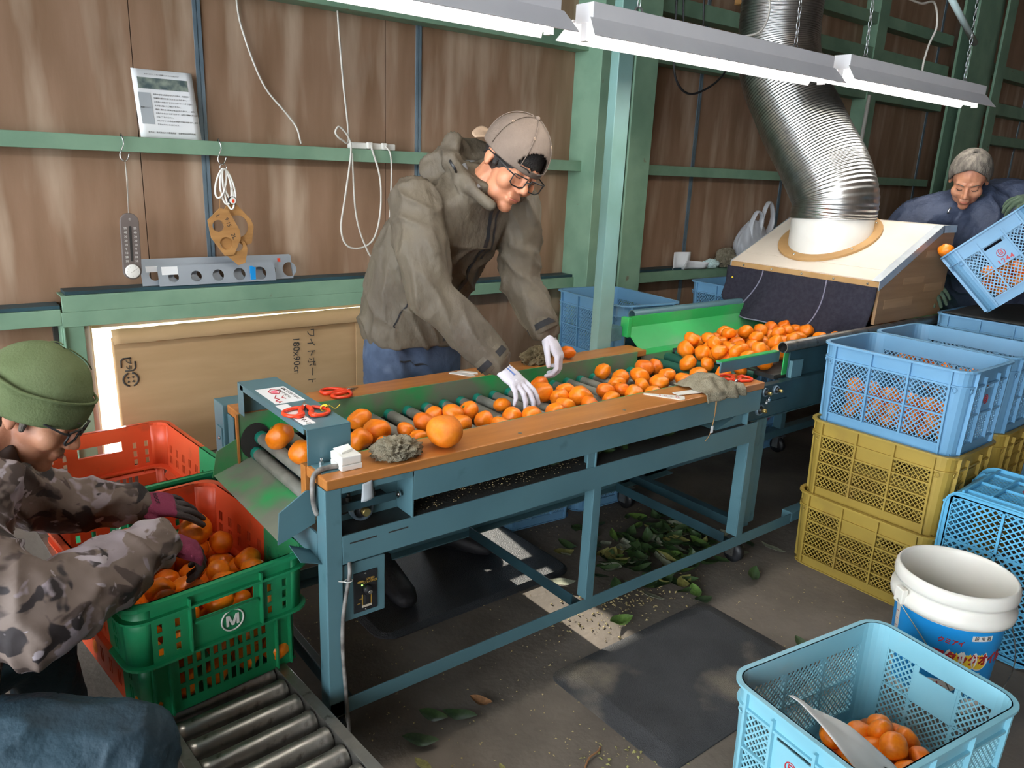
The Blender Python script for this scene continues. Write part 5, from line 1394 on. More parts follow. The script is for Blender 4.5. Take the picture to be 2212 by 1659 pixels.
# power strip and cables
ps = thing('power_strip', 'white power strip with two plugs on the green rail', 'power strip', (1.645, 3.09, 1.518))
obj('strip', MB().box(1.540, 1.750, 3.065, 3.105, 1.5185, 1.545), 'white_plastic', ps, bevel=0.004)
for x_ in (1.62, 1.69): obj('plug', MB().box(x_-0.012, x_+0.012, 3.048, 3.066, 1.520, 1.548), 'white_plastic', ps, bevel=0.004)
cable('wall_cable', [(1.112, 3.135, 2.3), (1.112, 3.135, 2.03), (1.135, 3.13, 1.9), (1.20, 3.13, 1.74), (1.275, 3.12, 1.65), (1.320, 3.11, 1.59), (1.330, 3.09, 1.525)], 0.004, 'cable_white', 'white cable snaking down the wall to the rail at left')
cable('wall_cable', [(1.512, 3.12, 2.3), (1.512, 3.12, 2.08), (1.522, 3.10, 1.8), (1.520, 3.05, 1.56), (1.48, 3.03, 1.55), (1.452, 3.03, 1.575), (1.47, 3.03, 1.60), (1.51, 3.03, 1.56), (1.52, 3.03, 1.50), (1.49, 3.03, 1.32), (1.475, 3.04, 1.20), (1.50, 3.05, 1.125), (1.56, 3.05, 1.105), (1.63, 3.05, 1.14), (1.66, 3.04, 1.25), (1.655, 3.03, 1.40), (1.62, 3.045, 1.535)], 0.0042, 'cable_white', 'white cable with a loop hanging below the power strip')
cable('wall_cable', [(1.69, 3.045, 1.535), (1.706, 3.03, 1.50), (1.71, 3.03, 1.40), (1.705, 3.04, 1.2), (1.70, 3.05, 1.0)], 0.0038, 'cable_white', 'white cable hanging straight down from the right plug')
cable('wall_cable', [(1.525, 3.03, 1.5), (1.545, 3.04, 1.25), (1.60, 3.05, 1.10), (1.66, 3.05, 1.02), (1.72, 3.06, 0.98)], 0.0038, 'cable_white', 'white cable slanting down behind the worker')
# things on the shelf rail behind the hood
single('folded_paper', MB().grid(lambda u, v: (3.66+0.14*u, 3.06+0.012*math.sin(5*u), 0.915+0.105*v), 6, 4, True, 0.002).grid(lambda u, v: (3.72+0.2*u, 3.03+0.02*math.sin(4*u)-0.02*v, 0.915+0.06*v*(1-0.3*u)), 8, 4, True, 0.002), 'white_paper', 'crumpled white printed papers on the rail beside the column', 'paper')

def crumple(name, c, rad, m, label, cat, seed, amp=0.35, flat=0.6, nu=90, nv=56, sink=0.0, freq=2.2):
    """a wadded cloth: folded sphere with a flat underside"""
    off = V((seed*3.1, seed*1.7, seed*0.9)); c = V(c)
    mb = MB()
    def fn(d):
        q = d+V((noise.noise(d*2.1+off), noise.noise(d*2.1-off), noise.noise(d*1.7+off*2)))*0.45
        r1 = 1-abs(noise.noise(q*freq+off))*2.4; r2 = 1-abs(noise.noise(q*freq*2.2-off))*2.4
        return 0.78+amp*(0.55*max(r1, -0.6)+0.30*max(r2, -0.6)+0.4*noise.noise(d*1.3-off))
    mb.ell((0,0,0), (rad[0], rad[1], rad[2]), nu, nv, None, fn)
    zs = [p[2] for p in mb.v]; lo = -rad[2]*flat
    mb.v = [(p[0]+c.x, p[1]+c.y, c.z+max(p[2], lo)-lo) for p in mb.v]
    return single(name, mb, m, label, cat)
crumple('cloth', (4.02, 3.06, 0.915), (0.075, 0.04, 0.035), 'light_green_seal', 'pale dust mask crumpled on the rail', 'mask', 4)
crumple('cloth', (4.17, 3.06, 0.915), (0.08, 0.045, 0.07), 'rag', 'beige cloth wadded on the rail behind the hood', 'cloth', 5, 0.5)
def shopping_bag():
    mb = MB(); off = V((3.3, 1.1, 0.2))
    def ridge(q): return 1-abs(noise.noise(q))*2
    def fn(d): return 1+0.10*noise.noise(d*1.6+off)+0.09*ridge(V((d.x*4, d.y*4, d.z*1.3))+off)
    mb.ell((0,0,0), (0.155, 0.07, 0.15), 60, 40, None, fn)
    mb.v = [(p[0]*(1 if p[2] < 0.0 else 1-1.6*p[2]), p[1]*(1 if p[2] < 0 else 1-3*p[2]), max(p[2], -0.14)) for p in mb.v]
    mb.v = [(p[0]+4.38, p[1]+3.03, p[2]+1.055) for p in mb.v]
    for (xa, xb, top) in ((4.315, 4.425, 1.262), (4.415, 4.545, 1.315)):
        mb.tube(smoothpath([(xa, 3.01, 1.10), (xa+0.004, 3.005, 1.19), (xa*0.7+xb*0.3, 3.0, top-0.008), (xa*0.35+xb*0.65, 3.0, top), (xb, 3.005, 1.21), (xb-0.03, 3.01, 1.10)], 6), [0.034, 0.03, 0.026, 0.024, 0.022, 0.02]+[0.017]*18+[0.02, 0.022, 0.024, 0.026, 0.028, 0.03, 0.034], 10, flat=0.35)
    return single('shopping_bag', mb, 'bag', 'white translucent plastic bag with handles behind the hood', 'bag')
shopping_bag()

# ---------------------------------------------------------------- cardboard in front of the window
cbx = thing('cardboard_sheet', 'flattened whiteboard carton blocking the low window', 'cardboard', (1.1, 3.06, 0.302))
obj('sheet', MB().hexa([(0.572, 3.055, 0.302), (1.60, 3.055, 0.302), (1.60, 3.09, 0.302), (0.572, 3.09, 0.302), (0.568, 3.075, 0.80), (1.605, 3.075, 0.80), (1.605, 3.105, 0.80), (0.568, 3.105, 0.80)]), 'cardboard', cbx, bevel=0.004)
obj('flap', MB().grid(lambda u, v: (0.566+1.06*u, 3.040+0.030*v, 0.785+0.003*noise.noise(V((u*14, 0, 0)))+0.05*v+0.010*u*v), 40, 3, True, 0.005), 'cardboard', cbx)
obj('side_flap', MB().box(1.545, 1.612, 3.052, 3.056, 0.31, 0.785), 'cardboard', cbx)
FP_ = lambda x_, z_: frame((x_, 3.0545+(z_-0.302)*0.04-0.002, z_), (0, 0, -1), (1, 0, 0))
pr = text_mb('ホワイトボード・暗線', 0.043, FP_(1.335, 0.600), 0.0003, 'CENTER')
q = text_mb('180x90cm', 0.042, FP_(1.270, 0.650), 0.0003, 'CENTER'); pr.add(q.v, q.f)
obj('lettering', pr, 'ink', cbx)
# recycling marks
mk = MB(); Mk = FP_(0.612, 0.698)
sq = [(0.024, -0.012), (0.024, 0.016), (0.016, 0.024), (-0.010, 0.024)], [(-0.024, 0.012), (-0.024, -0.016), (-0.016, -0.024), (0.010, -0.024)]
for s_ in sq: mk.tube([Mk @ V((a, b, 0)) for a, b in s_], 0.003, 5)
q = text_mb('プラ', 0.022, Mk, 0.0004, bold=0.0004); mk.add(q.v, q.f)
Mk = FP_(0.616, 0.640)
for a0 in (0.3, 3.44):
    mk.tube([Mk @ V((0.026*math.cos(a0+t_), 0.026*math.sin(a0+t_), 0)) for t_ in [2.6*k/12 for k in range(13)]], 0.0033, 5)
for k in range(4):
    a = PI/4+k*PI/2; mk.prism([(0.012*math.cos(a)+0.006*math.cos(a+t_), 0.012*math.sin(a)+0.006*math.sin(a+t_)) for t_ in (0, 2.1, 4.2)], -0.0003, 0.0006, Mk)
obj('recycling_mark', mk, 'ink', cbx)
single('board_offcut', MB().box(0.62, 1.2, 2.93, 2.99, 0.0, 0.26), 'wood_gauge', 'wooden board standing below the cardboard behind the crates', 'board', bevel=0.003)

# ================================================================ on the sorting table
def shears(loc, rz, label, z_rot=(0, 0), tag_=False, flat=0.0):
    o = thing('harvest_shears', label, 'shears', loc, rz)
    for s_ in (-1, 1):
        pts = [(0.004*s_, 0.012, 0.006), (s_*0.010, -0.008, 0.006), (s_*0.014, -0.030, 0.006), (s_*0.010, -0.050, 0.006), (s_*0.018, -0.066, 0.006), (s_*0.040, -0.066, 0.006), (s_*0.055, -0.048, 0.006), (s_*0.054, -0.026, 0.006), (s_*0.038, -0.008, 0.006), (s_*0.018, 0.000, 0.006)]
        rr_ = [0.0052]*11
        sp = smoothpath(pts+[pts[1]], 5)
        obj('handle', MB().tube(sp, [0.0068 if 2 < i < 22 else 0.0050 for i in range(len(sp))], 8), 'shear_red', o, world=False)
        obj('blade', MB().prism([(0, 0.006), (s_*0.007, 0.010), (s_*0.005, 0.030), (-s_*0.001, 0.052), (-s_*0.002, 0.030)], 0.004 if s_ > 0 else 0.0065, 0.0062 if s_ > 0 else 0.0085), 'bright_steel', o, world=False)
    obj('pivot', MB().lathe([(0.006, 0.003), (0.006, 0.011), (0.004, 0.012)], 14, T((0, 0.012, 0))), 'bright_steel', o, world=False)
    if tag_:
        obj('yellow_tape', MB().grid(lambda u, v: (0.047+0.040*u, -0.018-0.012*v+0.010*u, 0.008+0.006*math.sin(7*u)+0.004*v), 8, 4, True, 0.001).tube([(0.047+0.010*math.cos(t_), -0.018, 0.007+0.009*math.sin(t_)) for t_ in [2*PI*k/10 for k in range(10)]], 0.002, 5, closed=True), 'yellow_ink', o, world=False)
    return o
sh = shears((0.765, 1.800, 0.8510), -0.35, 'red-handled shears with yellow tape lying on the teal bridge', tag_=True)
shears((1.060, 2.172, ZW), -1.35, 'red-handled shears on the rear wooden edge near the worker')
shears((2.335, 1.605, ZW), 2.2, 'red-handled shears at the far end of the front wooden edge')
crumple('cloth', (0.918, 1.600, ZW), (0.065, 0.048, 0.032), 'rag', 'wadded grey cloth beside the extra large mandarin', 'cloth', 7, 0.42)
crumple('cloth', (1.855, 2.175, ZW), (0.062, 0.042, 0.036), 'rag_brown', 'wadded brown cloth on the rear wooden edge by the worker', 'cloth', 9, 0.6)
def draped_cloth():
    def pt(u, v):
        x = 2.085+0.17*u; y = 1.690-0.170*v
        h = 0.040*math.sin(PI*min(1, u*1.2))*math.sin(PI*min(1, v*1.25))*(1+0.5*noise.noise(V((u*4, v*4, 3))))
        h += 0.012*noise.noise(V((u*7, v*6, 1.0)))
        z = ZW+0.006+max(h, 0)
        if y < 1.546: z = ZW+0.004-(1.546-y)*1.1; y = 1.540-(1.546-y)*0.25+0.006*math.sin(20*u)
        return (x+0.03*v*math.sin(3*u)+0.05*v*u, y+0.010*noise.noise(V((u*6, v*5, 9))), z)
    return single('cloth', MB().grid(pt, 34, 30, True, 0.004), 'rag', 'grey cloth draped over the front edge by the far shears', 'cloth')
draped_cloth()
sw = thing('switch_box', 'cracked white switch box screwed on the front wooden edge', 'switch', (0.785, 1.607, ZW))
obj('base', MB().box(0.757, 0.812, 1.578, 1.640, ZW, ZW+0.014), 'white_plastic', sw, bevel=0.002)
obj('cover', MB().box(0.757, 0.811, 1.579, 1.640, ZW+0.0145, ZW+0.036), 'white_plastic', sw, bevel=0.003)
obj('broken_piece', MB().hexa([(0.768, 1.60, ZW+0.037), (0.80, 1.607, ZW+0.037), (0.798, 1.625, ZW+0.037), (0.765, 1.64, ZW+0.037), (0.768, 1.60, ZW+0.040), (0.80, 1.607, ZW+0.044), (0.798, 1.625, ZW+0.050), (0.765, 1.64, ZW+0.040)]), 'white_plastic', sw)
obj('mount_plate', MB().box(0.712, 0.757, 1.59, 1.63, ZW, ZW+0.0025), 'teal', sw)
cable('power_cable', [(0.757, 1.60, ZW+0.008), (0.735, 1.60, ZW+0.010), (0.708, 1.598, ZW+0.008), (0.692, 1.595, ZW-0.006), (0.688, 1.592, ZW-0.04), (0.690, 1.590, ZW-0.075), (0.697, 1.590, ZW-0.10)], 0.0065, 'cable_grey', 'grey cable running from the switch box over the table end')
cable('power_cable', [(0.760, 1.552, 0.530), (0.758, 1.545, 0.505), (0.752, 1.540, 0.485), (0.742, 1.538, 0.44), (0.734, 1.538, 0.38), (0.733, 1.540, 0.30), (0.738, 1.540, 0.20), (0.742, 1.540, 0.13), (0.743, 1.535, 0.08), (0.735, 1.515, 0.03), (0.72, 1.49, 0.006), (0.70, 1.46, 0.005)], 0.0052, 'cable_grey', 'grey cable hanging down the front leg of the table')
obj('cable_tie', MB().tube([(0.752+0.010*math.cos(t_), 1.540+0.008*math.sin(t_), 0.486) for t_ in [2*PI*k/12 for k in range(12)]], 0.0015, 5, closed=True).bar((0.742, 1.541, 0.486), (0.728, 1.546, 0.489), 0.003, 0.002), 'white_plastic', bpy.data.objects['power_cable.001'])
cable('floor_cable', [(0.66, 1.41, 0.006), (0.74, 1.36, 0.006), (0.84, 1.32, 0.006), (0.92, 1.27, 0.006), (0.98, 1.18, 0.006), (1.0, 1.05, 0.006)], 0.006, 'cable_white', 'white cable lying on the floor in front of the roller track')
cable('floor_cable', [(0.05, 2.0, 0.006), (0.12, 1.93, 0.006), (0.22, 1.90, 0.006), (0.30, 1.93, 0.006)], 0.006, 'cable_white', 'white cable on the floor beside the nesting crate')
single('tape_scrap', MB().grid(lambda u, v: (0.794+0.026*u+0.008*v*(u-0.5), YF-0.0055-0.006*math.sin(3*u)*v, 0.730-0.046*v+0.006*u), 6, 8, True, 0.0008), 'grey_paper', 'silver tape scrap hanging below the switch box', 'tape')
def size_card(pts, z, label, printed):
    o = single('size_card', MB().prism(pts, z, z+0.002), 'white_plastic', label, 'card')
    return o
size_card([(1.478, 2.205), (1.500, 2.215), (1.545, 2.150), (1.540, 2.128), (1.520, 2.135)], ZW, 'white plastic size card at the rear edge under the sleeve', 0)
size_card([(1.515, 2.208), (1.535, 2.212), (1.575, 2.165), (1.562, 2.145)], ZW, 'second white size card fanned beside the first at the rear edge', 0)
size_card([(1.905, 1.665), (1.915, 1.672), (2.010, 1.575), (1.985, 1.552), (1.968, 1.552)], ZW, 'white plastic size card on the front edge by the draped cloth', 0)
o_ = size_card([(1.995, 1.590), (2.00, 1.620), (2.125, 1.605), (2.120, 1.565)], ZW+0.0025, 'white paper strip with string on the front edge', 0)
obj('red_print', text_mb('S  M  L  2L', 0.016, frame((1.962, 1.60, ZW+0.0023), (0.62, -0.78, 0), (0.78, 0.62, 0)), 0.0002), 'red_ink', bpy.data.objects['size_card.002'])
obj('string', MB().tube(smoothpath([(2.12, 1.585, ZW+0.006), (2.135, 1.56, ZW+0.004), (2.14, 1.540, ZW-0.01), (2.138, 1.536, ZW-0.06), (2.130, 1.536, ZW-0.11), (2.12, 1.537, 0.61), (2.105, 1.54, 0.59)], 5), 0.0013, 5).tube(smoothpath([(2.12, 1.583, ZW+0.006), (2.128, 1.555, ZW+0.002), (2.133, 1.538, ZW-0.02), (2.134, 1.535, ZW-0.07), (2.130, 1.535, ZW-0.11)], 5), 0.0012, 5), 'wood_gauge', o_)
obj('paper_tag', MB().box(2.118, 2.130, 1.531, 1.533, 0.620, 0.645), 'white_paper', o_)

# ================================================================ on the floor
def anti_mat(x0, x1, y0, y1, h, bev, m, label, rot=0.0, rcor=0.04):
    cx, cy = (x0+x1)/2, (y0+y1)/2; L_, W_ = x1-x0, y1-y0
    o = rrect(L_, W_, rcor, 5); i = rrect(L_-2*bev, W_-2*bev, max(rcor*0.5, 0.01), 5); n = len(o)
    M = T((cx, cy, 0)) @ Matrix.Rotation(rot, 4, 'Z')
    mb = MB(); mb.add([M @ V((x_, y_, 0.0)) for x_, y_ in o]+[M @ V((x_, y_, 0.004)) for x_, y_ in o]+[M @ V((x_, y_, h)) for x_, y_ in i],
        [(k, (k+1) % n, n+(k+1) % n, n+k) for k in range(n)]+[(n+k, n+(k+1) % n, 2*n+(k+1) % n, 2*n+k) for k in range(n)]+[tuple(2*n+k for k in range(n)), tuple(reversed(range(n)))])
    return single('floor_mat', mb, m, label, 'mat')
anti_mat(1.365, 2.10, 0.985, 1.465, 0.020, 0.055, 'rubber_mat', 'worn dark rubber mat with grey dusty patches in front of the table')
anti_mat(1.03, 1.86, 1.885, 2.45, 0.016, 0.02, 'rubber_mat2', 'black anti-fatigue mat under the standing worker', 0.0, 0.07)

bk = thing('bucket', 'white and blue pail with bail handle by the yellow crates', 'bucket', (2.315, 0.755, 0))
prof = [(0.128, 0.0), (0.132, 0.004), (0.146, 0.262), (0.146, 0.266), (0.164, 0.268), (0.166, 0.276), (0.166, 0.292), (0.150, 0.302), (0.149, 0.318), (0.162, 0.322), (0.164, 0.330), (0.163, 0.350), (0.157, 0.360), (0.152, 0.360), (0.148, 0.350), (0.144, 0.262), (0.128, 0.008), (0.0005, 0.006)]
obj('pail', MB().lathe(prof, 48, T((2.315, 0.755, 0)), True, True), 'bucket', bk)
# printed blue band, open where the white scale runs
def band(a0, a1, z0, z1, d, n=30):
    def pt(u, v):
        a = a0+(a1-a0)*u; z = z0+(z1-z0)*v; r_ = 0.132+(0.146-0.132)*z/0.262+d
        return (2.315+r_*math.cos(a), 0.755+r_*math.sin(a), z)
    return MB().grid(pt, n, 4, True)
view_a = math.atan2(0.755-0.0, 2.315-0.0)+PI        # faces the camera
obj('blue_print', band(view_a-0.98, view_a+2.6, 0.035, 0.258, 0.0006), 'bucket_blue', bk)
obj('blue_print', band(view_a-2.6, view_a-1.16, 0.035, 0.258, 0.0006), 'bucket_blue', bk)
def on_pail(a, z, d=0.0012):
    r_ = 0.132+0.014*z/0.262+d
    return frame((2.315+r_*math.cos(a), 0.755+r_*math.sin(a), z), (-math.sin(a), math.cos(a), 0), (0, 0, 1))
def wrap_text(s_, size, a_mid, z, d=0.0014, shear=0.0, bold=0.0, step=None):
    mb = MB(); st = (step or size)/0.143
    for i, ch_ in enumerate(s_):
        a = a_mid+(i-(len(s_)-1)/2)*st
        q = text_mb(ch_, size, on_pail(a, z, d), 0.0003, bold=bold, shear=shear); mb.add(q.v, q.f)
    return mb
for k, a in enumerate((0.16, 0.42, 0.66)):
    M = on_pail(view_a+a+0.1, 0.172, 0.0009)
    obj('white_oval', MB().prism([(0.026*math.cos(t_), 0.030*math.sin(t_)) for t_ in [2*PI*j/24 for j in range(24)]], -0.001, 0.0, M), 'white_plastic', bk)
    obj('yellow_drop', MB().prism([(0.020*math.cos(t_), 0.016*math.sin(t_)-0.010) for t_ in [PI+PI*j/10 for j in range(11)]]+[(0.0, 0.028)], 0.0, 0.0004, M), 'yellow_ink', bk)
obj('lettering', wrap_text('アタックオイル', 0.034, view_a+0.62, 0.172, 0.0020, 0.0, 0.0016, 0.031), 'red_ink', bk)
obj('lettering', wrap_text('クミアイ', 0.017, view_a+0.15, 0.218, 0.0016, 0.1, 0.0006), 'red_ink', bk)
obj('white_label', band(view_a+0.50, view_a+0.92, 0.230, 0.246, 0.0010), 'white_plastic', bk)
obj('white_label', band(view_a+0.48, view_a+0.86, 0.120, 0.132, 0.0010), 'white_plastic', bk)
obj('lettering', merge(wrap_text('殺虫剤', 0.013, view_a+0.71, 0.238, 0.0018, step=0.018), wrap_text('マシン油乳剤', 0.009, view_a+0.67, 0.126, 0.0018)), 'ink', bk)
obj('white_oval', MB().prism([(0.042*math.cos(t_), 0.014*math.sin(t_)) for t_ in [2*PI*j/24 for j in range(24)]], -0.001, 0.0, on_pail(view_a+0.1, 0.085, 0.0012)), 'white_plastic', bk)
obj('lettering', wrap_text('JA-G', 0.020, view_a+0.1, 0.085, 0.0016, 0.2, 0.0006, 0.015), 'red_ink', bk)
sc_m = MB()
for k in range(9): sc_m.bar(on_pail(view_a-1.06, 0.05+0.022*k, 0.0008) @ V((-0.006, 0, 0)), on_pail(view_a-1.06, 0.05+0.022*k, 0.0008) @ V((0.006 if k % 2 else 0.002, 0, 0)), 0.0012, 0.0006)
obj('scale_marks', sc_m, 'red_ink', bk)
ea = view_a-0.85
eb = ea+PI
for a in (ea, eb):
    M = frame((2.315+0.158*math.cos(a), 0.755+0.158*math.sin(a), 0.292), (-math.sin(a), math.cos(a), 0), (0, 0, 1))
    obj('ear', MB().box(-0.018, 0.018, -0.022, 0.020, 0.0, 0.018, M), 'bucket', bk, bevel=0.003)
pa = V((2.315+0.178*math.cos(ea), 0.755+0.178*math.sin(ea), 0.282)); pb = V((2.315+0.178*math.cos(eb), 0.755+0.178*math.sin(eb), 0.282))
vm = V((2.315+0.20*math.cos(view_a+0.55), 0.755+0.20*math.sin(view_a+0.55), 0.088))
dirh = V((-math.sin(view_a+0.6), math.cos(view_a+0.6), 0))
wire = smoothpath([pa, pa.lerp(vm, 0.45)+V((-0.04*1, -0.03, -0.01)), vm-dirh*0.05, vm, vm+dirh*0.05, V((2.315+0.185*math.cos(view_a+1.5), 0.755+0.185*math.sin(view_a+1.5), 0.16)), pb], 8)
bk.scale = (1, 1, 1.1)
bl = obj('bail', MB().tube(wire, 0.0018, 6), 'steel', bk)
obj('grip', MB().tube([vm-dirh*0.042, vm+dirh*0.042], 0.0085, 12), 'white_plastic', bl)

# paper in the foreground crate
def fg_paper():
    def pt(u, v):
        w_ = 1-0.55*max(0, v-0.45)
        x = -0.235+0.155*(0.5+(u-0.5)*w_)+0.02*v; y = -0.150+0.245*v-0.03*u
        z = 0.262-0.075*u+0.035*math.sin(2.6*v)+0.012*v+0.012*noise.noise(V((u*3, v*3, 5)))
        return FG @ V((x, y, z))
    o = single('paper_sheet', MB().grid(pt, 16, 16, True, 0.0008), 'white_paper', 'crumpled white paper slip leaning inside the foreground crate', 'paper')
    sc_ = MB()
    p0 = [V(pt(0.75+0.05*math.sin(k*2.1), 0.04+0.02*k))+V((0, 0, 0.003)) for k in range(9)]
    sc_.tube(smoothpath(p0, 4), 0.0011, 5)
    obj('handwriting', sc_, 'ink', o)
fg_paper()

# ---------------------------------------------------------------- leaves
def leaf_mesh(name, m, seed, curl):
    rg = random.Random(seed)
    def pt(u, v):
        w_ = math.sin(PI*u)**0.8*(0.24+0.02*rg.random()*0)
        y = (v-0.5)*2*w_
        return ((u-0.5), y, curl*(4*(u-0.5)**2)*0.22+abs(y)*0.5*curl+0.02*math.sin(9*u+seed))
    return mesh_from(name, MB().grid(pt, 9, 5, True), m)
LEAF = [leaf_mesh('leaf', m, i, c) for i, (m, c) in enumerate((('leaf_a', 0.8), ('leaf_b', 0.5), ('leaf_b', 1.2), ('leaf_c', 0.9), ('leaf_d', 0.7), ('leaf_e', 1.1)))]
def leaf(p, s_, rg, label, group, pool, tilt=0.35):
    o = bpy.data.objects.new('leaf', LEAF[rg.choice(pool)]); COL.objects.link(o)
    o.location = p; o.scale = (s_, s_, s_); o.rotation_euler = (rg.uniform(-tilt, tilt), rg.uniform(-tilt, tilt), rg.uniform(0, 6.28))
    return tag(o, label, 'leaf', group)
rg = random.Random(12)
for k in range(165):
    x = rg.gauss(2.25, 0.20); y = rg.gauss(1.80, 0.15)
    x = min(max(x, 1.75), 2.8); y = min(max(y, 1.46), 2.2)
    d = math.hypot((x-2.25)/0.25, (y-1.80)/0.2)
    leaf((x, y, 0.008+max(0, 0.035*(1.4-d))*rg.random()+0.004*rg.random()), rg.uniform(0.065, 0.11), rg, 'green citrus leaf in the heap under the far end of the table', 'leaf heap under the table', (0, 1, 1, 2, 2, 3, 4))
for k in range(60):
    x = rg.uniform(1.62, 2.26); y = rg.uniform(1.60, 1.82)
    leaf((x, y, 0.608+0.10*max(0, y-1.60)*rg.random()), rg.uniform(0.045, 0.08), rg, 'dry citrus leaf on the black tray under the rollers', 'leaves on the tray', (1, 2, 2, 3, 4), 0.7)
for k in range(8):
    leaf((rg.uniform(1.3, 1.55), rg.uniform(1.62, 1.75), 0.609), rg.uniform(0.05, 0.07), rg, 'dry citrus leaf on the black tray under the rollers', 'leaves on the tray', (0, 2, 4), 0.4)
for (x, y, s_, p, lb) in ((2.36, 1.02, 0.07, 0, 'green leaf on the floor beside the mat, near the yellow crates'), (2.30, 0.93, 0.075, 0, 'larger green leaf flat on the floor between mat and bucket'), (0.98, 1.50, 0.09, 1, 'dark leaf on the floor under the base rail'), (1.04, 1.46, 0.10, 1, 'broad dark leaf on the floor before the base rail'), (1.12, 1.47, 0.07, 5, 'brown curled leaf on the floor before the base rail'), (0.90, 1.44, 0.10, 1, 'dull green leaf lying by the caster of the table'), (0.86, 1.36, 0.06, 3, 'small yellowish leaf on the floor near the caster'), (1.02, 1.24, 0.03, 3, 'tiny yellow leaf scrap on the floor before the table'), (2.15, 1.10, 0.08, 1, 'dark leaf at the right edge of the worn rubber mat'), (1.90, 1.98, 0.05, 4, 'pale dry leaf on the floor behind the mid leg')):
    leaf((x, y, 0.012), s_, rg, lb, None, (p,), 0.12)
single('twig', MB().tube(smoothpath([(1.20, 1.125, 0.006), (1.23, 1.14, 0.010), (1.265, 1.145, 0.008), (1.285, 1.155, 0.006)], 5), [0.0028]*15+[0.002], 6), 'leaf_e', 'small brown twig on the floor before the rubber mat', 'twig')
# uncountable bits
def bits(name, n, gen, s0, s1, m, label, cat, seed):
    rr_ = random.Random(seed); mb = MB()
    for k in range(n):
        x, y, z = gen(rr_); s_ = rr_.uniform(s0, s1); a = rr_.uniform(0, 6.28)
        dx, dy = s_*math.cos(a), s_*math.sin(a); w_ = rr_.uniform(0.25, 0.8)
        mb.add([(x-dx, y-dy, z), (x+dy*w_, y-dx*w_, z+s_*0.3), (x+dx, y+dy, z+s_*0.1), (x-dy*w_, y+dx*w_, z+s_*0.5), (x, y, z+s_*0.8)], [(0,1,4),(1,2,4),(2,3,4),(3,0,4)])
    o = single(name, mb, m, label, cat); o['kind'] = 'stuff'; return o
bits('floor_litter', 900, lambda q: (q.uniform(0.8, 2.6), q.uniform(1.0, 2.3), 0.001), 0.0012, 0.0045, 'debris', 'fine leaf crumbs and dust strewn over the concrete floor', 'litter', 3)
bits('floor_litter', 260, lambda q: (q.gauss(1.80, 0.16), q.gauss(1.62, 0.07), 0.001), 0.002, 0.008, 'debris', 'dry crumbs swept together under the middle of the table', 'litter', 4)
bits('floor_litter', 160, lambda q: (q.gauss(1.24, 0.09), q.gauss(1.05, 0.06), 0.001), 0.002, 0.008, 'leaf_c', 'yellow leaf crumbs on the floor in front of the mat', 'litter', 6)
bits('tray_grit', 900, lambda q: (q.uniform(0.96, 1.58), q.choice((q.gauss(1.69, 0.03), q.uniform(1.57, 1.75))), 0.604), 0.0012, 0.0032, 'grain', 'pale grit scattered over the black tray', 'grit', 5)
# ================================================================ people
def soft(o, voxel, it=4, disp=0.0, dsize=0.12, seed_tex='CLOUDS', fac=0.6):
    r = o.modifiers.new('remesh', 'REMESH'); r.mode = 'VOXEL'; r.voxel_size = voxel; r.use_smooth_shade = True
    s_ = o.modifiers.new('smooth', 'SMOOTH'); s_.iterations = it; s_.factor = fac
    if disp:
        tx = bpy.data.textures.new('folds', seed_tex); tx.noise_scale = dsize
        if seed_tex == 'CLOUDS': tx.noise_depth = 2
        d = o.modifiers.new('folds', 'DISPLACE'); d.texture = tx; d.strength = disp; d.mid_level = 0.5; d.texture_coords = 'LOCAL'
        t2 = bpy.data.textures.new('creases', 'MUSGRAVE'); t2.musgrave_type = 'RIDGED_MULTIFRACTAL'; t2.noise_scale = dsize*1.5; t2.octaves = 2.0; t2.noise_intensity = 0.5
        d = o.modifiers.new('creases', 'DISPLACE'); d.texture = t2; d.strength = disp*0.7; d.mid_level = 0.5; d.texture_coords = 'LOCAL'
    return o
def bake_folds(o, dirs, amp=0.010, f=15.0, fa=4.0, low=0.010, seed=0.0):
    """apply the modifiers, then push the cloth out along long creases"""
    dg = bpy.context.evaluated_depsgraph_get(); dg.update()
    me = bpy.data.meshes.new_from_object(o.evaluated_get(dg))
    o.modifiers.clear(); o.data = me
    off = V((seed, seed*0.7, -seed*1.3)); dirs = [V(d).normalized() for d in dirs]
    nrm = [v.normal.copy() for v in me.vertices]
    for i, v in enumerate(me.vertices):
        p = v.co; h = low*noise.noise(p*5.0+off)
        m = noise.noise(p*4.0-off)
        for k, d in enumerate(dirs):
            w_ = max(0.0, min(1.0, 0.5+(m if k % 2 else -m)*1.6))
            q = p*f-d*(p.dot(d)*(f-fa))+off*(k+1)
            r_ = 1-abs(noise.noise(q))*2.2
            if r_ > 0: h += amp*w_*r_*r_
        v.co = p+nrm[i]*(h-amp*0.25)
    for p_ in me.polygons: p_.use_smooth = True
    me.update()
    return o
def wrap_on(o, target, off=0.003):
    s_ = o.modifiers.new('wrap', 'SHRINKWRAP'); s_.target = target; s_.offset = off; s_.wrap_method = 'NEAREST_SURFACEPOINT'; s_.wrap_mode = 'ABOVE_SURFACE'
    return o
def head_matrix(c, f, u):
    f = V(f).normalized(); u = V(u); u = (u-f*u.dot(f)).normalized(); l = u.cross(f)
    M = Matrix.Identity(4)
    for i in range(3): M[i][0] = f[i]; M[i][1] = l[i]; M[i][2] = u[i]; M[i][3] = c[i]
    return M
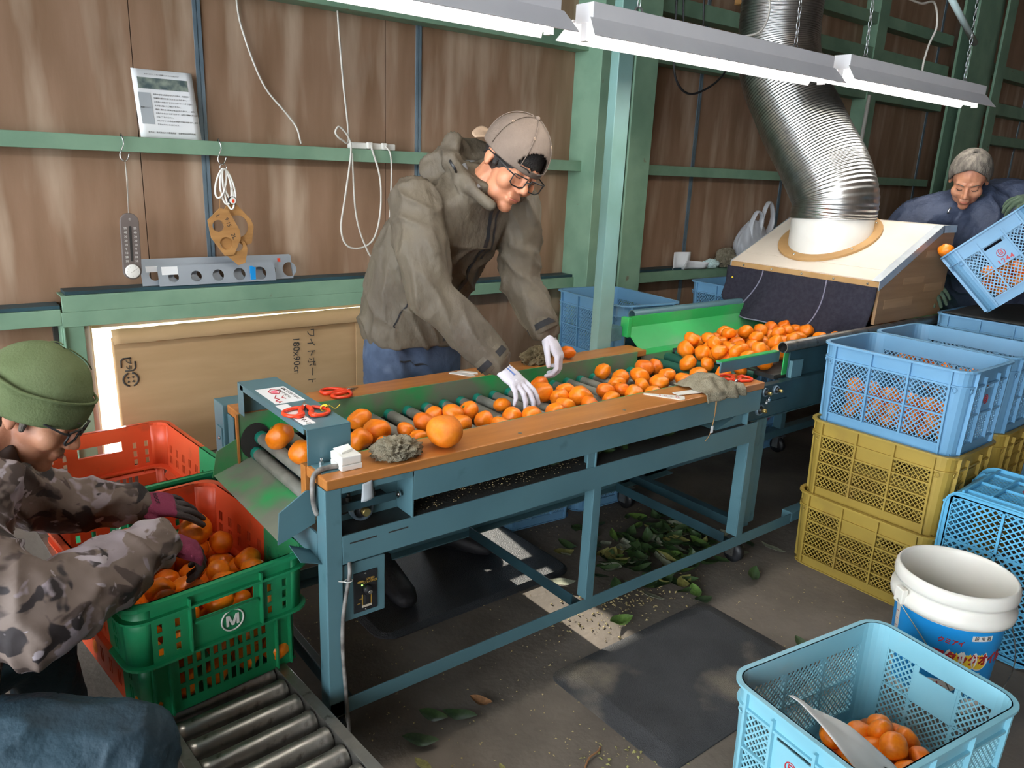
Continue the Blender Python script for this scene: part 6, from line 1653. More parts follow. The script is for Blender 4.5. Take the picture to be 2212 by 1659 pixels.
def head_shapes(mb, H, k=1.0):
    R3 = H.to_3x3()
    E_ = lambda c, r: mb.ell(H @ V(c), r, 18, 12, R3)
    C_ = lambda a, b, ra, rb: mb.cap(H @ V(a), H @ V(b), ra, rb)
    E_((-0.012, 0, 0.028), (0.096, 0.077, 0.088)); E_((0.030, 0, -0.030), (0.060, 0.060, 0.082)); E_((0.034, 0, -0.078), (0.050, 0.047, 0.040))
    E_((0.072, 0, -0.106), (0.020, 0.024, 0.018)); E_((0.030, 0.030, -0.075), (0.04, 0.025, 0.035)); E_((0.030, -0.030, -0.075), (0.04, 0.025, 0.035))
    C_((0.086, 0, 0.004), (0.108, 0, -0.034), 0.008, 0.0125); E_((0.098, 0.012, -0.040), (0.011, 0.009, 0.008)); E_((0.098, -0.012, -0.040), (0.011, 0.009, 0.008))
    for s_ in (-1, 1):
        E_((0.056, s_*0.040, -0.034), (0.030, 0.026, 0.030))
        C_((0.080, s_*0.012, 0.018), (0.066, s_*0.044, 0.017), 0.012, 0.010)
        E_((0.074, s_*0.031, -0.003), (0.013, 0.016, 0.010))
        E_((-0.014, s_*0.077, -0.006), (0.018, 0.009, 0.032)); E_((-0.008, s_*0.077, -0.030), (0.010, 0.008, 0.012))
    C_((0.088, -0.016, -0.066), (0.088, 0.016, -0.066), 0.009, 0.009); C_((0.086, -0.014, -0.079), (0.086, 0.014, -0.079), 0.008, 0.008)
def face_details(p, H, brow='hair_black', eyes=True):
    L_ = lambda pts: [H @ V(q) for q in pts]
    for s_ in (-1, 1):
        obj('eyebrow', MB().tube(L_([(0.0965, s_*0.014, 0.019), (0.096, s_*0.026, 0.025), (0.086, s_*0.040, 0.024), (0.076, s_*0.048, 0.017)]), [0.0028, 0.0034, 0.003, 0.0016], 6, flat=0.6), brow, p)
        obj('eyelid_line', MB().tube(L_([(0.0865, s_*0.019, -0.006), (0.0885, s_*0.026, -0.0095), (0.086, s_*0.036, -0.0095), (0.078, s_*0.044, -0.006)]), 0.0015, 5), 'hair_black', p)
    obj('lips', MB().tube(L_([(0.090, -0.021, -0.0725), (0.0965, -0.010, -0.071), (0.098, 0, -0.072), (0.0965, 0.010, -0.071), (0.090, 0.021, -0.0725)]), [0.001, 0.0034, 0.004, 0.0034, 0.001], 6), 'lips', p)
def glasses(p, H, frame_m='black_plastic', drop=0.0, thick=0.0016):
    g = MB(); Lf = lambda q: H @ V((q[0], q[1], q[2]-drop))
    for s_ in (-1, 1):
        cx = s_*0.034
        rect = [(0.104-abs(y-0)*0.10, y, z) for y, z in ((cx-0.026, 0.012), (cx+0.026, 0.012), (cx+0.025, -0.014), (cx+0.014, -0.021), (cx-0.014, -0.021), (cx-0.025, -0.014))]
        g.tube([Lf(q) for q in rect], thick, 6, closed=True)
        ln = obj('lens', MB().add([Lf(q) for q in rect], [tuple(range(6))]), 'lens_glass', p)
        g.tube([Lf((0.098, s_*0.060, 0.008)), Lf((0.085, s_*0.075, 0.010)), Lf((0.02, s_*0.083, 0.012)), Lf((-0.02, s_*0.085, 0.010)), Lf((-0.035, s_*0.083, -0.008))], thick, 6)
    g.tube([Lf((0.1035, -0.009, 0.002)), Lf((0.107, 0, 0.006)), Lf((0.1035, 0.009, 0.002))], thick*0.9, 6)
    return obj('glasses', g, frame_m, p)
def hand(p, wrist, xdir, back, side, curls, m, name='glove', spread=1.0, k=1.0, thumb=(0.55, 0.75, -0.35), cuff=None):
    """gloved hand; x to the fingertips, z out of the back, thumb on side*y"""
    x = V(xdir).normalized(); z = V(back); z = (z-x*z.dot(x)).normalized(); y = z.cross(x)
    M = Matrix.Identity(4)
    for i in range(3): M[i][0] = x[i]; M[i][1] = y[i]; M[i][2] = z[i]; M[i][3] = wrist[i]
    mb = MB()
    mb.loft([((-0.045*k, 0, 0), (0, 0.031*k, 0), (0, 0, 0.026*k)), ((-0.01*k, 0, 0), (0, 0.030*k, 0), (0, 0, 0.023*k)), ((0.02*k, side*0.002, 0), (0, 0.037*k, 0), (0, 0, 0.020*k)), ((0.055*k, 0, 0.001), (0, 0.043*k, 0), (0, 0, 0.017*k)), ((0.088*k, 0, 0.001), (0, 0.041*k, 0), (0, 0, 0.0135*k)), ((0.098*k, 0, 0), (0, 0.034*k, 0), (0, 0, 0.009*k))], 18, True, 2.4)
    mb.ell((0.028*k, side*0.024*k, -0.010*k), (0.032*k, 0.018*k, 0.015*k))
    ys = (0.0315, 0.0105, -0.0105, -0.0305); Ls = ((0.042, 0.026, 0.022), (0.046, 0.029, 0.023), (0.042, 0.027, 0.022), (0.033, 0.021, 0.020)); x0 = (0.088, 0.092, 0.088, 0.080)
    fan = (0.12, 0.03, -0.05, -0.15)
    for i in range(4):
        b = V((x0[i]*k, side*ys[i]*k, 0.001)); a = 0.0; pts = [b]
        for j in range(3):
            a += curls[i][j]
            d = V((math.cos(a), side*math.sin(fan[i]*spread), -math.sin(a))).normalized()
            b = b+d*Ls[i][j]*k; pts.append(b)
        r0 = (0.0098, 0.0100, 0.0096, 0.0086)[i]*k
        mb.chain(pts, [r0*1.06, r0*1.02, r0*0.95, r0*0.86], 10)
    t0 = V((0.020*k, side*0.030*k, -0.008*k)); td = V((thumb[0], side*thumb[1], thumb[2])).normalized()
    t1 = t0+td*0.042*k; t2 = t1+(td*0.75+V((0.6, 0, -0.25))).normalized()*0.030*k; t3 = t2+(td*0.5+V((0.75, 0, -0.35))).normalized()*0.022*k
    mb.chain([t0, t1, t2, t3], [0.0155*k, 0.0118*k, 0.0108*k, 0.0092*k], 10)
    me = mesh_from(name, mb, m)
    o = obj(name, me, None, p, world=False)
    o.matrix_local = Matrix.Translation(-ROOT[p.name]) @ M
    soft(o, 0.0032*k, 3)
    if cuff:
        c = obj('cuff', MB().loft([((-0.048*k, 0, 0), (0, 0.034*k, 0), (0, 0, 0.029*k)), ((-0.030*k, 0, 0), (0, 0.0335*k, 0), (0, 0, 0.0275*k)), ((-0.028*k, 0, 0), (0, 0.0315*k, 0), (0, 0, 0.0255*k))], 18), cuff, o, world=False)
    return o, M
CURL_REST = ((0.35, 0.45, 0.3), (0.4, 0.5, 0.35), (0.45, 0.55, 0.35), (0.5, 0.6, 0.4))

# ---------------------------------------------------------------- standing worker behind the table
P2 = (1.46, 2.33, 0.0)
H2 = head_matrix((1.618, 2.066, 1.490), (-0.06, -0.86, -0.48), (0.28, -0.44, 0.84)) @ Matrix.Scale(1.13, 4)
nb = V((1.565, 2.150, 1.415))
shR, elR, wrR = V((1.335, 2.215, 1.345)), V((1.330, 2.105, 1.060)), V((1.492, 1.940, 0.848))
shL, elL, wrL = V((1.745, 2.185, 1.335)), V((1.750, 2.165, 1.075)), V((1.790, 2.048, 0.905))
hipR, knR, anR = V((1.365, 2.415, 0.88)), V((1.285, 2.330, 0.48)), V((1.225, 2.285, 0.085))
hipL, knL, anL = V((1.560, 2.425, 0.88)), V((1.560, 2.400, 0.48)), V((1.515, 2.340, 0.085))
bd = MB()
head_shapes(bd, H2)
bd.cap(H2 @ V((-0.035, 0, -0.05)), nb, 0.056, 0.056).cap(nb, (1.505, 2.29, 1.27), 0.055, 0.085).cap((1.505, 2.29, 1.27), (1.465, 2.41, 0.96), 0.10, 0.11)
bd.chain([shR, elR, wrR], [0.050, 0.042, 0.030]).chain([shL, elL, wrL], [0.050, 0.042, 0.030]).cap(shR+V((0.03,0.02,-0.02)), shL+V((-0.03,0.02,-0.02)), 0.045, 0.045)
bd.chain([hipR, knR, anR], [0.085, 0.058, 0.040]).chain([hipL, knL, anL], [0.085, 0.058, 0.040]).cap(hipR, hipL, 0.09, 0.09)
p2 = single('person', bd, 'skin', 'standing person in olive jacket and backward cap sorting mandarins', 'person', base=P2)
soft(p2, 0.0052, 2)
face_details(p2, H2); glasses(p2, H2, drop=0.010, thick=0.0024)
obj('hair', MB().ell(H2 @ V((-0.014, 0, 0.026)), (0.100, 0.082, 0.088), 24, 16, H2.to_3x3()).cap(H2 @ V((0.012, 0.070, 0.02)), H2 @ V((0.016, 0.0705, -0.018)), 0.014, 0.009).cap(H2 @ V((0.012, -0.070, 0.02)), H2 @ V((0.016, -0.0705, -0.018)), 0.014, 0.009), 'hair_black', p2)
# cap worn backwards
def cap_pt(th, ph, k=1.0):
    d = V((math.sin(th)*math.cos(ph), math.sin(th)*math.sin(ph), math.cos(th)))
    return H2 @ V((-0.014+0.112*d.x*k, 0.092*d.y*k, 0.030+0.106*d.z*k))
cp = MB(); NU, NV = 120, 44
vv = [cap_pt(PI*0.56*j/NV+0.02, 2*PI*i/NU, 1+0.006*math.cos(6*2*PI*i/NU)) for j in range(NV+1) for i in range(NU)]
fs = []
for j in range(NV):
    for i in range(NU):
        ph = 2*PI*(i+0.5)/NU; ph = ph-2*PI if ph > PI else ph
        th_ = (j+0.5)/NV
        if th_ > 0.62 and th_ < 0.90 and (ph/0.62)**2+((0.92-th_)/0.30)**2 < 1: continue
        fs.append((j*NU+i, j*NU+(i+1) % NU, (j+1)*NU+(i+1) % NU, (j+1)*NU+i))
cp.add(vv, fs, True)
cap_o = obj('cap', cp, 'cap_taupe', p2)
sd = cap_o.modifiers.new('solid', 'SOLIDIFY'); sd.thickness = 0.0025; sd.offset = 1
obj('cap_button', MB().ell(cap_pt(0, 0, 1.02), 0.009, 12, 8), 'cap_taupe', cap_o)
seam = MB()
for k in range(6): seam.tube([cap_pt(PI*0.56*t_/14, PI/6+k*PI/3, 1.03) for t_ in range(1, 14)], 0.0016, 5)
obj('cap_seam', seam, 'cap_taupe', cap_o)
for k in range(6): obj('eyelet', MB().tube([cap_pt(0.85+0.03*math.cos(t_), k*PI/3+0.52+0.035*math.sin(t_)+PI/6-0.52, 1.03) for t_ in [2*PI*q/10 for q in range(10)]], 0.0012, 5, closed=True), 'cap_tan_lit', cap_o)
obj('cap_brim', MB().grid(lambda u, v: H2 @ V((-0.105-0.012*0-(0.085*v)*math.cos((u-0.5)*1.9), (u-0.5)*2*0.082*(1-0.25*v*v), 0.030*math.cos((u-0.5)*2.6)-0.016-0.004*v)), 20, 8, True, 0.003), 'cap_tan_lit', cap_o)
# jacket
jk = MB()
def rg_(c, hw, hd_, tilt, yaw=0.0):
    a = V((math.cos(yaw), math.sin(yaw), 0))*hw
    b = V((0, math.cos(tilt), math.sin(tilt)))*hd_
    return (c, a, b)
jk.loft([rg_((1.462, 2.420, 0.845), 0.198, 0.150, 0.05), rg_((1.462, 2.420, 0.90), 0.205, 0.155, 0.08), rg_((1.470, 2.405, 1.02), 0.200, 0.148, 0.15), rg_((1.490, 2.355, 1.16), 0.205, 0.150, 0.35), rg_((1.520, 2.275, 1.285), 0.212, 0.145, 0.5), rg_((1.542, 2.215, 1.365), 0.180, 0.110, 0.6), rg_((1.558, 2.165, 1.425), 0.095, 0.085, 0.6), rg_((1.568, 2.140, 1.455), 0.082, 0.080, 0.6)], 24, True, 2.3)
jk.chain([shR, (1.318, 2.150, 1.20), elR, (1.415, 2.020, 0.950), wrR-V((0.012, -0.012, -0.02))], [0.088, 0.082, 0.077, 0.068, 0.056])
jk.chain([shL, (1.755, 2.180, 1.20), elL, (1.772, 2.105, 0.985), wrL-V((0.002, -0.014, -0.02))], [0.085, 0.078, 0.074, 0.066, 0.055])
for (a, b) in ((0.0, 0.0), (0.010, 0.02)):
    jk.tube(smoothpath([(1.525, 2.035, 1.345), (1.475, 2.105, 1.405), (1.470, 2.190, 1.470), (1.500, 2.255, 1.520), (1.570, 2.285, 1.530), (1.645, 2.255, 1.500), (1.685, 2.170, 1.435), (1.650, 2.065, 1.370)], 5), [0.012]+[0.018]*4+[0.028]*6+[0.034]*14+[0.028]*6+[0.018]*4+[0.012], 10)
jk.ell((1.520, 2.290, 1.450), (0.110, 0.065, 0.085)).ell((1.495, 2.235, 1.530), (0.030, 0.045, 0.045))
jo = obj('jacket', jk, 'jacket_olive', p2)
soft(jo, 0.0075, 5); bake_folds(jo, ((0.45, -0.2, -0.87), (0.80, -0.3, -0.5)), 0.016, 14.0, 3.0, 0.012)
def strip_on(path, w_, name='zip'):
    sp = smoothpath(path, 8)
    o = obj(name, MB().grid(lambda u, v: sp[min(int(v*(len(sp)-1)+0.5), len(sp)-1)]+V(((u-0.5)*w_, 0, 0)), 3, len(sp)), 'zip', jo)
    return wrap_on(o, jo, 0.0025)
strip_on([(1.575, 2.055, 1.385), (1.580, 2.100, 1.300), (1.570, 2.165, 1.18), (1.545, 2.215, 1.06), (1.520, 2.245, 0.93), (1.50, 2.26, 0.86)], 0.015)
strip_on([(1.612, 2.090, 1.310), (1.610, 2.130, 1.23), (1.596, 2.175, 1.15)], 0.008, 'pocket_zip')
strip_on([(1.345, 2.26, 1.02), (1.320, 2.275, 0.97), (1.300, 2.29, 0.915)], 0.007, 'pocket_zip')
obj('neck_gaiter', MB().tube(smoothpath([(1.500, 2.095, 1.395), (1.485, 2.150, 1.445), (1.520, 2.205, 1.470), (1.590, 2.215, 1.470), (1.640, 2.160, 1.440)], 5), 0.018, 8), 'grey_fleece', jo)
obj('cord_lock', MB().tube([(1.432, 2.120, 1.452), (1.420, 2.110, 1.462), (1.412, 2.125, 1.482), (1.425, 2.145, 1.485)], 0.005, 6), 'zip', jo)
for (wp, d) in ((wrR, (wrR-elR).normalized()), (wrL, (wrL-elL).normalized())):
    e1 = d.cross(V((0, 0, 1))).normalized(); e2 = d.cross(e1); c0 = wp-d*0.035
    obj('sleeve_cuff', MB().loft([(c0-d*0.02, e1*0.058, e2*0.058), (c0+d*0.03, e1*0.055, e2*0.055), (c0+d*0.035, e1*0.048, e2*0.048)], 18), 'jacket_olive', jo)
    obj('cuff_tab', MB().loft([(c0-d*0.004, e1*0.0595, e2*0.0595), (c0+d*0.018, e1*0.0585, e2*0.0585)], 18, False), 'black_cloth', jo)
# jeans and shoes
jn = MB()
jn.loft([rg_((1.466, 2.42, 0.66), 0.172, 0.105, 0), rg_((1.466, 2.42, 0.76), 0.178, 0.125, 0), rg_((1.466, 2.42, 0.84), 0.182, 0.130, 0), rg_((1.466, 2.42, 0.95), 0.172, 0.120, 0.05)], 22)
jn.chain([hipR, knR, anR+V((0, 0, 0.03))], [0.100, 0.078, 0.066]).chain([hipL, knL, anL+V((0, 0, 0.03))], [0.100, 0.078, 0.066])
jno = obj('jeans', jn, 'jeans', p2); soft(jno, 0.009, 4); bake_folds(jno, ((0.8, 0.2, 0.3), (-0.5, 0.3, 0.6)), 0.008, 16.0, 4.0, 0.008, 2.1)
pk = obj('pocket_seam', MB().grid(lambda u, v: (1.335+0.10*v, 2.28-0.01*v, 0.80-0.035*v+0.005*u), 3, 12), 'zip', jno); wrap_on(pk, jno, 0.002)
def shoe(toe, ankle, z, p):
    t_ = V((toe[0], toe[1], z)); a_ = V((ankle.x, ankle.y, z)); d = (t_-a_).normalized(); s_ = V((-d.y, d.x, 0)); up = V((0, 0, 1)); L_ = (t_-a_).length; hl = a_-d*0.055
    rr_ = [(hl+up*0.04, 0.030, 0.038), (hl+d*0.02+up*0.055, 0.038, 0.054), (a_+up*0.06, 0.042, 0.060), (a_+d*0.06+up*0.050, 0.044, 0.050), (a_+d*(L_*0.55)+up*0.036, 0.048, 0.036), (t_-d*0.05+up*0.030, 0.047, 0.030), (t_-d*0.012+up*0.024, 0.034, 0.022), (t_+up*0.02, 0.012, 0.012)]
    o = obj('shoe', MB().loft([(c, s_*w_, up*h_) for c, w_, h_ in rr_], 16, True, 2.4), 'shoe', p)
    lc = MB()
    for k in range(4):
        c = a_+d*(0.05+0.025*k)+up*(0.098-0.014*k); lc.tube([c-s_*0.022, c+up*0.006, c+s_*0.022], 0.002, 5)
    obj('laces', lc, 'black_cloth', o)
shoe((1.192, 1.985), anR, 0.017, p2); shoe((1.655, 2.140), anL, 0.017, p2)
cR = ((0.15, 0.40, 0.30), (0.18, 0.45, 0.32), (0.22, 0.45, 0.35), (0.30, 0.5, 0.4))
gR, _ = hand(p2, wrR+V((0.004, -0.006, -0.006)), (0.22, -0.83, -0.44), (0.10, -0.45, 0.88), 1, cR, 'glove_white', spread=1.1, cuff='glove_white')
obj('print', merge(MB().box(0.030, 0.066, -0.008, -0.001, 0.0190, 0.0198), MB().box(0.026, 0.036, 0.008, 0.012, 0.0192, 0.0198)), 'blue_ink', gR, world=False)
cL = ((0.55, 0.75, 0.45), (0.60, 0.80, 0.5), (0.6, 0.85, 0.5), (0.65, 0.9, 0.5))
hand(p2, wrL+V((0.002, -0.006, -0.008)), (0.22, -0.55, -0.80), (0.45, -0.62, 0.55), -1, cL, 'glove_white', spread=0.7, thumb=(0.80, 0.55, -0.15), cuff='glove_white')

# ---------------------------------------------------------------- seated worker at the left
P1 = (-0.08, 1.72, 0.0)
H1 = head_matrix((0.186, 1.900, 0.922), (0.70, -0.42, -0.52), (0.42, -0.12, 0.90))
nb1 = V((0.075, 1.905, 0.800))
sn, en, wn_ = V((0.000, 1.745, 0.725)), V((0.110, 1.600, 0.575)), V((0.400, 1.800, 0.575))
sf, ef, wf = V((0.085, 2.045, 0.725)), V((0.235, 2.105, 0.600)), V((0.398, 2.060, 0.578))
hn, kn_, an_ = V((-0.130, 1.600, 0.330)), V((0.215, 1.430, 0.335)), V((0.190, 1.32, 0.08))
hf, kf, af = V((-0.130, 1.86, 0.330)), V((0.130, 1.93, 0.36)), V((0.150, 1.95, 0.08))
bd = MB()
head_shapes(bd, H1)
bd.cap(H1 @ V((-0.035, 0, -0.05)), nb1, 0.052, 0.056).chain([nb1, (0.0, 1.88, 0.66), (-0.12, 1.75, 0.38)], [0.07, 0.11, 0.12])
bd.chain([sn, en, wn_], [0.052, 0.043, 0.030]).chain([sf, ef, wf], [0.052, 0.043, 0.030]).cap(sn, sf, 0.06, 0.06)
bd.chain([hn, kn_, an_], [0.085, 0.058, 0.042]).chain([hf, kf, af], [0.085, 0.058, 0.042]).cap(hn, hf, 0.09, 0.09)
p1 = single('person', bd, 'skin_old', 'seated person in camouflage jacket and green beanie filling the crate', 'person', base=P1)
soft(p1, 0.0052, 2)
face_details(p1, H1, 'hair_grey'); glasses(p1, H1, drop=0.004, thick=0.0026)
R1 = H1.to_3x3()
def beanie_pt(th, ph, k=1.0):
    d = V((math.sin(th)*math.cos(ph), math.sin(th)*math.sin(ph), math.cos(th)))
    slump = 1+0.03*noise.noise(d*2.2)
    top = 1.06 if d.z > 0 else 1.0
    return H1 @ V((-0.016+0.113*d.x*k*slump, 0.096*d.y*k*slump, 0.028+0.112*d.z*k*slump*top))
bn_ = MB(); NU, NV = 48, 22
bn_.add([beanie_pt(max(0.03, PI*(0.625-0.075*max(0, math.cos(2*PI*i/NU)))*j/NV), 2*PI*i/NU, 1+(0.03 if j > 15 else 0)-(0.03 if j == 15 else 0)) for j in range(NV+1) for i in range(NU)], [(j*NU+i, j*NU+(i+1) % NU, (j+1)*NU+(i+1) % NU, (j+1)*NU+i) for j in range(NV) for i in range(NU)]+[tuple(range(NU))], True)
bo_ = obj('beanie', bn_, 'beanie', p1)
sd = bo_.modifiers.new('solid', 'SOLIDIFY'); sd.thickness = 0.004; sd.offset = 1
obj('cuff_seam', MB().tube([beanie_pt(PI*(0.625-0.075*max(0, math.cos(2*PI*i/NU)))*0.70, 2*PI*i/NU, 1.05) for i in range(NU)], 0.0035, 6, closed=True), 'beanie', bo_)
obj('beanie_seam', MB().tube([beanie_pt(PI*0.60*j/NV, -0.9+PI, 1.035) for j in range(1, 9)], 0.0016, 5).tube([beanie_pt(PI*0.60*j/NV, -2.6+PI, 1.035) for j in range(1, 9)], 0.0016, 5), 'beanie', bo_)
obj('hair', MB().loft([(H1 @ V((-0.06, -0.066, -0.01)), R1 @ V((0.025, 0, 0)), R1 @ V((0, 0.012, 0))), (H1 @ V((-0.04, -0.068, -0.045)), R1 @ V((0.018, 0, 0)), R1 @ V((0, 0.01, 0)))], 12).cap(H1 @ V((0.01, -0.072, -0.005)), H1 @ V((0.014, -0.070, -0.03)), 0.010, 0.006).cap(H1 @ V((-0.07, 0, -0.03)), H1 @ V((-0.05, 0, -0.07)), 0.045, 0.035), 'hair_grey', p1)
jk = MB()
jk.loft([((-0.120, 1.745, 0.34), (0.150, 0.04, 0), (0.02, 0.185, 0)), ((-0.100, 1.770, 0.45), (0.150, 0, 0.03), (0.02, 0.19, 0)), ((-0.050, 1.825, 0.58), (0.145, 0, 0.05), (0.01, 0.205, 0)), ((0.005, 1.875, 0.70), (0.125, 0, 0.07), (0.01, 0.190, 0)), ((0.045, 1.895, 0.775), (0.090, 0, 0.06), (0.01, 0.130, 0)), ((0.075, 1.900, 0.815), (0.070, 0, 0.05), (0.01, 0.085, 0))], 22, True, 2.2)
jk.chain([sn, (0.045, 1.660, 0.650), en, (0.255, 1.690, 0.590), wn_+V((-0.015, -0.01, 0.004))], [0.092, 0.088, 0.090, 0.076, 0.058])
jk.chain([sf, (0.160, 2.080, 0.660), ef, (0.315, 2.085, 0.592), wf+V((-0.012, 0, 0.002))], [0.085, 0.078, 0.074, 0.064, 0.052])
jk.tube(smoothpath([(0.125, 1.800, 0.800), (0.050, 1.800, 0.835), (-0.010, 1.860, 0.865), (0.0, 1.960, 0.865), (0.070, 2.005, 0.835), (0.140, 1.99, 0.79)], 5), [0.02]+[0.034]*24+[0.02], 10)
jo1 = obj('jacket', jk, 'camo', p1); soft(jo1, 0.008, 4); bake_folds(jo1, ((0.2, 0.5, -0.8), (0.6, -0.6, 0.5)), 0.015, 14.0, 4.0, 0.014, 3.3)
pt_ = MB(); pt_.cap(hn, hf, 0.115, 0.115).chain([hn, (0.05, 1.51, 0.36), kn_, an_], [0.115, 0.110, 0.098, 0.070]).chain([hf, kf, af], [0.110, 0.085, 0.07]).ell((-0.13, 1.74, 0.33), (0.15, 0.19, 0.11))
pto = obj('trousers', pt_, 'navy_pants', p1); soft(pto, 0.010, 4); bake_folds(pto, ((0.8, -0.2, 0.3), (0.3, 0.3, 0.8)), 0.010, 12.0, 3.0, 0.012, 8.1)
lg = MB()
Mk = frame((0.262, 1.370, 0.41), (0.8, -0.55, 0.1), (0.3, 0.5, 0.8))
shoe((0.30, 1.22), an_, 0.0, p1); shoe((0.28, 1.98), af, 0.0, p1)
cF = ((0.10, 0.20, 0.15), (0.16, 0.24, 0.18), (0.22, 0.28, 0.2), (0.30, 0.3, 0.25))
gF, _ = hand(p1, wf, (0.93, 0.02, -0.30), (0.28, -0.42, 0.86), -1, cF, 'glove_maroon', spread=1.6, k=1.02, thumb=(0.80, 0.55, -0.30), cuff='glove_maroon')
obj('print', text_mb('ROCK', 0.014, T((0.045, 0.002, 0.0205)) @ Matrix.Rotation(-1.45, 4, 'Z'), 0.0004), 'black_plastic', gF, world=False)
cN = ((0.5, 0.7, 0.5), (0.6, 0.8, 0.5), (0.65, 0.8, 0.5), (0.7, 0.8, 0.5))
hand(p1, wn_+V((0.005, 0.005, 0)), (0.80, 0.10, -0.58), (0.55, -0.25, 0.80), 1, cN, 'glove_maroon', spread=0.8, cuff='glove_maroon')
# stool
sl = thing('stool', 'low stool under the seated person in camouflage', 'stool', (-0.14, 1.74, 0))
obj('seat', MB().lathe([(0.15, 0.17), (0.16, 0.18), (0.16, 0.20), (0.15, 0.21)], 28, T((-0.14, 1.74, 0))), 'black_cloth', sl)
for k in range(4):
    a = PI/4+k*PI/2; obj('leg', MB().cyl((-0.14+0.15*math.cos(a), 1.74+0.15*math.sin(a), 0), (-0.14+0.11*math.cos(a), 1.74+0.11*math.sin(a), 0.172), 0.012, 10), 'steel', sl)

# ---------------------------------------------------------------- person tipping the crate at the right
P3 = (4.42, 1.62, 0.0)
H3 = head_matrix((4.165, 1.690, 1.520), (-0.76, -0.30, -0.60), (-0.46, -0.22, 0.86)) @ Matrix.Scale(1.04, 4)
nb3 = V((4.270, 1.700, 1.410))
s3R, e3R, w3R = V((4.200, 1.930, 1.320)), V((4.080, 2.020, 1.08)), V((3.98, 1.70, 1.00))
s3L, e3L, w3L = V((4.360, 1.490, 1.335)), V((4.180, 1.340, 1.24)), V((4.030, 1.330, 1.425))
bd = MB(); head_shapes(bd, H3)
h3 = [V((4.52, 1.74, 0.88)), V((4.50, 1.52, 0.88))]
bd.cap(H3 @ V((-0.035, 0, -0.05)), nb3, 0.054, 0.050).chain([nb3, (4.38, 1.69, 1.25), (4.51, 1.63, 0.95)], [0.055, 0.09, 0.11])
bd.chain([s3R, e3R, w3R], [0.05, 0.04, 0.03]).chain([s3L, e3L, w3L], [0.05, 0.04, 0.03]).cap(s3R+V((.05,0,-.03)), s3L+V((.04,0,-.03)), 0.04, 0.04)
for h_ in h3: bd.chain([h_, h_+V((-0.05, 0, -0.42)), h_+V((0, 0, -0.80))], [0.085, 0.06, 0.042])
p3 = single('person', bd, 'skin_old', 'grey-haired person in navy jacket tipping a blue crate', 'person', base=P3)
soft(p3, 0.0055, 2); face_details(p3, H3, 'hair_grey')
R3_ = H3.to_3x3()
hr = MB(); NU, NV = 40, 16
def hair_edge(ph):      # hairline polar angle
    f_ = 0.5+0.5*math.cos(ph)
    return 2.2-1.30*f_**2.2+0.22*math.exp(-((abs(ph if ph < PI else ph-2*PI)-1.25)/0.25)**2)
hr.add([H3 @ V((-0.013+0.1025*math.sin(t_)*math.cos(p_), 0.0835*math.sin(t_)*math.sin(p_), 0.030+0.0955*math.cos(t_))) for j in range(NV+1) for i in range(NU) for p_ in [2*PI*i/NU] for t_ in [max(0.02, hair_edge(p_)*j/NV)]], [(j*NU+i, j*NU+(i+1) % NU, (j+1)*NU+(i+1) % NU, (j+1)*NU+i) for j in range(NV) for i in range(NU)]+[tuple(range(NU))], True)
ho = obj('hair', hr, 'hair_grey', p3)
sd = ho.modifiers.new('solid', 'SOLIDIFY'); sd.thickness = 0.008; sd.offset = -1
tx = bpy.data.textures.new('hair_noise', 'CLOUDS'); tx.noise_scale = 0.012
d_ = ho.modifiers.new('tufts', 'DISPLACE'); d_.texture = tx; d_.strength = 0.006; d_.texture_coords = 'LOCAL'
jk = MB()
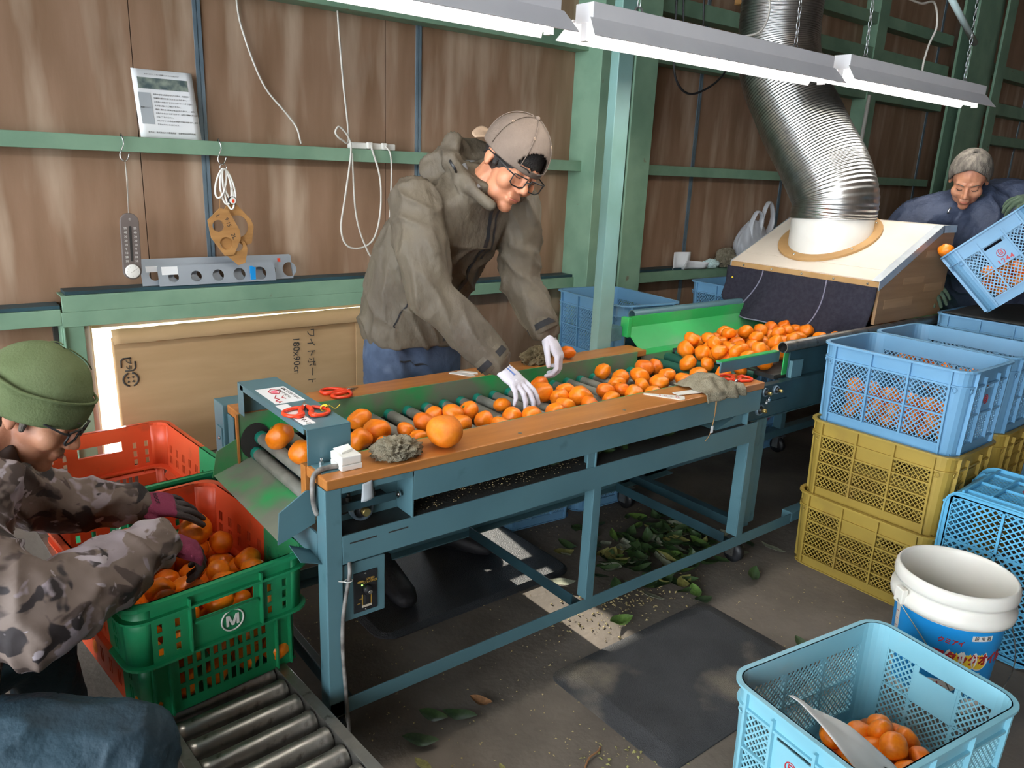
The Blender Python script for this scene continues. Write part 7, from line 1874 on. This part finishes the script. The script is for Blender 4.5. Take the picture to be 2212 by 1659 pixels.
jk.loft([((4.50, 1.64, 0.80), (0.15, 0, 0.03), (0.02, 0.20, 0)), ((4.46, 1.66, 1.0), (0.16, 0, 0.06), (0.02, 0.21, 0)), ((4.40, 1.69, 1.18), (0.16, 0, 0.09), (0.03, 0.23, 0)), ((4.34, 1.70, 1.32), (0.14, 0, 0.10), (0.05, 0.225, 0)), ((4.30, 1.70, 1.40), (0.10, 0, 0.09), (0.05, 0.15, 0)), ((4.26, 1.70, 1.455), (0.06, 0, 0.05), (0.03, 0.085, 0))], 24, True, 2.2)
jk.chain([s3R, (4.14, 1.985, 1.2), e3R, w3R], [0.095, 0.088, 0.082, 0.06]).chain([s3L, (4.28, 1.40, 1.27), e3L, w3L+V((0.03, 0, -0.04))], [0.092, 0.085, 0.08, 0.055])
jk.ell((4.44, 1.62, 1.44), (0.13, 0.17, 0.085)).cap((4.30, 1.74, 1.37), s3R, 0.10, 0.098).cap((4.34, 1.65, 1.37), s3L, 0.10, 0.095)
jo3 = obj('jacket', jk, 'jacket_navy', p3); soft(jo3, 0.009, 4); bake_folds(jo3, ((0.2, 0.5, -0.8), (0.6, -0.6, 0.5)), 0.014, 12.0, 3.5, 0.014, 5.3)
obj('collar', MB().loft([(nb3+V((0.03, 0, -0.02)), V((0.075, 0, 0.03)), V((0, 0.090, 0))), (nb3+V((0.01, 0, 0.045)), V((0.070, 0, 0.02)), V((0, 0.082, 0)))], 20), 'green_fleece', jo3)
obj('zip_pull', MB().tube([(4.155, 1.745, 1.375), (4.145, 1.75, 1.355), (4.15, 1.75, 1.345)], 0.005, 6), 'chain', jo3)
tr3 = MB().cap(h3[0]+V((0, 0, 0)), h3[1], 0.12, 0.12)
for h_ in h3: tr3.chain([h_, h_+V((-0.05, 0, -0.42)), h_+V((0, 0, -0.78))], [0.11, 0.085, 0.07])
soft(obj('trousers', tr3, 'jacket_navy', p3), 0.012, 4)
for h_ in h3: shoe((h_.x-0.20, h_.y), V((h_.x, h_.y, 0.08)), 0.0, p3)
MATS['glove_green'] = pmat('glove_green', S('4b5d4a'), S('3e4f3e'), 20, rough=0.9, bump=0.3, bscale=120)
hand(p3, w3L+V((0, 0, 0.015)), (-0.75, 0.35, -0.10), (-0.1, -0.35, 0.9), 1, ((0.3, 0.7, 0.5),)*4, 'glove_green')
hand(p3, w3R, (-0.6, -0.6, -0.1), (-0.2, 0.3, 0.9), -1, CURL_REST, 'glove_green')
